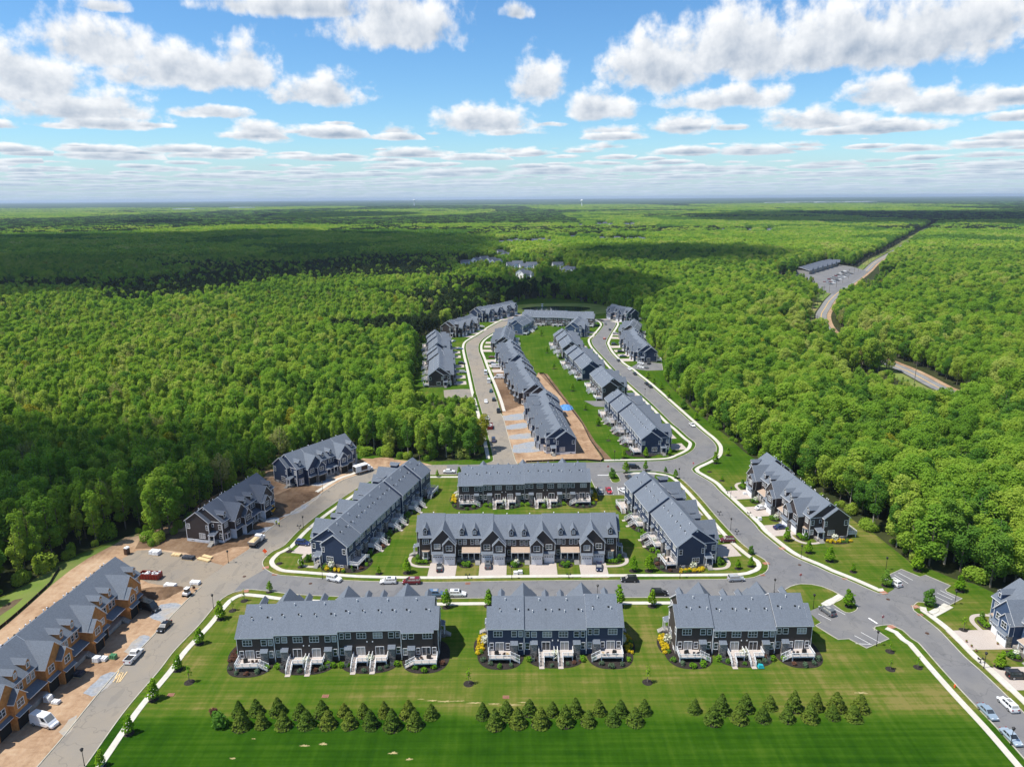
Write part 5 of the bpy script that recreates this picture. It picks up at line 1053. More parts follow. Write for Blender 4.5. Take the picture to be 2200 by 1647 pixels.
m, nt, b = newmat('cloud_vapour'); b.inputs['Base Color'].default_value = (.9, .9, .9, 1); b.inputs['Roughness'].default_value = 1; tr = nt.nodes.new('ShaderNodeBsdfTransparent'); ms = nt.nodes.new('ShaderNodeMixShader'); at_ = nt.nodes.new('ShaderNodeAttribute'); at_.attribute_name = 'thick'; nt.links.new(mth(nt, 'MULTIPLY', at_.outputs['Fac'], .84), ms.inputs[0])
nt.links.new(tr.outputs[0], ms.inputs[1]); nt.links.new(b.outputs[0], ms.inputs[2]); nt.links.new(ms.outputs[0], nt.nodes['Material Output'].inputs['Surface']); MT['cloud'] = m
cloud([(-250, 522), (300, 514), (600, 506), (1040, 521), (1085, 560), (1100, 600), (1000, 612), (850, 610), (560, 640), (330, 655), (0, 695), (-250, 712)], 1300, 'large cumulus cloud overhead shading the left woods')
cloud([(1130, 600), (1180, 548), (1400, 542), (1600, 546), (1710, 572), (1650, 592), (1400, 592), (1250, 600)], 1300, 'cumulus cloud shading the woods beyond the pond')
cloud([(1050, 605), (1150, 596), (1300, 602), (1420, 634), (1400, 676), (1290, 690), (1120, 688), (1050, 678), (1020, 655)], 1200, 'small cumulus cloud shading the pond end of the loop', 40)
cloud([(1440, 470), (1650, 461), (1950, 462), (2350, 466), (2350, 494), (1900, 491), (1600, 487), (1480, 482)], 1700, 'long cumulus cloud shading the far right woods')
cloud([(230, 484), (380, 477), (430, 481), (420, 487), (260, 491)], 1500, 'small cumulus cloud shading the far left woods')
cloud([(520, 470), (700, 461), (890, 462), (880, 472), (600, 479)], 1800, 'cumulus cloud shading the far middle woods')
cloud([(-260, 1010), (150, 965), (420, 985), (555, 1015), (612, 1075), (560, 1150), (430, 1188), (280, 1176), (100, 1245), (-260, 1330)], 1100, 'cumulus cloud overhead shading the unfinished brown row', 34)
# ================================================================== planting near the houses
def proj_v(x, y, z):
    c, s = math.cos(PITCH), math.sin(PITCH); dx, dy, dz = x, y, z-CAM_Z; f = dy*c-dz*s; up = dy*s+dz*c
    X, Y = dx/f, up/f; cr, sr = math.cos(ROLL), math.sin(ROLL); return PH/2-(sr*X+cr*Y)*FPX
def height_at(u, v, vt):
    x, y = G(u, v); lo, hi = 0.0, 40.0
    for _ in range(30):
        m = (lo+hi)/2
        if proj_v(x, y, m) > vt: lo = m
        else: hi = m
    return lo
def street_crown(r, z0, z1, n, size, lean=1.0):
    lb = []
    for i in range(8):
        t = i/7; lb.append((random.uniform(-.22, .22)*r, random.uniform(-.22, .22)*r, z0+(z1-z0)*(.1+.8*t), r*(1.0-.66*t**lean)*.72, 1.0))
    return lobes_cards(lb, n, size, .1)
STM = []
for (r, z0, z1, n, size, lm) in ((1.45, 1.2, 5.0, 750, .34, 'leafS'), (1.25, 1.3, 5.0, 650, .32, 'leafS'), (1.75, 1.0, 5.0, 850, .36, 'leafB'), (.85, 1.6, 5.0, 130, .24, 'leafS')):
    STM.append((card_mesh('crown', street_crown(r, z0, z1, n, size), lm), MB().tube((0, 0, -.1), (.03, .02, 3.6), .09, .04, 7).tube((0, 0, 2.0), (.5, .1, 3.0), .03, .015, 5).tube((0, 0, 2.3), (-.4, .3, 3.2), .03, .015, 5).mesh('trunk', ['bark'])))
RING = MB().lathe([(1.0, 0.0), (.8, .10), (.2, .13)], n=18).mesh('mulch_ring', ['mulch'])
def street_tree(u, v, vt, kind, label, group=None, nm='street_tree'):
    x, y = G(u, v); s = max(.35, height_at(u, v, vt)/5.15)
    t = ob(nm, None, loc=(x, y, 0), rz=random.uniform(0, 6), label=label, cat='tree', group=group, scale=(s*random.uniform(1.12, 1.32),)*2+(s,))
    ob('trunk', STM[kind][1], t); ob('crown', STM[kind][0], t); ob('mulch_ring', RING, t, scale=(.75/s+.2,)*2+(1,))
for (u, v, vt, k, lab) in [
    (216, 1646, 1610, 0, 'young street tree where the lawn sidewalk meets the lamp post'), (277, 1575, 1533, 0, 'young street tree by the lawn sidewalk opposite the white van'), (329.5, 1502, 1456, 0, 'bushy young street tree opposite the stacked boards'),
    (382, 1438, 1405, 0, 'young street tree opposite the white pickup'), (429, 1382, 1345, 0, 'young street tree opposite the dark sedan'), (473, 1329, 1290, 0, 'young street tree beside the lamp at the lawn corner'), (579.5, 1270.5, 1246, 1, 'narrow young street tree behind the brown row gable'),
    (407, 1465, 1424, 3, 'thin sapling on the lawn opposite the white pickup'), (500, 1311, 1284, 3, 'thin sapling on the lawn left of the long brown row'), (525, 1290, 1262, 3, 'thin sapling at the curve of the lawn sidewalk'),
    (959, 1304, 1264, 1, 'light green street tree beside the blue SUV'), (1049, 1301, 1262, 1, 'light green street tree beside the navy row roof'), (1331, 1302, 1254, 1, 'tall light green street tree right of the navy row'), (1401, 1301.6, 1265, 1, 'round light green street tree before the parked black SUV'),
    (1007, 1468, 1431, 3, 'yellow green sapling on the lawn between long brown and navy rows'), (1391, 1465, 1425, 3, 'bare thin sapling on the lawn between navy and brown rows'), (1823, 1303, 1264, 0, 'pointed tree on the lot island beside the brown row'),
    (1971, 1225, 1178, 0, 'large young tree above the woods lot'), (1902, 1258, 1223, 2, 'dark tree beside the white van in the woods lot'), (2062, 1269, 1233, 0, 'tree on the lawn corner of the woods lot'), (1994, 1300, 1262, 2, 'pale grey green tree on the woods lot island'), (2070, 1353, 1319, 3, 'airy young tree near the slate blue row'),
    (1833, 1228, 1209, 0, 'small round tree below the charcoal garage row'), (1912, 1399, 1374, 3, 'sapling beside the lot lamp on the lower lawn'), (1912.7, 1437, 1410, 3, 'sapling in the dry lower right lawn'), (1972, 1433, 1405, 3, 'sapling close to the lower right sidewalk'), (2147, 1433, 1396, 0, 'bushy tree between the paved drives of the slate row'),
    (1691, 1161, 1130, 0, 'young tree before the end of the charcoal garage row'), (1737, 1187, 1158, 0, 'young tree beside the lamp below the charcoal garage row'), (1782, 1205, 1171, 0, 'pointed young tree in the dry lawn below the woods'), (1585.5, 1221, 1199, 0, 'small tree right of the navy stair deck row'), (1613, 1216, 1193, 0, 'small tree near the sidewalk corner of the navy stair deck row'), (1613, 1189, 1170, 2, 'small grey green tree by the navy row driveway'),
    (1537, 995, 969, 0, 'young tree inside the bend by the stop sign'), (1564, 978, 960, 0, 'young tree behind the bend near the woods'), (1551, 1032, 1020, 0, 'small tree on the lawn opposite the lamp post'), (1524, 1013, 1000, 3, 'thin sapling above the garage row driveways'), (1360, 1226, 1191, 1, 'light green tree between the garage row and navy stair deck row'), (1394, 1226, 1190, 1, 'lime tree beside the flower bed of the navy stair deck row'),
    (1340, 984, 962, 0, 'young tree left of the flower bed across the cross street'), (1387, 982, 960, 0, 'young tree below the flower bed across the cross street'), (1440, 978, 960, 0, 'young tree right of the flower bed across the cross street'), (1344, 1016, 988, 1, 'street tree left of the black SUV on the cross street'), (1387, 1011, 987, 1, 'street tree right of the black SUV on the cross street'), (1316, 1027, 1004, 2, 'grey green tree on the small lot island'), (1430, 1014, 1002, 2, 'small grey tree at the corner of the cross street'), (1451, 1027, 1006, 1, 'yellow green tree beside the corner lamp'),
    (622, 1184, 1163, 3, 'faint sapling by the blue car driveway'), (600, 1210, 1192, 3, 'thin sapling near the orange sign'), (647, 1217, 1194, 0, 'small tree before the navy row flower bed'), (700, 1222, 1206, 3, 'sapling below the golden shrubs of the slanting navy row'), (756, 1227, 1211, 3, 'sapling beyond the golden shrubs of the slanting navy row'), (814, 1232, 1215, 0, 'small tree on the lawn beside the white SUV'), (874, 1230, 1194, 1, 'upright tree on the lawn left of the garage row'), (940, 1024, 1008, 1, 'small street tree left of the white sedan'), (986, 1019, 1000, 1, 'street tree right of the white sedan'),
    (1285, 914, 896, 0, 'tree on the common beside the long navy deck row'), (1307, 946, 930, 3, 'sapling on the common near the silt fence'), (1229, 840, 822, 1, 'yellow green tree on the common by the short brown row'), (1257, 880, 866, 0, 'tree on the common by the asphalt stub'), (1190, 792, 776, 1, 'lime tree in the middle of the common'), (1175, 758, 744, 1, 'lime tree on the narrow part of the common'), (1204, 771, 757, 0, 'tree beside the far navy deck row'), (1163, 722, 705, 1, 'tall lime tree at the head of the common'), (1182, 735, 722, 3, 'sapling at the head of the common'),
    (1391, 812, 797, 0, 'small tree below the far parking bay'), (1405, 824, 811, 0, 'small tree opposite the two black cars'), (1421, 836, 821, 0, 'small tree beyond the two black cars'), (1436, 855, 838, 0, 'small tree between sidewalk and sunlit woods'), (1468, 878, 856, 2, 'dark young tree between sidewalk and sunlit woods'), (1495, 902, 884, 0, 'small tree opposite the white car on the loop'), (1019, 855, 842, 0, 'green tree at the pale parking bay')]:
    street_tree(u, v, vt, k, lab)
# evergreen screen
def arborV():
    P, D = [], []
    for i in range(1150):
        t = random.random()**1.25; z = .12+4.2*t; r = (1.62*(1-t)**.74+.06)*random.uniform(.78, 1.06)*(1+.10*math.sin(5*z)); a = random.uniform(0, 6.283)
        P.append((r*math.cos(a), r*math.sin(a), z)); D.append((math.cos(a), math.sin(a), .55))
    return cards(np.array(P), np.array(D), .34, .55)
ARB = [card_mesh('foliage', arborV(), 'arbor') for _ in range(3)]; ARBT = MB().tube((0, 0, -.1), (0, 0, 1.2), .12, .08, 7).mesh('trunk', ['bark']); RING2 = MB().lathe([(1.75, 0.0), (1.5, .07), (.3, .1)], n=20).mesh('mulch_ring', ['mulch'])
z1 = lambda L: [(480+x/2.391, 1220+y/2.391) for x, y in L]; z2 = lambda L: [(1300+x/2.444, 1150+y/2.444) for x, y in L]
arb = [(z1([(80, 748), (170, 738), (282, 738), (395, 753), (507, 748), (620, 743), (720, 748), (828, 748), (950, 753), (1067, 758), (95, 812), (198, 805), (310, 808), (428, 803), (538, 803), (648, 803), (757, 806), (868, 813), (985, 806)]), 'long brown row'),
       (z1([(1333, 758), (1455, 758), (1572, 738), (1690, 743), (1810, 743), (1930, 738), (2042, 743), (2163, 738), (1395, 808), (1513, 798), (1630, 798), (1755, 793), (1875, 793), (2000, 788), (2115, 788)]), 'navy row'),
       (z2([(468, 918), (610, 918), (735, 908), (865, 898), (990, 903), (1105, 903), (1215, 903), (1340, 908), (565, 972), (705, 966), (828, 962), (957, 962), (1075, 962), (1195, 950), (1305, 958)]), 'brown row by the small lot')]
for L, nm in arb:
    for (u, v) in L:
        x, y = G(u, v+1.5); s = random.uniform(.82, 1.12)
        t = ob('arborvitae', None, loc=(x, y, 0), rz=random.uniform(0, 6), label='conical evergreen in the staggered screen behind the '+nm, cat='evergreen', group='evergreen screen behind the '+nm, scale=(s*random.uniform(.94, 1.05), s, s*random.uniform(.72, .98)))
        t.rotation_euler.x = random.uniform(-.04, .04); ob('foliage', random.choice(ARB), t); ob('trunk', ARBT, t); ob('mulch_ring', RING2, t)
# shrubs
def shrubV(n=240): return lobes_cards([(random.uniform(-.35, .35), random.uniform(-.35, .35), random.uniform(.35, .6), random.uniform(.45, .62)) for _ in range(5)], n, .26, .3)
SHR = {k: card_mesh('foliage', shrubV(), m) for k, m in (('blue', 'shrubblue'), ('green', 'shrubgreen'), ('gold', 'shrubyellow'), ('white', 'shrubwhite'), ('rust', 'shrubrust'), ('leaf', 'leafB'))}
SHN = {'blue': 'blue green shrub', 'green': 'lime green shrub', 'gold': 'golden yellow shrub', 'white': 'white flowering shrub', 'rust': 'rusty red shrub', 'leaf': 'dark green shrub'}
def shrub(x, y, r, k, where, z=1.0):
    r = r*1.25
    ob('shrub', SHR[k], loc=(x, y, .02), rz=random.uniform(0, 6), scale=(r, r, r*z), label=SHN[k]+' '+where, cat='shrub', group='shrubs in the planting beds')
t = G(478, 1556); shrub(t[0], t[1], 1.9, 'leaf', 'at the left end of the evergreen screen', 1.3); t = G(458, 1537); shrub(t[0], t[1], 1.0, 'rust', 'at the left end of the evergreen screen', 1.6)
def bed(name, pts, z, label): sheet(name, pts, z, 'mulch', label)
for key in ('B1', 'B2', 'B3', 'B5', 'B6', 'B7', 'R1'):
    r = ROWS[key]; near = key[0] == 'B'
    for i in range(r.k+1):
        x1, x2 = r.edges[i], r.edges[i+1]; end = i in (0, r.k)
        if end: cx = (x1-.2 if i == 0 else x2+.2); rx, cy, ry = 5.6, 5.2, 6.6; cx += 2.0 if i == 0 else -2.0
        else: cx, rx, cy, ry = (x1+x2)/2, 6.9, 6.0, 5.4
        pts = [r.W(cx+rx*math.copysign(abs(math.cos(a))**.75, math.cos(a)), cy+ry*math.copysign(abs(math.sin(a))**.8, math.sin(a))) for a in np.linspace(0, 2*math.pi, 44, endpoint=False)]
        bed('mulch_bed', pts, .05+.004*i, 'black mulch bed behind the '+SHORT[key])
        n = (8 if not end else 5) if near else 2
        for q in range(n):
            a = math.pi*(.10+.80*(q+.5)/n); f = random.uniform(.80, .92)
            lx, ly = cx+rx*f*math.cos(a), cy+ry*f*abs(math.sin(a))**.8
            if not end and any(abs(lx-d[0]) < .9 for d in r.decks): continue
            if end and abs(lx-(x1+.2 if i == 0 else x2-.2)) < 0: continue
            k = random.choices(['blue', 'green', 'rust', 'leaf'], [.52, .16, .17, .15])[0]; x, y = r.W(lx, ly); shrub(x, y, random.uniform(.55, .85)*(1.15 if k == 'green' else 1), k, 'in the mulch behind the '+SHORT[key])
        if not end and near:
            for sx, k in ((0.0, 'white'), (-6.3, 'green'), (6.3, 'green')):
                x, y = r.W(cx+sx, 7.7 if sx in (0., ) else 8.6); shrub(x, y, 1.05 if k == 'white' else .85, k, 'between the decks of the '+SHORT[key], 1.5 if k == 'white' else 1.1)
        for d in ([] if end else r.decks):
            if x1 < d[0] < x2: pp = [r.W(d[0]-.6, d[1]-.1), r.W(d[0]+.6, d[1]-.1), r.W(d[0]+.6, d[1]+.9), r.W(d[0]-.6, d[1]+.9)]; sheet('stepping_pad', pp, .085, 'paver', 'concrete pad below deck stairs of the '+SHORT[key])
    # golden shrubs along the end walls
ENDS = [('B2', 1, 'gold'), ('B2', -1, 'gold'), ('B3', 1, 'gold'), ('B1', 1, 'rust'), ('B5', 1, 'gold'), ('B7', -1, 'gold'), ('B6', 1, 'gold'), ('B6', -1, 'gold'), ('B8', 1, 'gold')]
for key, sg, k in ENDS:
    r = ROWS[key]; xe = (r.x0 if sg < 0 else r.x0+r.L)+sg*1.2
    # which end is asked for is the one nearer the first image corner: left (+1) / near
    pts = [r.W(xe+sg*(1.0+2.6*math.sin(a)), 2.6+4.6*math.cos(a)) for a in np.linspace(0, math.pi, 20)]+[r.W(xe-sg*.2, -2.0), r.W(xe-sg*.2, 7.2)]
    bed('mulch_bed', pts, .075, 'black mulch bed at the end wall of the '+SHORT[key])
    for q in range(6):
        for w in (0, 1):
            x, y = r.W(xe+sg*(1.5+.95*w)*(1 if q else .9), -1.2+q*1.3+.5*w); shrub(x, y, random.uniform(.5, .7), k if random.random() < .85 else 'leaf', 'along the end wall of the '+SHORT[key])
    x, y = r.W(xe+sg*.8, 1.4); shrub(x, y, 1.0, 'white' if k == 'gold' else 'green', 'beside the end window of the '+SHORT[key], 1.5)
for key in ('B4', 'B5', 'B7', 'B8', 'B9'):
    r = ROWS[key]
    for j in range(r.k-1):
        x0 = (r.xc[j]+r.xc[j+1])/2-.6
        pts = [r.W(x0+2.2*math.cos(a), -9.7+1.7*math.sin(a)) for a in np.linspace(0, 2*math.pi, 24, endpoint=False)]; bed('mulch_bed', pts, .06, 'mulch bed before a porch of the '+SHORT[key])
        for (dx, dy, s, k) in ((-.9, .3, 1.0, 'green'), (.7, .3, .95, 'green'), (0, -.8, 1.25, 'leaf'))+(((.2, .2, 1.0, 'white'),) if j % 2 or key != 'B4' else ()):
            x, y = r.W(x0+dx, -9.7+dy); shrub(x, y, s*.85, k, 'before a porch of the '+SHORT[key], 1.6 if k == 'white' else 1.0)
    for sg in (-1, 1):
        xe = (r.x0+1.2) if sg < 0 else (r.x0+r.L-1.2); pts = [r.W(xe+2.4*math.cos(a), -8.0+1.3*math.sin(a)) for a in np.linspace(0, 2*math.pi, 24, endpoint=False)]; bed('mulch_bed', pts, .064, 'mulch bed before the bay window of the '+SHORT[key])
        for dx in (-1.3, -.3, .8): x, y = r.W(xe+dx, -8.1); shrub(x, y, .8, 'green', 'before the bay window of the '+SHORT[key])
        x, y = r.W(xe+sg*1.9, -7.3); shrub(x, y, .8, 'leaf', 'at the corner of the '+SHORT[key], 2.4)
        L = smooth_line([r.W(xe-sg*2.6, -10.6), r.W(xe+sg*1.6, -10.2), r.W(xe+sg*4.0, -8.2), r.W(xe+sg*4.3, -5.0), r.W(xe+sg*3.6, -3.3)], .7); strip('garden_path', L, 0, 1.1, 0, .08, 'paver', 'curved paver path to the side door of the '+SHORT[key])
# ================================================================== vehicles
PAINT = {}
def paintm(c):
    if c not in PAINT: PAINT[c] = plain('car_paint', c, .28, .15, .5, .6)
    return PAINT[c]
CARS = {'sedan': (4.8, .92, .92, .62, 1.44, (-1.75, 1.15), (-1.0, .35), .33), 'suv': (4.75, .95, 1.08, .70, 1.72, (-2.25, 1.15), (-1.95, .45), .37), 'minivan': (5.1, .98, 1.08, .66, 1.78, (-2.45, 1.75), (-2.2, .7), .35),
        'jeep': (4.4, .93, 1.15, 1.0, 1.86, (-2.1, .75), (-2.0, .45), .42), 'van': (5.9, 1.02, 1.35, .95, 2.55, (-2.9, 2.05), (-2.85, 1.05), .38), 'pickup': (5.8, 1.0, 1.12, .95, 1.9, (-.45, 1.45), (-.2, .75), .42)}
def car_parts(kind):
    L, w, belt, hood, H, (cb0, cb1), (ct0, ct1), wr = CARS[kind]; h = L/2; zb = .28
    st = [(-h, .55, .86), (-h+.10, belt*.92, .95), (-h+.5, belt, 1.0), (cb0+.1, belt, 1.0), (cb1, belt, 1.0), (cb1+.15, belt*.5+max(hood, .82)*.5+.05, 1.0), (h-.55, max(hood, .82), .97), (h-.12, max(hood, .82)*.86, .90), (h, .52, .80)]
    st.sort(); body = MB(); rings = []
    for (x, zt, ww) in st:
        W_ = w*ww; rings.append(len(body.v)); body.v += [(x, -W_*.92, zb), (x, -W_, zb+.22), (x, -W_, zt*.78), (x, -W_*.9, zt), (x, W_*.9, zt), (x, W_, zt*.78), (x, W_, zb+.22), (x, W_*.92, zb)]
    for a, b in zip(rings[:-1], rings[1:]):
        for k in range(8): k2 = (k+1) % 8; body.f.append((a+k, b+k, b+k2, a+k2)); body.m.append(0)
    body.f.append(tuple(range(rings[0], rings[0]+8))); body.f.append(tuple(range(rings[-1]+7, rings[-1]-1, -1))); body.m += [0, 0]
    wb, wt = w*.93, w*.76 if kind != 'van' else w*.86
    body.hexa([(cb0, -wb, belt-.06), (cb1, -wb, belt-.06), (cb1, wb, belt-.06), (cb0, wb, belt-.06)], [(ct0, -wt, H), (ct1, -wt, H), (ct1, wt, H), (ct0, wt, H)])
    if kind == 'pickup': body.box(-h+.2, -.6, -w*.86, w*.86, belt+.005, belt+.02, 1); body.box(-h+.05, -.5, -w*.98, -w*.86, belt-.1, belt+.18).box(-h+.05, -.5, w*.86, w*.98, belt-.1, belt+.18).box(-h+.05, -h+.15, -w*.86, w*.86, belt-.1, belt+.18)
    def lerp(x0, x1, t): return x0+(x1-x0)*t
    def at(side, t, s_):      # point on cabin side: t along, s up
        x = lerp(lerp(cb0, cb1, t), lerp(ct0, ct1, t), s_); y = side*(lerp(wb, wt, s_)+.012); return (x, y, lerp(belt-.06, H, s_))
    def endp(f, t, s_):
        xb, xt = (cb1, ct1) if f else (cb0, ct0); x = lerp(xb, xt, s_)+(.012 if f else -.012); return (x, lerp(wb, wt, s_)*t, lerp(belt-.06, H, s_)+.01)
    gl = {}
    gl['windscreen'] = MB().quad(endp(1, -.9, .1), endp(1, .9, .1), endp(1, .88, .92), endp(1, -.88, .92))
    gl['rear_window'] = MB().quad(endp(0, .85, .3), endp(0, -.85, .3), endp(0, -.83, .88), endp(0, .83, .88))
    for sd in (-1, 1):
        m = MB(); rng = ((.05, .30), (.34, .64), (.67, .93)) if kind in ('suv', 'minivan', 'jeep') else ((.70, .94),) if kind == 'van' else ((.10, .48), (.52, .92))
        for a, b in rng: m.quad(*[at(sd, t, s_) for t, s_ in ((a, .22), (b, .22), (b, .86), (a, .86))][::sd])
        gl['side_window'+str(sd)] = m
    if kind == 'suv' or kind == 'minivan': gl['sunroof'] = MB().quad((lerp(ct0, ct1, .45), -.42, H+.012), (lerp(ct0, ct1, .9), -.42, H+.012), (lerp(ct0, ct1, .9), .42, H+.012), (lerp(ct0, ct1, .45), .42, H+.012))
    wh = MB().tube((0, -.11, 0), (0, .11, 0), wr, n=14).tube((0, -.125, 0), (0, .125, 0), wr*.6, n=10, m=1)
    wx = (h-.95, -h+1.0)
    return body, gl, wh, wx, wr, w, h, hood
def car(u, v, du, dv, kind, color, label, far=False, z=0.0, xy=None):
    x, y = xy or G(u, v); x2, y2 = G(u+du, v+dv) if not xy else (x+du, y+dv); rz = math.atan2(y2-y, x2-x)
    body, gl, wh, wx, wr, w, h, hood = cached(('carp', kind), lambda: car_parts(kind)); nm = {'suv': 'parked_suv', 'sedan': 'parked_sedan', 'minivan': 'parked_minivan', 'jeep': 'parked_jeep', 'van': 'parked_van', 'pickup': 'pickup_truck'}[kind]
    nm = nm.replace('jeep', 'offroader'); cat = 'van' if 'van' in kind else 'truck' if kind == 'pickup' else 'car'
    if far:
        def jn():
            mb = MB(); mb.v = list(body.v); mb.f = list(body.f); mb.m = [0]*len(body.f)
            for g in gl.values():
                o = len(mb.v); mb.v += g.v; mb.f += [tuple(o+i for i in f) for f in g.f]; mb.m += [1]*len(g.f)
            for xx in wx:
                for yy in (-w+.1, w-.1): mb.tube((xx, yy-.11, wr), (xx, yy+.11, wr), wr, n=10, m=2)
            return mb.mesh('car', ['white', 'glass', 'rubber'])
        o = ob(nm, cached(('carj', kind), jn), loc=(x, y, z+.03), rz=rz, label=label, cat=cat, group='cars on the loop streets'); o.material_slots[0].link = 'OBJECT'; o.material_slots[0].material = paintm(color); return o
    t = ob(nm, None, loc=(x, y, z+.03), rz=rz, label=label, cat=cat, group='cars round the townhouses')
    b = ob('body', cached(('carb', kind), lambda: body.mesh('body', ['white', 'black'])), t); b.material_slots[0].link = 'OBJECT'; b.material_slots[0].material = paintm(color)
    for k, g in gl.items(): ob(k.rstrip('-1'), cached(('carg', kind, k), lambda g=g: g.mesh('car_glass', ['glass'])), t)
    me = cached(('carw', kind), lambda: wh.mesh('wheel', ['rubber', 'chrome']))
    for xx in wx:
        for yy in (-w+.1, w-.1): ob('wheel', me, t, (xx, yy, wr))
    lm = cached('lampm', lambda: MB().box(-.09, .06, -.2, .2, -.08, .08).mesh('headlight', ['lamp'])); tm = cached('tailm', lambda: MB().box(-.06, .06, -.16, .16, -.12, .12).mesh('taillight', ['tail']))
    for sg in (-1, 1): ob('headlight', lm, t, (h-.08, sg*w*.6, .66)); ob('taillight', tm, t, (-h+.06, sg*w*.68, .82))
    if kind == 'jeep': ob('spare_wheel', MB().tube((-h-.2, 0, 1.0), (-h, 0, 1.0), .4, n=14).mesh('spare_wheel', ['rubber']), t)
    return t
WH, BK, SV, GY, NB, RD, BL, DG = (.78, .78, .78), (.012, .012, .014), (.36, .38, .41), (.12, .13, .14), (.02, .03, .08), (.16, .012, .018), (.10, .17, .28), (.03, .035, .04)
for a in [(718.6, 1247, 10, 2, 'jeep', WH, 'white offroad car with black roof on the street by the corner lawn'), (834.5, 1252, -10, .2, 'suv', WH, 'white SUV parked nose to tail with the dark red minivan'), (884.5, 1252.5, -10, .2, 'minivan', RD, 'dark red minivan parked at the kerb behind a white SUV'),
          (938, 1279, 10, 0, 'suv', BL, 'blue SUV parked behind the brown row gable'), (983, 1279, 10, 0, 'suv', WH, 'white SUV parked beside a light green street tree'), (1352, 1248, -10, 0, 'suv', BK, 'black SUV at the kerb below the navy stair deck row lawn'), (1416, 1277, 10, 0, 'suv', BK, 'black SUV half hidden by the round street tree'), (1581, 1246.5, 10, -.5, 'suv', SV, 'silver SUV at the junction corner'),
          (1777, 1316, -10, -7, 'suv', GY, 'grey SUV alone in the lot beside the brown row'), (1919, 1254, -10, -6, 'suv', WH, 'white SUV under the dark tree in the woods lot'), (2121, 1533, 10, 10, 'sedan', (.25, .32, .38), 'pale blue grey sedan parked at the kerb near the hydrant'), (2164, 1517, -10, -9.5, 'suv', WH, 'white SUV across the street from the blue grey sedan'), (2171, 1587, 10, 10, 'sedan', (.33, .40, .46), 'silver blue sedan parked under a lamp post'),
          (2184, 1455, 10, 0, 'jeep', BK, 'black offroad car on the paver driveway'), (944, 1222, 0, -8, 'sedan', DG, 'charcoal sedan on the driveway left of two garages'), (1048, 1216, 0, -8, 'suv', GY, 'grey hatchback close to a garage door'), (1286.7, 1220, 0, 8, 'sedan', (.015, .02, .05), 'midnight blue car on the last driveway of the garage row'),
          (651, 1169.5, 10, 1, 'suv', (.015, .03, .12), 'deep blue SUV beside the end of the slanting navy row'), (1562, 1163, -10, 0, 'suv', (.10, .008, .015), 'maroon SUV on the drive of the navy stair deck row'), (1635, 1093, 10, -1.5, 'sedan', WH, 'white sedan with black roof before the charcoal garage row'), (1677, 1135, 10, -1, 'sedan', (.012, .03, .10), 'blue sedan on the drive of the charcoal garage row'),
          (1362, 1005.5, 10, .3, 'suv', BK, 'black SUV between two street trees on the cross street'), (1352, 1029, 5, 4, 'sedan', DG, 'dark sedan by the small lot island'), (1289.4, 1056, 4, 8, 'sedan', GY, 'dark grey car parked beside the red car'), (1308, 1056, 5, 8, 'sedan', (.38, .01, .02), 'bright red car in the parking lot'), (1339, 1057, 7, 4, 'sedan', WH, 'white car in the parking lot by the navy stair decks'), (964.8, 1015, 10, 0, 'sedan', WH, 'white sedan on the dusty end of the cross street'),
          (288.6, 1413, 9, -9.5, 'pickup', WH, 'white pickup truck on the dusty street by the plywood row'), (97, 1556, 10, 2.5, 'van', WH, 'white passenger van on gravel before the plywood row'), (322, 1309, 10, 3, 'van', BK, 'black cargo van on gravel at the plywood row'), (353.4, 1349, -8, 8, 'sedan', BK, 'black sedan parked at the construction kerb')]: car(*a)
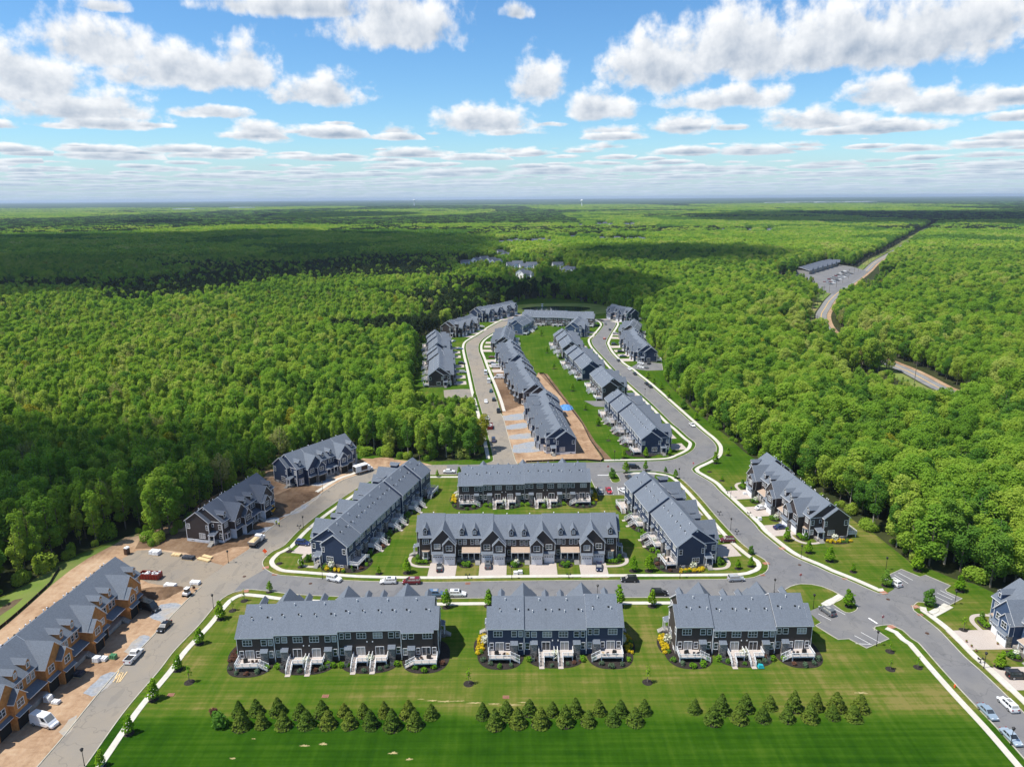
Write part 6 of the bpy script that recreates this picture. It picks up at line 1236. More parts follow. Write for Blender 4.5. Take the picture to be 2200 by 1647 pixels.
for a in [(1043.5, 803, 0, -5, 'van', WH, 'white van on the pale loop street, farther of two'), (1050.4, 821.5, .4, -5, 'van', WH, 'white van on the pale loop street before the new drives'), (1071, 813, -8, 0, 'van', WH, 'white van across a new driveway'), (1055, 841.5, -1, 5, 'sedan', (.02, .06, .07), 'dark teal car on the pale loop street'), (1061, 860, .5, -5, 'suv', DG, 'dark grey SUV beside the pale loop kerb'), (1044, 864, 1, 5, 'sedan', WH, 'white car in the middle of the pale loop street'),
          (1071, 884.5, -1, -5, 'pickup', BK, 'dark pickup at the edge of the orange earth'), (1047, 900, 1, 5, 'sedan', WH, 'white car beneath the woodland edge'), (1060.5, 948, 1, 6, 'suv', (.03, .025, .05), 'dark purple SUV beside the roadside woods'), (1301, 697, 2, 4, 'sedan', GY, 'grey car at the top of the grey loop'), (1310, 709, 1, 4, 'sedan', BK, 'black car near the top of the grey loop'), (1298.5, 728, 1, -4, 'sedan', (.35, .06, .03), 'orange red car on the grey loop'), (1329, 776, 5, 4.5, 'sedan', DG, 'dark car on the grey loop by a navy row drive'),
          (1352, 794, 5, 4.5, 'sedan', WH, 'white car beside the far parking bay'), (1364, 804.5, 5, 4.5, 'sedan', DG, 'dark car below the far parking bay'), (1389.5, 826, 6, 5, 'sedan', BK, 'black car, farther of two nose to tail'), (1397, 832, 6, 5, 'sedan', BK, 'black car, nearer of two nose to tail'), (1487, 914.5, 7, 6, 'sedan', WH, 'white car on the grey loop bend'), (1377, 782, 5, 1, 'suv', WH, 'white SUV in the far parking bay, rear one'), (1394, 782, -3, 4, 'suv', BK, 'black SUV in the far parking bay'), (1377, 790.5, 5, 1, 'suv', WH, 'white SUV in the far parking bay, front one'), (1386, 791, 5, 1, 'suv', GY, 'grey SUV in the far parking bay'),
          (1322.5, 718, 5, 0, 'suv', SV, 'silver SUV on a drive of the short brown row by the woods'), (1320, 741, 5, 0, 'suv', DG, 'dark SUV on a drive of the navy woods row, farthest'), (1333.5, 756.5, 5, 0, 'suv', BK, 'black SUV on a drive of the navy woods row'), (1339, 766.5, 5, 0, 'sedan', NB, 'navy car on a drive of the navy woods row'), (992, 782, 5, 0, 'suv', BK, 'black SUV on a drive of the left brown row'), (994.5, 801, 5, 0, 'suv', SV, 'silver SUV on a drive of the left brown row'), (988, 750.5, 5, 0, 'sedan', BL, 'blue car on a drive at the left woods'),
          (1035.5, 703, 5, 0, 'suv', WH, 'white SUV outside the bend by the far brown row'), (974, 734, 4, -1, 'sedan', WH, 'white car behind the left navy row'), (1065.5, 790, 8, 0, 'van', WH, 'white van on a finished drive of the far navy row'), (1058.6, 781.5, 6, 0, 'sedan', GY, 'grey car on a finished drive of the far navy row'), (1057, 768.5, 6, 0, 'sedan', RD, 'dark red car on a drive of the far navy row'), (2037, 846, 8, 4, 'suv', WH, 'white car on the highway, leading'), (2047, 850, 8, 4, 'suv', WH, 'white car on the highway, following')]: car(*a, far=True)
for i in range(30):
    u, v = 1772+(i % 10)*4.8+(i//10)*7, 606-(i % 10)*2.5+(i//10)*2.6; c = random.choice([WH, WH, SV, BK, GY, RD]); car(u, v, 3, .3, random.choice(['sedan', 'suv']), c, 'parked car in the shop lot beside the highway', far=True, z=.03)
# trucks and machines
def thing(nm, u, v, du, dv, label, cat, group=None):
    x, y = G(u, v); x2, y2 = G(u+du, v+dv); return ob(nm, None, loc=(x, y, .02), rz=math.atan2(y2-y, x2-x), label=label, cat=cat, group=group)
def wheels(t, xs, w, r, n='wheel', wd=.15):
    me = MB().tube((0, -wd, 0), (0, wd, 0), r, n=14).tube((0, -wd-.015, 0), (0, wd+.015, 0), r*.5, n=10, m=1).mesh('wheel', ['rubber', 'chrome'])
    for x in xs:
        for y in (-w, w): ob(n, me, t, (x, y, r))
def prt(t, nm, mb, mats): return ob(nm, mb.mesh(nm, mats), t)
t = thing('box_truck', 781, 1014, 10, -3, 'white box truck with open rear beside the nearly finished navy row', 'truck')
prt(t, 'cargo_box', MB().box(-4.0, 1.6, -1.2, 1.2, .95, 3.5), ['white']); prt(t, 'cab', MB().prism([(1.7, .5), (3.9, .5), (3.9, 1.35), (3.1, 1.5), (2.7, 2.5), (1.7, 2.5)], 'y', -1.05, 1.05), ['white']); prt(t, 'windscreen', MB().quad((3.08, -.95, 1.55), (3.08, .95, 1.55), (2.74, .95, 2.42), (2.74, -.95, 2.42)), ['glass'])
prt(t, 'load_opening', MB().quad((-4.02, 1.05, 1.1), (-4.02, -1.05, 1.1), (-4.02, -1.05, 3.3), (-4.02, 1.05, 3.3)), ['dark']); prt(t, 'side_panel', MB().quad((-1.6, -1.22, 1.4), (1.2, -1.22, 1.4), (1.2, -1.22, 3.1), (-1.6, -1.22, 3.1)), ['brownplastic']); wheels(t, (-2.6, 2.9), 1.0, .45)  # flat dark quad at the rear paints the shade inside the cargo box
t = thing('dump_truck', 552, 1168, 9, -8, 'white dump truck with a load of earth on the dusty street', 'truck')
prt(t, 'dump_bed', MB().hexa([(-3.2, -1.0, 1.1), (.7, -1.0, 1.1), (.7, 1.0, 1.1), (-3.2, 1.0, 1.1)], [(-3.4, -1.15, 2.1), (.8, -1.15, 2.1), (.8, 1.15, 2.1), (-3.4, 1.15, 2.1)], 0), ['steel']); prt(t, 'earth_load', MB().hexa([(-3.2, -1.0, 2.08), (.6, -1.0, 2.08), (.6, 1.0, 2.08), (-3.2, 1.0, 2.08)], [(-2.4, -.5, 2.45), (0, -.5, 2.5), (0, .5, 2.5), (-2.4, .5, 2.45)]), ['lumber'])
prt(t, 'cab', MB().prism([(.9, .6), (3.6, .6), (3.6, 1.5), (2.4, 1.65), (2.1, 2.6), (.9, 2.6)], 'y', -1.05, 1.05), ['white']); prt(t, 'windscreen', MB().quad((2.41, -.95, 1.7), (2.41, .95, 1.7), (2.14, .95, 2.5), (2.14, -.95, 2.5)), ['glass']); prt(t, 'chassis', MB().box(-3.1, 3.2, -.5, .5, .6, 1.05), ['black']); wheels(t, (-2.3, -1.2, 2.7), .95, .5)
t = thing('mini_excavator', 402, 1279, 8, -6, 'small white excavator on the dirt by the plywood row', 'excavator')
for y in (-.75, .75): prt(t, 'track', MB().prism([(-1.0, .15), (-.8, 0), (.8, 0), (1.0, .15), (1.0, .4), (.8, .52), (-.8, .52), (-1.0, .4)], 'y', y-.2, y+.2), ['rubber'])
prt(t, 'body', MB().box(-.9, .7, -.75, .75, .6, 1.2), ['white']); c = prt(t, 'cab', MB().box(-.6, .5, -.7, .3, 1.2, 2.3), ['glass']); ob('cab_roof', MB().box(-.7, .6, -.78, .38, 2.3, 2.42).mesh('cab_roof', ['white']), c)
prt(t, 'boom', MB().tube((.7, 0, 1.0), (1.9, 0, 2.4), .15, .12, 6).tube((1.9, 0, 2.4), (2.9, 0, 1.2), .12, .09, 6), ['steel']); prt(t, 'bucket', MB().prism([(2.75, 1.3), (3.1, 1.2), (3.15, .6), (2.6, .55)], 'y', -.3, .3), ['brownplastic'])
t = thing('wheel_loader', 584, 1102, 7, -5, 'yellow loader working before the house wrapped brown row', 'loader')
prt(t, 'body', MB().box(-2.2, 1.2, -.8, .8, .7, 1.5), ['yellow']); c = prt(t, 'cab', MB().box(-.9, .6, -.75, .75, 1.5, 2.6), ['glass']); ob('cab_roof', MB().box(-1.05, .75, -.9, .9, 2.6, 2.75).mesh('cab_roof', ['yellow']), c); prt(t, 'loader_arm', MB().tube((.9, -.6, 1.3), (2.6, -.6, .7), .1, n=6).tube((.9, .6, 1.3), (2.6, .6, .7), .1, n=6), ['black']); prt(t, 'bucket', MB().prism([(2.5, .1), (3.4, .1), (2.6, 1.1), (2.5, 1.0)], 'y', -1.1, 1.1), ['black']); wheels(t, (-1.5, 1.1), .85, .62, wd=.22)
def dumpster(u, v, du, dv, lab):
    t = thing('dumpster', u, v, du, dv, lab, 'dumpster'); prt(t, 'bin', MB().box(-3, 3, -1.2, 1.2, .15, .25).hexa([(-3, -1.2, .2), (3, -1.2, .2), (3, -1.1, .2), (-3, -1.1, .2)], [(-3, -1.2, 1.7), (3, -1.2, 1.7), (3, -1.1, 1.7), (-3, -1.1, 1.7)]).box(-3, 3, 1.1, 1.2, .2, 1.7).box(-3, -2.9, -1.1, 1.1, .2, 1.7).box(2.9, 3, -1.1, 1.1, .2, 1.7), ['red'])
    for x in np.linspace(-2.6, 2.6, 7): ob('rib', cached('drib', lambda: MB().box(-.06, .06, -1.3, -1.2, .2, 1.7).box(-.06, .06, 1.2, 1.3, .2, 1.7).mesh('rib', ['red'])), t, (x, 0, 0))
    mb = MB()
    for q in range(22): x, y = random.uniform(-2.6, 2.4), random.uniform(-1, .7); mb.hexa([(x, y, 1.1), (x+.6, y+.1, 1.1), (x+.5, y+.5, 1.1), (x, y+.4, 1.1)], [(x, y, 1.5+random.random()*.5), (x+.6, y+.1, 1.5+random.random()*.4), (x+.5, y+.5, 1.5+random.random()*.4), (x, y+.4, 1.6)])
    o = prt(t, 'rubble', mb, ['wrapwhite']); o['kind'] = 'stuff'
dumpster(324, 1241, 10, .5, 'red dumpster full of white debris in the materials lot'); dumpster(1052.7, 919, 0, 6, 'red dumpster under the woodland edge on the pale loop')
t = thing('portable_toilet', 273.5, 1190, 10, 2, 'brown portable toilet with white roof at the edge of the dirt', 'toilet'); prt(t, 'cabin', MB().box(-.6, .6, -.6, .6, 0, 2.1), ['brownplastic']); prt(t, 'roof', MB().prism([(-.65, 2.1), (.65, 2.1), (.4, 2.4), (-.4, 2.4)], 'y', -.65, .65), ['white']); prt(t, 'door', MB().box(-.42, .42, -.63, -.6, .1, 1.95), ['brownplastic'])
def pallet(u, v, w, d, h, mat, lab, nm='wrapped_pallet', cat='pallet', rz=10):
    t = thing(nm, u, v, 10, rz*.1, lab, cat, 'building materials on the dirt'); prt(t, 'pallet_base', MB().box(-w/2, w/2, -d/2, -d/2+.1, 0, .14).box(-w/2, w/2, d/2-.1, d/2, 0, .14).box(-w/2, w/2, -d/2, d/2, .14, .18), ['lumber'])
    mb = MB(); k = 3
    for i in range(k): mb.hexa([(-w/2+w*i/k+.02, -d/2, .18), (-w/2+w*(i+1)/k-.02, -d/2, .18), (-w/2+w*(i+1)/k-.02, d/2, .18), (-w/2+w*i/k+.02, d/2, .18)], [(-w/2+w*i/k+.08, -d/2+.08, h*random.uniform(.85, 1.1)), (-w/2+w*(i+1)/k-.08, -d/2+.06, h*random.uniform(.85, 1.1)), (-w/2+w*(i+1)/k-.06, d/2-.08, h), (-w/2+w*i/k+.06, d/2-.06, h)])
    prt(t, 'load', mb, [mat])
pallet(334, 1190, 3.2, 2.0, 1.3, 'wrapwhite', 'white wrapped material stack in the dusty lot'); pallet(379.5, 1193, 3.0, 1.4, .6, 'lumber', 'low pale board stack in the dusty lot'); pallet(405.7, 1200, 3.6, 1.8, .9, 'tarpdark', 'dark tarpaulin covered stack in the dusty lot')
pallet(209, 1420, 1.6, 1.5, 1.2, 'wrapwhite', 'wrapped block pallet before the plywood row by the green bin'); pallet(224, 1418, 1.5, 1.4, .9, 'wrapwhite', 'second wrapped pallet before the plywood row by the green bin'); pallet(104.5, 1506, 1.4, 1.4, 1.5, 'wrapwhite', 'tall wrapped pallet on the orange dirt'); pallet(121, 1510, 1.7, 1.2, .7, 'wrapwhite', 'low wrapped pallet on the orange dirt'); pallet(168, 1450, 2.8, 1.8, .9, 'tarpdark', 'grey tarpaulin heap before a plywood garage')
pallet(366, 1260, 3.4, 1.6, .9, 'wrapwhite', 'white wrapped blocks on the dirt mound'); pallet(420, 1254, 2.8, 1.5, .9, 'wrapwhite', 'white wrapped blocks at the kerb corner'); pallet(244, 1414, 1.5, 1.2, 1.1, 'greenplastic', 'green plastic bin before the plywood row', 'plastic_bin', 'bin')
for (u, v, w, lab) in ((438, 1203, 4.6, 'yellow lumber stack on the dusty lot, longer one'), (446, 1197, 3.6, 'yellow lumber stack on the dusty lot, shorter one')):
    t = thing('lumber_stack', u, v, 10, 2.5, lab, 'lumber', 'building materials on the dirt')
    for i in range(4):
        for j in range(3): ob('board', cached(('board', w), lambda: MB().box(-w/2, w/2, -.14, .14, 0, .14).mesh('board', ['lumber'])), t, (random.uniform(-.1, .1), -.45+.3*i, .02+.15*j))
t = thing('board_pile', 257, 1452, 6, -8, 'loose boards lying on the dusty street', 'boards')
for i in range(5): ob('board', MB().box(-1.8, 1.8, -.12, .12, 0, .07).mesh('board', ['lumber']), t, (random.uniform(-.5, .5), -1+.45*i, 0), random.uniform(-.2, .2))
tp = G(1216.6, 876); pts = [(tp[0]+4.2*random.uniform(.75, 1.1)*math.cos(a), tp[1]+6.5*random.uniform(.75, 1.1)*math.sin(a)) for a in np.linspace(0, 6.28, 26)[:-1]]
mb = MB(); c = len(pts)
for i in range(c): mb.quad((*pts[i], .08), (*pts[(i+1) % c], .08), ((pts[(i+1) % c][0]+tp[0])/2, (pts[(i+1) % c][1]+tp[1])/2, 1.1+random.random()*.3), ((pts[i][0]+tp[0])/2, (pts[i][1]+tp[1])/2, 1.2)); mb.quad(((pts[i][0]+tp[0])/2, (pts[i][1]+tp[1])/2, 1.2), ((pts[(i+1) % c][0]+tp[0])/2, (pts[(i+1) % c][1]+tp[1])/2, 1.2), (*tp, 1.6))
ob('tarpaulin', mb.mesh('tarpaulin', ['tarpblue'], True), label='bright blue tarpaulin heap beside the silt fence', cat='tarpaulin')
def fence(px, lab):
    L = smooth_line(GL(px), 2.0); t = ob('silt_fence', None, loc=(*L[0], 0), label=lab, cat='fence'); mb = MB()
    for a, b in zip(L[:-1], L[1:]):
        d = Vector((b[0]-a[0], b[1]-a[1])).normalized()*.02; o = L[0]; mb.hexa([(a[0]-o[0]+d.y, a[1]-o[1]-d.x, 0), (b[0]-o[0]+d.y, b[1]-o[1]-d.x, 0), (b[0]-o[0]-d.y, b[1]-o[1]+d.x, 0), (a[0]-o[0]-d.y, a[1]-o[1]+d.x, 0)], [(a[0]-o[0]+d.y, a[1]-o[1]-d.x, .8), (b[0]-o[0]+d.y, b[1]-o[1]-d.x, .8), (b[0]-o[0]-d.y, b[1]-o[1]+d.x, .8), (a[0]-o[0]-d.y, a[1]-o[1]+d.x, .8)])
    ob('fabric', mb.mesh('fabric', ['fabricblack']), t)
    for i in range(0, len(L), 2): ob('stake', cached('stake', lambda: MB().box(-.04, .04, -.04, .04, 0, 1.0).mesh('stake', ['lumber'])), t, (L[i][0]-L[0][0], L[i][1]-L[0][1], 0))
fence([(-80, 1408), (0, 1350), (60, 1299), (108, 1254), (116, 1240), (128, 1222)], 'black silt fence curving along the wet ground at the left woods'); fence([(1159, 803), (1168, 803), (1207, 854), (1232, 885), (1251, 911), (1269, 947), (1296, 988), (1261, 989), (1200, 990), (1130, 993)], 'black silt fence round the bare earth by the common')
# earth mounds
def mound(u, v, rx, ry, h, mat, lab):
    x, y = G(u, v); mb = MB(); n, m = 22, 7
    for j in range(m):
        r = 1-j/m
        for k in range(n): a = 2*math.pi*k/n; q = r*(1+.22*math.sin(3*a+u)+random.uniform(-.08, .08)); mb.v.append((rx*q*math.cos(a), ry*q*math.sin(a), h*(1-r**1.7)*random.uniform(.8, 1.1)-.02 if j else -.05))
    for j in range(m-1):
        for k in range(n): k2 = (k+1) % n; mb.f.append((j*n+k, j*n+k2, (j+1)*n+k2, (j+1)*n+k)); mb.m.append(0)
    mb.f.append(tuple((m-1)*n+k for k in range(n))); mb.m.append(0); ob('earth_mound', mb.mesh('earth_mound', [mat], True), loc=(x, y, 0), label=lab, kind='structure')
mound(345, 1272, 6, 3.5, 1.3, 'dirtbrown', 'brown earth mound behind the black van'); mound(640, 1066, 8, 5, 1.2, 'dirtbrown', 'brown earth mound between the unfinished rows'); mound(560, 1128, 4, 3, .9, 'dirtbrown', 'churned earth heap before the wrapped brown row'); mound(600, 1098, 4, 3, 1.4, 'dirtbrown', 'dark earth heap beside the yellow loader'); mound(740, 1003, 3, 2, .9, 'dirt', 'small earth heap before the nearly finished navy row'); mound(820, 990, 8, 4, .8, 'dirt', 'low orange earth bank behind the box truck')
# ================================================================== street furniture
lampm = [MB().tube((0, 0, 0), (0, 0, 3.5), .075, .055, 8).tube((0, 0, 0), (0, 0, .45), .14, .09, 8).mesh('post', ['black']), MB().lathe([(.10, 3.45), (.24, 3.6), (.30, 3.95), (.36, 4.0), (.05, 4.28)], n=8).mesh('lantern', ['black'])]
for (u, v, lab) in [(182, 1646, 'foot of the dusty street by the lawn'), (459, 1306, 'lawn corner opposite the black van'), (491, 1209, 'dirt island beside the dusty lot'), (652, 1133, 'verge beside the blue SUV driveway'), (693.6, 1056, 'new sidewalk between the unfinished rows'), (1099.5, 1243, 'kerb before the middle porch of the garage row'), (1283.5, 1285, 'verge behind the navy row roof'), (1663, 1272, 'verge behind the brown row by the lot'), (1747, 1306, 'lawn behind the grey SUV lot'), (1460.7, 1241.5, 'kerb below the navy stair deck flower bed'), (1883, 1387, 'lower corner of the grey SUV lot'),
                   (2051, 1298, 'corner of the woods lot'), (1903, 1224, 'lawn behind the white SUV under the tree'), (2113.6, 1434.5, 'sidewalk beside the slate row drives'), (2171, 1600, 'verge by the silver blue sedan'), (1569.6, 1137.6, 'verge beside the navy stair deck row'), (1569.6, 1069, 'verge before the white sedan drive'), (1458.5, 1027, 'corner of the cross street'), (1721, 1197, 'dry lawn below the charcoal garage row'), (1320, 988, 'sidewalk at the foot of the common'), (1385.5, 850, 'verge opposite the small woods trees'), (693, 1243, 'kerb below the slanting navy row lawn')]:
    x, y = G(u, v); t = ob('street_lamp', None, loc=(x, y, 0), label='black lantern street lamp on the '+lab, cat='street lamp', group='black street lamps'); ob('post', lampm[0], t); ob('lantern', lampm[1], t)
def oct_(r): return [(r*math.cos(math.pi/8+k*math.pi/4), r*math.sin(math.pi/8+k*math.pi/4)) for k in range(8)]
for (u, v, rz, lab) in ((1718.6, 1251, 0.0, 'stop sign at the corner of the path lawn'), (1894.5, 1342.5, .2, 'stop sign at the mouth of the grey SUV lot'), (1489, 1007, -.3, 'stop sign at the loop street junction'), (1306, 1014, 0.0, 'stop sign at the red car lot')):
    x, y = G(u, v); t = ob('stop_sign', None, loc=(x, y, 0), rz=rz, label='red '+lab, cat='sign', group='stop signs'); ob('post', MB().tube((0, 0, 0), (0, 0, 2.6), .04, n=6).mesh('post', ['steel']), t)
    p = ob('plate', MB().prism([(a, b+2.5) for a, b in oct_(.44)], 'y', -.05, -.03, 0).prism([(a, b+2.5) for a, b in oct_(.40)], 'y', -.06, -.05, 1).mesh('plate', ['trim', 'signred']), t)
    lt = MB(); h_, w_, th = .26, .13, .035
    def stroke(x0, x1, z0, z1): lt.box(x0, x1, -.072, -.06, 2.5-.13+z0, 2.5-.13+z1)
    for i_, ch in enumerate('STOP'):
        o_ = -.33+i_*.175
        for (a, b, c_, d_) in {'S': ((0, w_, 0, th), (0, w_, .112, .147), (0, w_, h_-th, h_), (w_-th, w_, 0, .13), (0, th, .13, h_)), 'T': ((0, w_, h_-th, h_), (.047, .083, 0, h_)), 'O': ((0, w_, 0, th), (0, w_, h_-th, h_), (0, th, 0, h_), (w_-th, w_, 0, h_)), 'P': ((0, th, 0, h_), (0, w_, h_-th, h_), (0, w_, .112, .147), (w_-th, w_, .112, h_))}[ch]: stroke(o_+a, o_+b, c_, d_)
    o = ob('lettering', lt.mesh('lettering', ['trim']), p); o['kind'] = 'stuff'
t = thing('road_work_sign', 570, 1193, 10, 1, 'orange diamond road work sign at the corner kerb', 'sign'); prt(t, 'stand', MB().tube((-.5, 0, 0), (0, 0, 1.0), .04, n=6).tube((.5, 0, 0), (0, 0, 1.0), .04, n=6).tube((0, .5, 0), (0, 0, 1.0), .04, n=6), ['steel']); prt(t, 'plate', MB().prism([(0, .7), (.85, 1.55), (0, 2.4), (-.85, 1.55)], 'y', -.05, -.02), ['orange'])
t = thing('fire_hydrant', 2051, 1476, 1, 0, 'red orange fire hydrant on the grass verge', 'hydrant'); prt(t, 'barrel', MB().lathe([(.16, 0), (.13, .1), (.13, .55), (.16, .6), (.10, .75), (.03, .8)], n=10), ['orange']); prt(t, 'outlet', MB().tube((-.25, 0, .45), (.25, 0, .45), .06, n=8), ['orange'])
for (u, v, lab) in ((1005, 1242, 'first lawn strip of the garage row'), (1222, 1241, 'last lawn strip of the garage row'), (1545, 1106, 'verge by the navy stair deck drives'), (1583, 1148, 'verge below the navy stair deck lamp'), (1563, 1060, 'sidewalk by the first charcoal row drive'), (1609, 1108, 'sidewalk by the second charcoal row drive'), (2106, 1424, 'sidewalk strip before the slate row'), (643, 1136, 'verge opposite the wrapped brown row')):
    t = thing('mailbox_cluster', u, v, 10, 0, 'black twin mailbox on the '+lab, 'mailbox', 'black mailboxes'); prt(t, 'post', MB().box(-.07, .07, -.07, .07, 0, 1.1).box(-.7, .7, -.05, .05, 1.0, 1.08), ['black'])
    for dx in (-.5, .5): ob('mailbox', cached('mbx', lambda: MB().prism([(-.15, 1.1), (.15, 1.1), (.15, 1.3), (0, 1.42), (-.15, 1.3)], 'y', -.3, .3).mesh('mailbox', ['black'])), t, (dx, 0, 0))
for (u, v, lab) in ((1108, 1233, 'white utility box on the middle lawn strip, one'), (1118, 1231, 'grey utility box on the middle lawn strip'), (1600, 1062, 'pale utility box on the charcoal row lawn'), (1632, 1116, 'pale utility box on the lower charcoal row lawn')):
    t = thing('utility_box', u, v, 10, 0, lab, 'utility box'); prt(t, 'housing', MB().box(-.6, .6, -.45, .45, .08, .8).prism([(-.62, .8), (.62, .8), (.5, .9), (-.5, .9)], 'y', -.47, .47), ['trim']); prt(t, 'base', MB().box(-.7, .7, -.55, .55, 0, .08), ['concrete'])
for (u, v, lab) in ((1059, 1207, 'first pair of garages'), (1166.4, 1209.5, 'third pair of garages'), (1269, 1205, 'last pair of garages'), (1294.5, 1201, 'end bay of the garage row'), (1606, 1046, 'charcoal row garage end'), (1691, 1128, 'open charcoal row garage')):
    t = thing('wheeled_bin', u, v, 10, 0, 'dark wheeled bin with green lid at the '+lab, 'bin', 'wheeled bins'); prt(t, 'tub', MB().hexa([(-.25, -.3, .05), (.25, -.3, .05), (.25, .3, .05), (-.25, .3, .05)], [(-.3, -.38, 1.0), (.3, -.38, 1.0), (.3, .38, 1.0), (-.3, .38, 1.0)]), ['tarpdark']); prt(t, 'lid', MB().box(-.32, .32, -.4, .4, 1.0, 1.07), ['greenplastic'])
for (u, v) in ((2076, 1379), (2087, 1389), (2097, 1399), (2143, 1384)):
    t = thing('flower_pot', u, v, 1, 0, 'terracotta flower pot on the slate row driveway', 'flower pot', 'flower pots on the driveway'); prt(t, 'pot', MB().lathe([(.16, .04), (.26, .4), (.28, .45)], n=10), ['terracotta']); ob('plant', SHR['green'], t, (0, 0, .35), scale=(.3, .3, .3))
for (u, v, lab) in ((1908, 1287, 'dark manhole cover by the woods lot mouth'), (1992, 1360, 'rusty manhole cover on the street by the slate row'), (667, 1253, 'patched manhole on the street by the white offroad car'), (525, 1238, 'manhole cover at the dusty junction'), (1718, 1213, 'manhole cover below the charcoal row'), (1620, 1222, 'drain plate at the junction corner')):
    x, y = G(u, v); ob('manhole_cover', MB().lathe([(.5, 0), (.5, .03), (.42, .035), (.40, .03)], n=16).mesh('manhole_cover', ['brownplastic']), loc=(x, y, .02), label=lab, cat='manhole cover')
for (u, v, lab) in ((1005, 1253, 'red brown storm drain inlet before the garage row'), (590, 1234, 'red brown storm drain inlet at the central block corner'), (1815, 1243, 'rusty storm drain inlet below the dry lawn'), (1977, 1320, 'rusty storm drain inlet at the woods lot corner'), (1638, 1235, 'red brown storm drain inlet at the junction curve'), (1087, 1497, 'red drain grate in the lawn behind the navy row'), (699, 1495, 'red brown drain grate in the lawn behind the long brown row'), (367, 1492, 'red brown drain grate in the lawn by the sidewalk')):
    t = thing('storm_drain', u, v, 10, 0, lab, 'drain'); prt(t, 'frame', MB().box(-.7, .7, -.5, .5, 0, .07), ['terracotta'])
    for q in range(5): ob('bar', cached('gbar', lambda: MB().box(-.6, .6, -.03, .03, .07, .085).mesh('bar', ['brownplastic'])), t, (0, -.36+.18*q, 0))
t = thing('covered_cart', 1634.5, 1434, 10, 0, 'teal covered cart on the lawn behind the brown row', 'cart'); prt(t, 'cover', MB().hexa([(-.7, -.5, .15), (.7, -.5, .15), (.7, .5, .15), (-.7, .5, .15)], [(-.5, -.35, .95), (.45, -.35, .8), (.45, .35, .8), (-.5, .35, .95)]), [plain('teal_cover', (.02, .33, .38), .5)]); wheels(t, (-.4, .4), .4, .16, wd=.05)
for key in ('B1', 'B2', 'B3', 'B6', 'B7'):
    r = ROWS[key]
    for sg in (-1, 1):
        xe = r.x0+.9 if sg < 0 else r.x0+r.L-.9; x, y = r.W(xe, 8.0)
        t = ob('grill', None, loc=(x, y, 1.3), rz=r.rz+.3*sg, label='black grill on an end deck of the '+SHORT[key], cat='grill', group='grills on the end decks'); ob('cart', MB().box(-.5, .5, -.28, .28, .1, .8).mesh('cart', ['black']), t); ob('hood', MB().prism([(-.28, .82), (.28, .82), (.22, 1.1), (-.05, 1.2), (-.28, 1.0)], 'x', -.42, .42).mesh('hood', ['black'], False), t)
        for q in range(2):
            x, y = r.W(xe+(-sg)*(1.7+.9*q), 8.3); t = ob('deck_chair', None, loc=(x, y, 1.3), rz=r.rz+random.uniform(-.6, .6), label='outdoor chair on an end deck of the '+SHORT[key], cat='chair', group='chairs on the end decks'); cm = random.choice(['tarpdark', 'lumber', 'brownplastic'])
            ob('seat', MB().box(-.28, .28, -.28, .28, .38, .46).mesh('seat', [cm]), t); ob('backrest', MB().box(-.28, .28, .24, .32, .46, 1.0).mesh('backrest', [cm]), t)
            for a in (-.24, .24):
                for b_ in (-.24, .24): ob('leg', cached('chleg', lambda: MB().box(-.03, .03, -.03, .03, 0, .38).mesh('leg', ['black'])), t, (a, b_, 0))
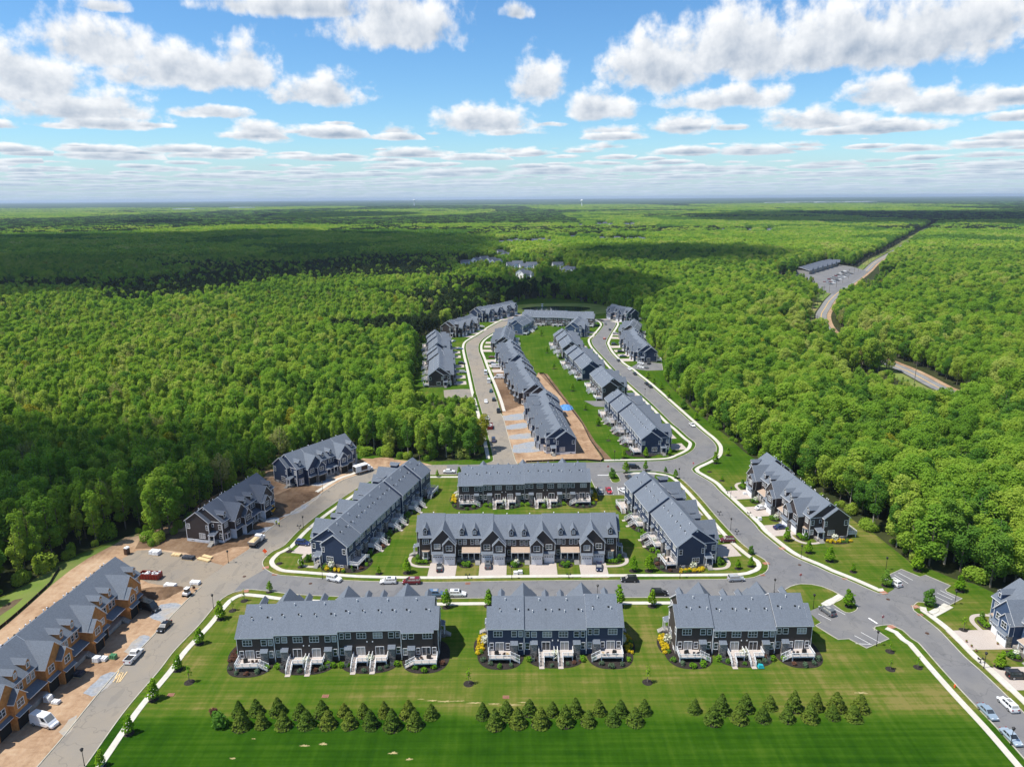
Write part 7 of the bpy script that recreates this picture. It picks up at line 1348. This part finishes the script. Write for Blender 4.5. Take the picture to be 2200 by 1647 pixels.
# two workers in safety vests
def person(u, v, rz, lab, arm):
    x, y = G(u, v); J = [(0, 0, .98), (0, 0, 1.22), (0, 0, 1.42), (0, .01, 1.52), (0, -.02, 1.66), (-.19, 0, 1.40), (-.27, -.03, 1.13), (-.24, -.16-arm, .95+arm), (.19, 0, 1.40), (.26, -.02, 1.14), (.24, -.14, .92), (-.10, 0, .92), (-.12, -.05, .50), (-.13, .03, .08), (-.13, -.12, .04), (.10, 0, .92), (.13, .06, .50), (.14, .10, .08), (.14, -.05, .04)]
    Ed = [(0, 1), (1, 2), (2, 3), (3, 4), (2, 5), (5, 6), (6, 7), (2, 8), (8, 9), (9, 10), (0, 11), (11, 12), (12, 13), (13, 14), (0, 15), (15, 16), (16, 17), (17, 18)]
    Ra = [.14, .135, .15, .065, .105, .07, .05, .045, .07, .05, .045, .10, .07, .05, .05, .10, .07, .05, .05]
    me = bpy.data.meshes.new('body'); me.from_pydata(J, Ed, []); me.materials.append(MT['skin']); t = ob('person', None, loc=(x, y, .02), rz=rz, label=lab, cat='person', group='workers in safety vests'); b = ob('body', me, t)
    b.modifiers.new('skin', 'SKIN'); b.modifiers.new('sub', 'SUBSURF').levels = 1; b.modifiers['sub'].render_levels = 1
    for i, sv in enumerate(me.skin_vertices[0].data): sv.radius = (Ra[i], Ra[i]*.85); sv.use_root = i == 0
    ob('vest', MB().hexa([(-.20, -.15, .95), (.20, -.15, .95), (.20, .15, .95), (-.20, .15, .95)], [(-.24, -.14, 1.46), (.24, -.14, 1.46), (.24, .14, 1.46), (-.24, .14, 1.46)]).mesh('vest', ['hivis']), t)
    ob('trousers', MB().tube((-.10, 0, .98), (-.12, -.05, .5), .125, .095, 8).tube((-.12, -.05, .52), (-.13, .03, .08), .095, .075, 8).tube((.10, 0, .98), (.13, .06, .5), .125, .095, 8).tube((.13, .06, .52), (.14, .10, .08), .095, .075, 8).mesh('trousers', ['jeans']), t); ob('hard_hat', MB().lathe([(.17, 1.70), (.14, 1.72), (.125, 1.78), (.07, 1.84), (.02, 1.855)], (0, -.02), 12).mesh('hard_hat', ['hat']), t)
person(594, 1127, .6, 'worker in a yellow safety vest at the kerb, arm raised', .18); person(600, 1131, -2.2, 'worker in a yellow safety vest standing beside a colleague', 0.0)
# fountain
t = thing('pond_fountain', 1165, 658, 1, 0, 'small white fountain float on the dark pond', 'fountain'); prt(t, 'float', MB().lathe([(1.0, 0), (1.1, .3), (.6, .5)], n=12), ['white']); prt(t, 'spray', MB().lathe([(.25, .4), (.5, 1.6), (.9, 2.4), (1.2, 2.2)], n=12), ['wrapwhite'])
# ================================================================== air
HAZE = 4.2e-5
mb = MB().box(-47000, 47000, -400, 47000, -2.0, 135.0); me = mb.mesh('haze', []); hm = bpy.data.materials.new('haze_air'); hm.use_nodes = True; nt = hm.node_tree; nt.nodes.clear(); o_ = nt.nodes.new('ShaderNodeOutputMaterial'); pv = nt.nodes.new('ShaderNodeVolumePrincipled')
pv.inputs['Color'].default_value = (.62, .76, .93, 1); pv.inputs['Density'].default_value = HAZE; pv.inputs['Anisotropy'].default_value = .2; nt.links.new(pv.outputs[0], o_.inputs['Volume']); me.materials.append(hm)
hz_ = ob('haze', me, kind='stuff', label='thin pale air over the whole landscape')
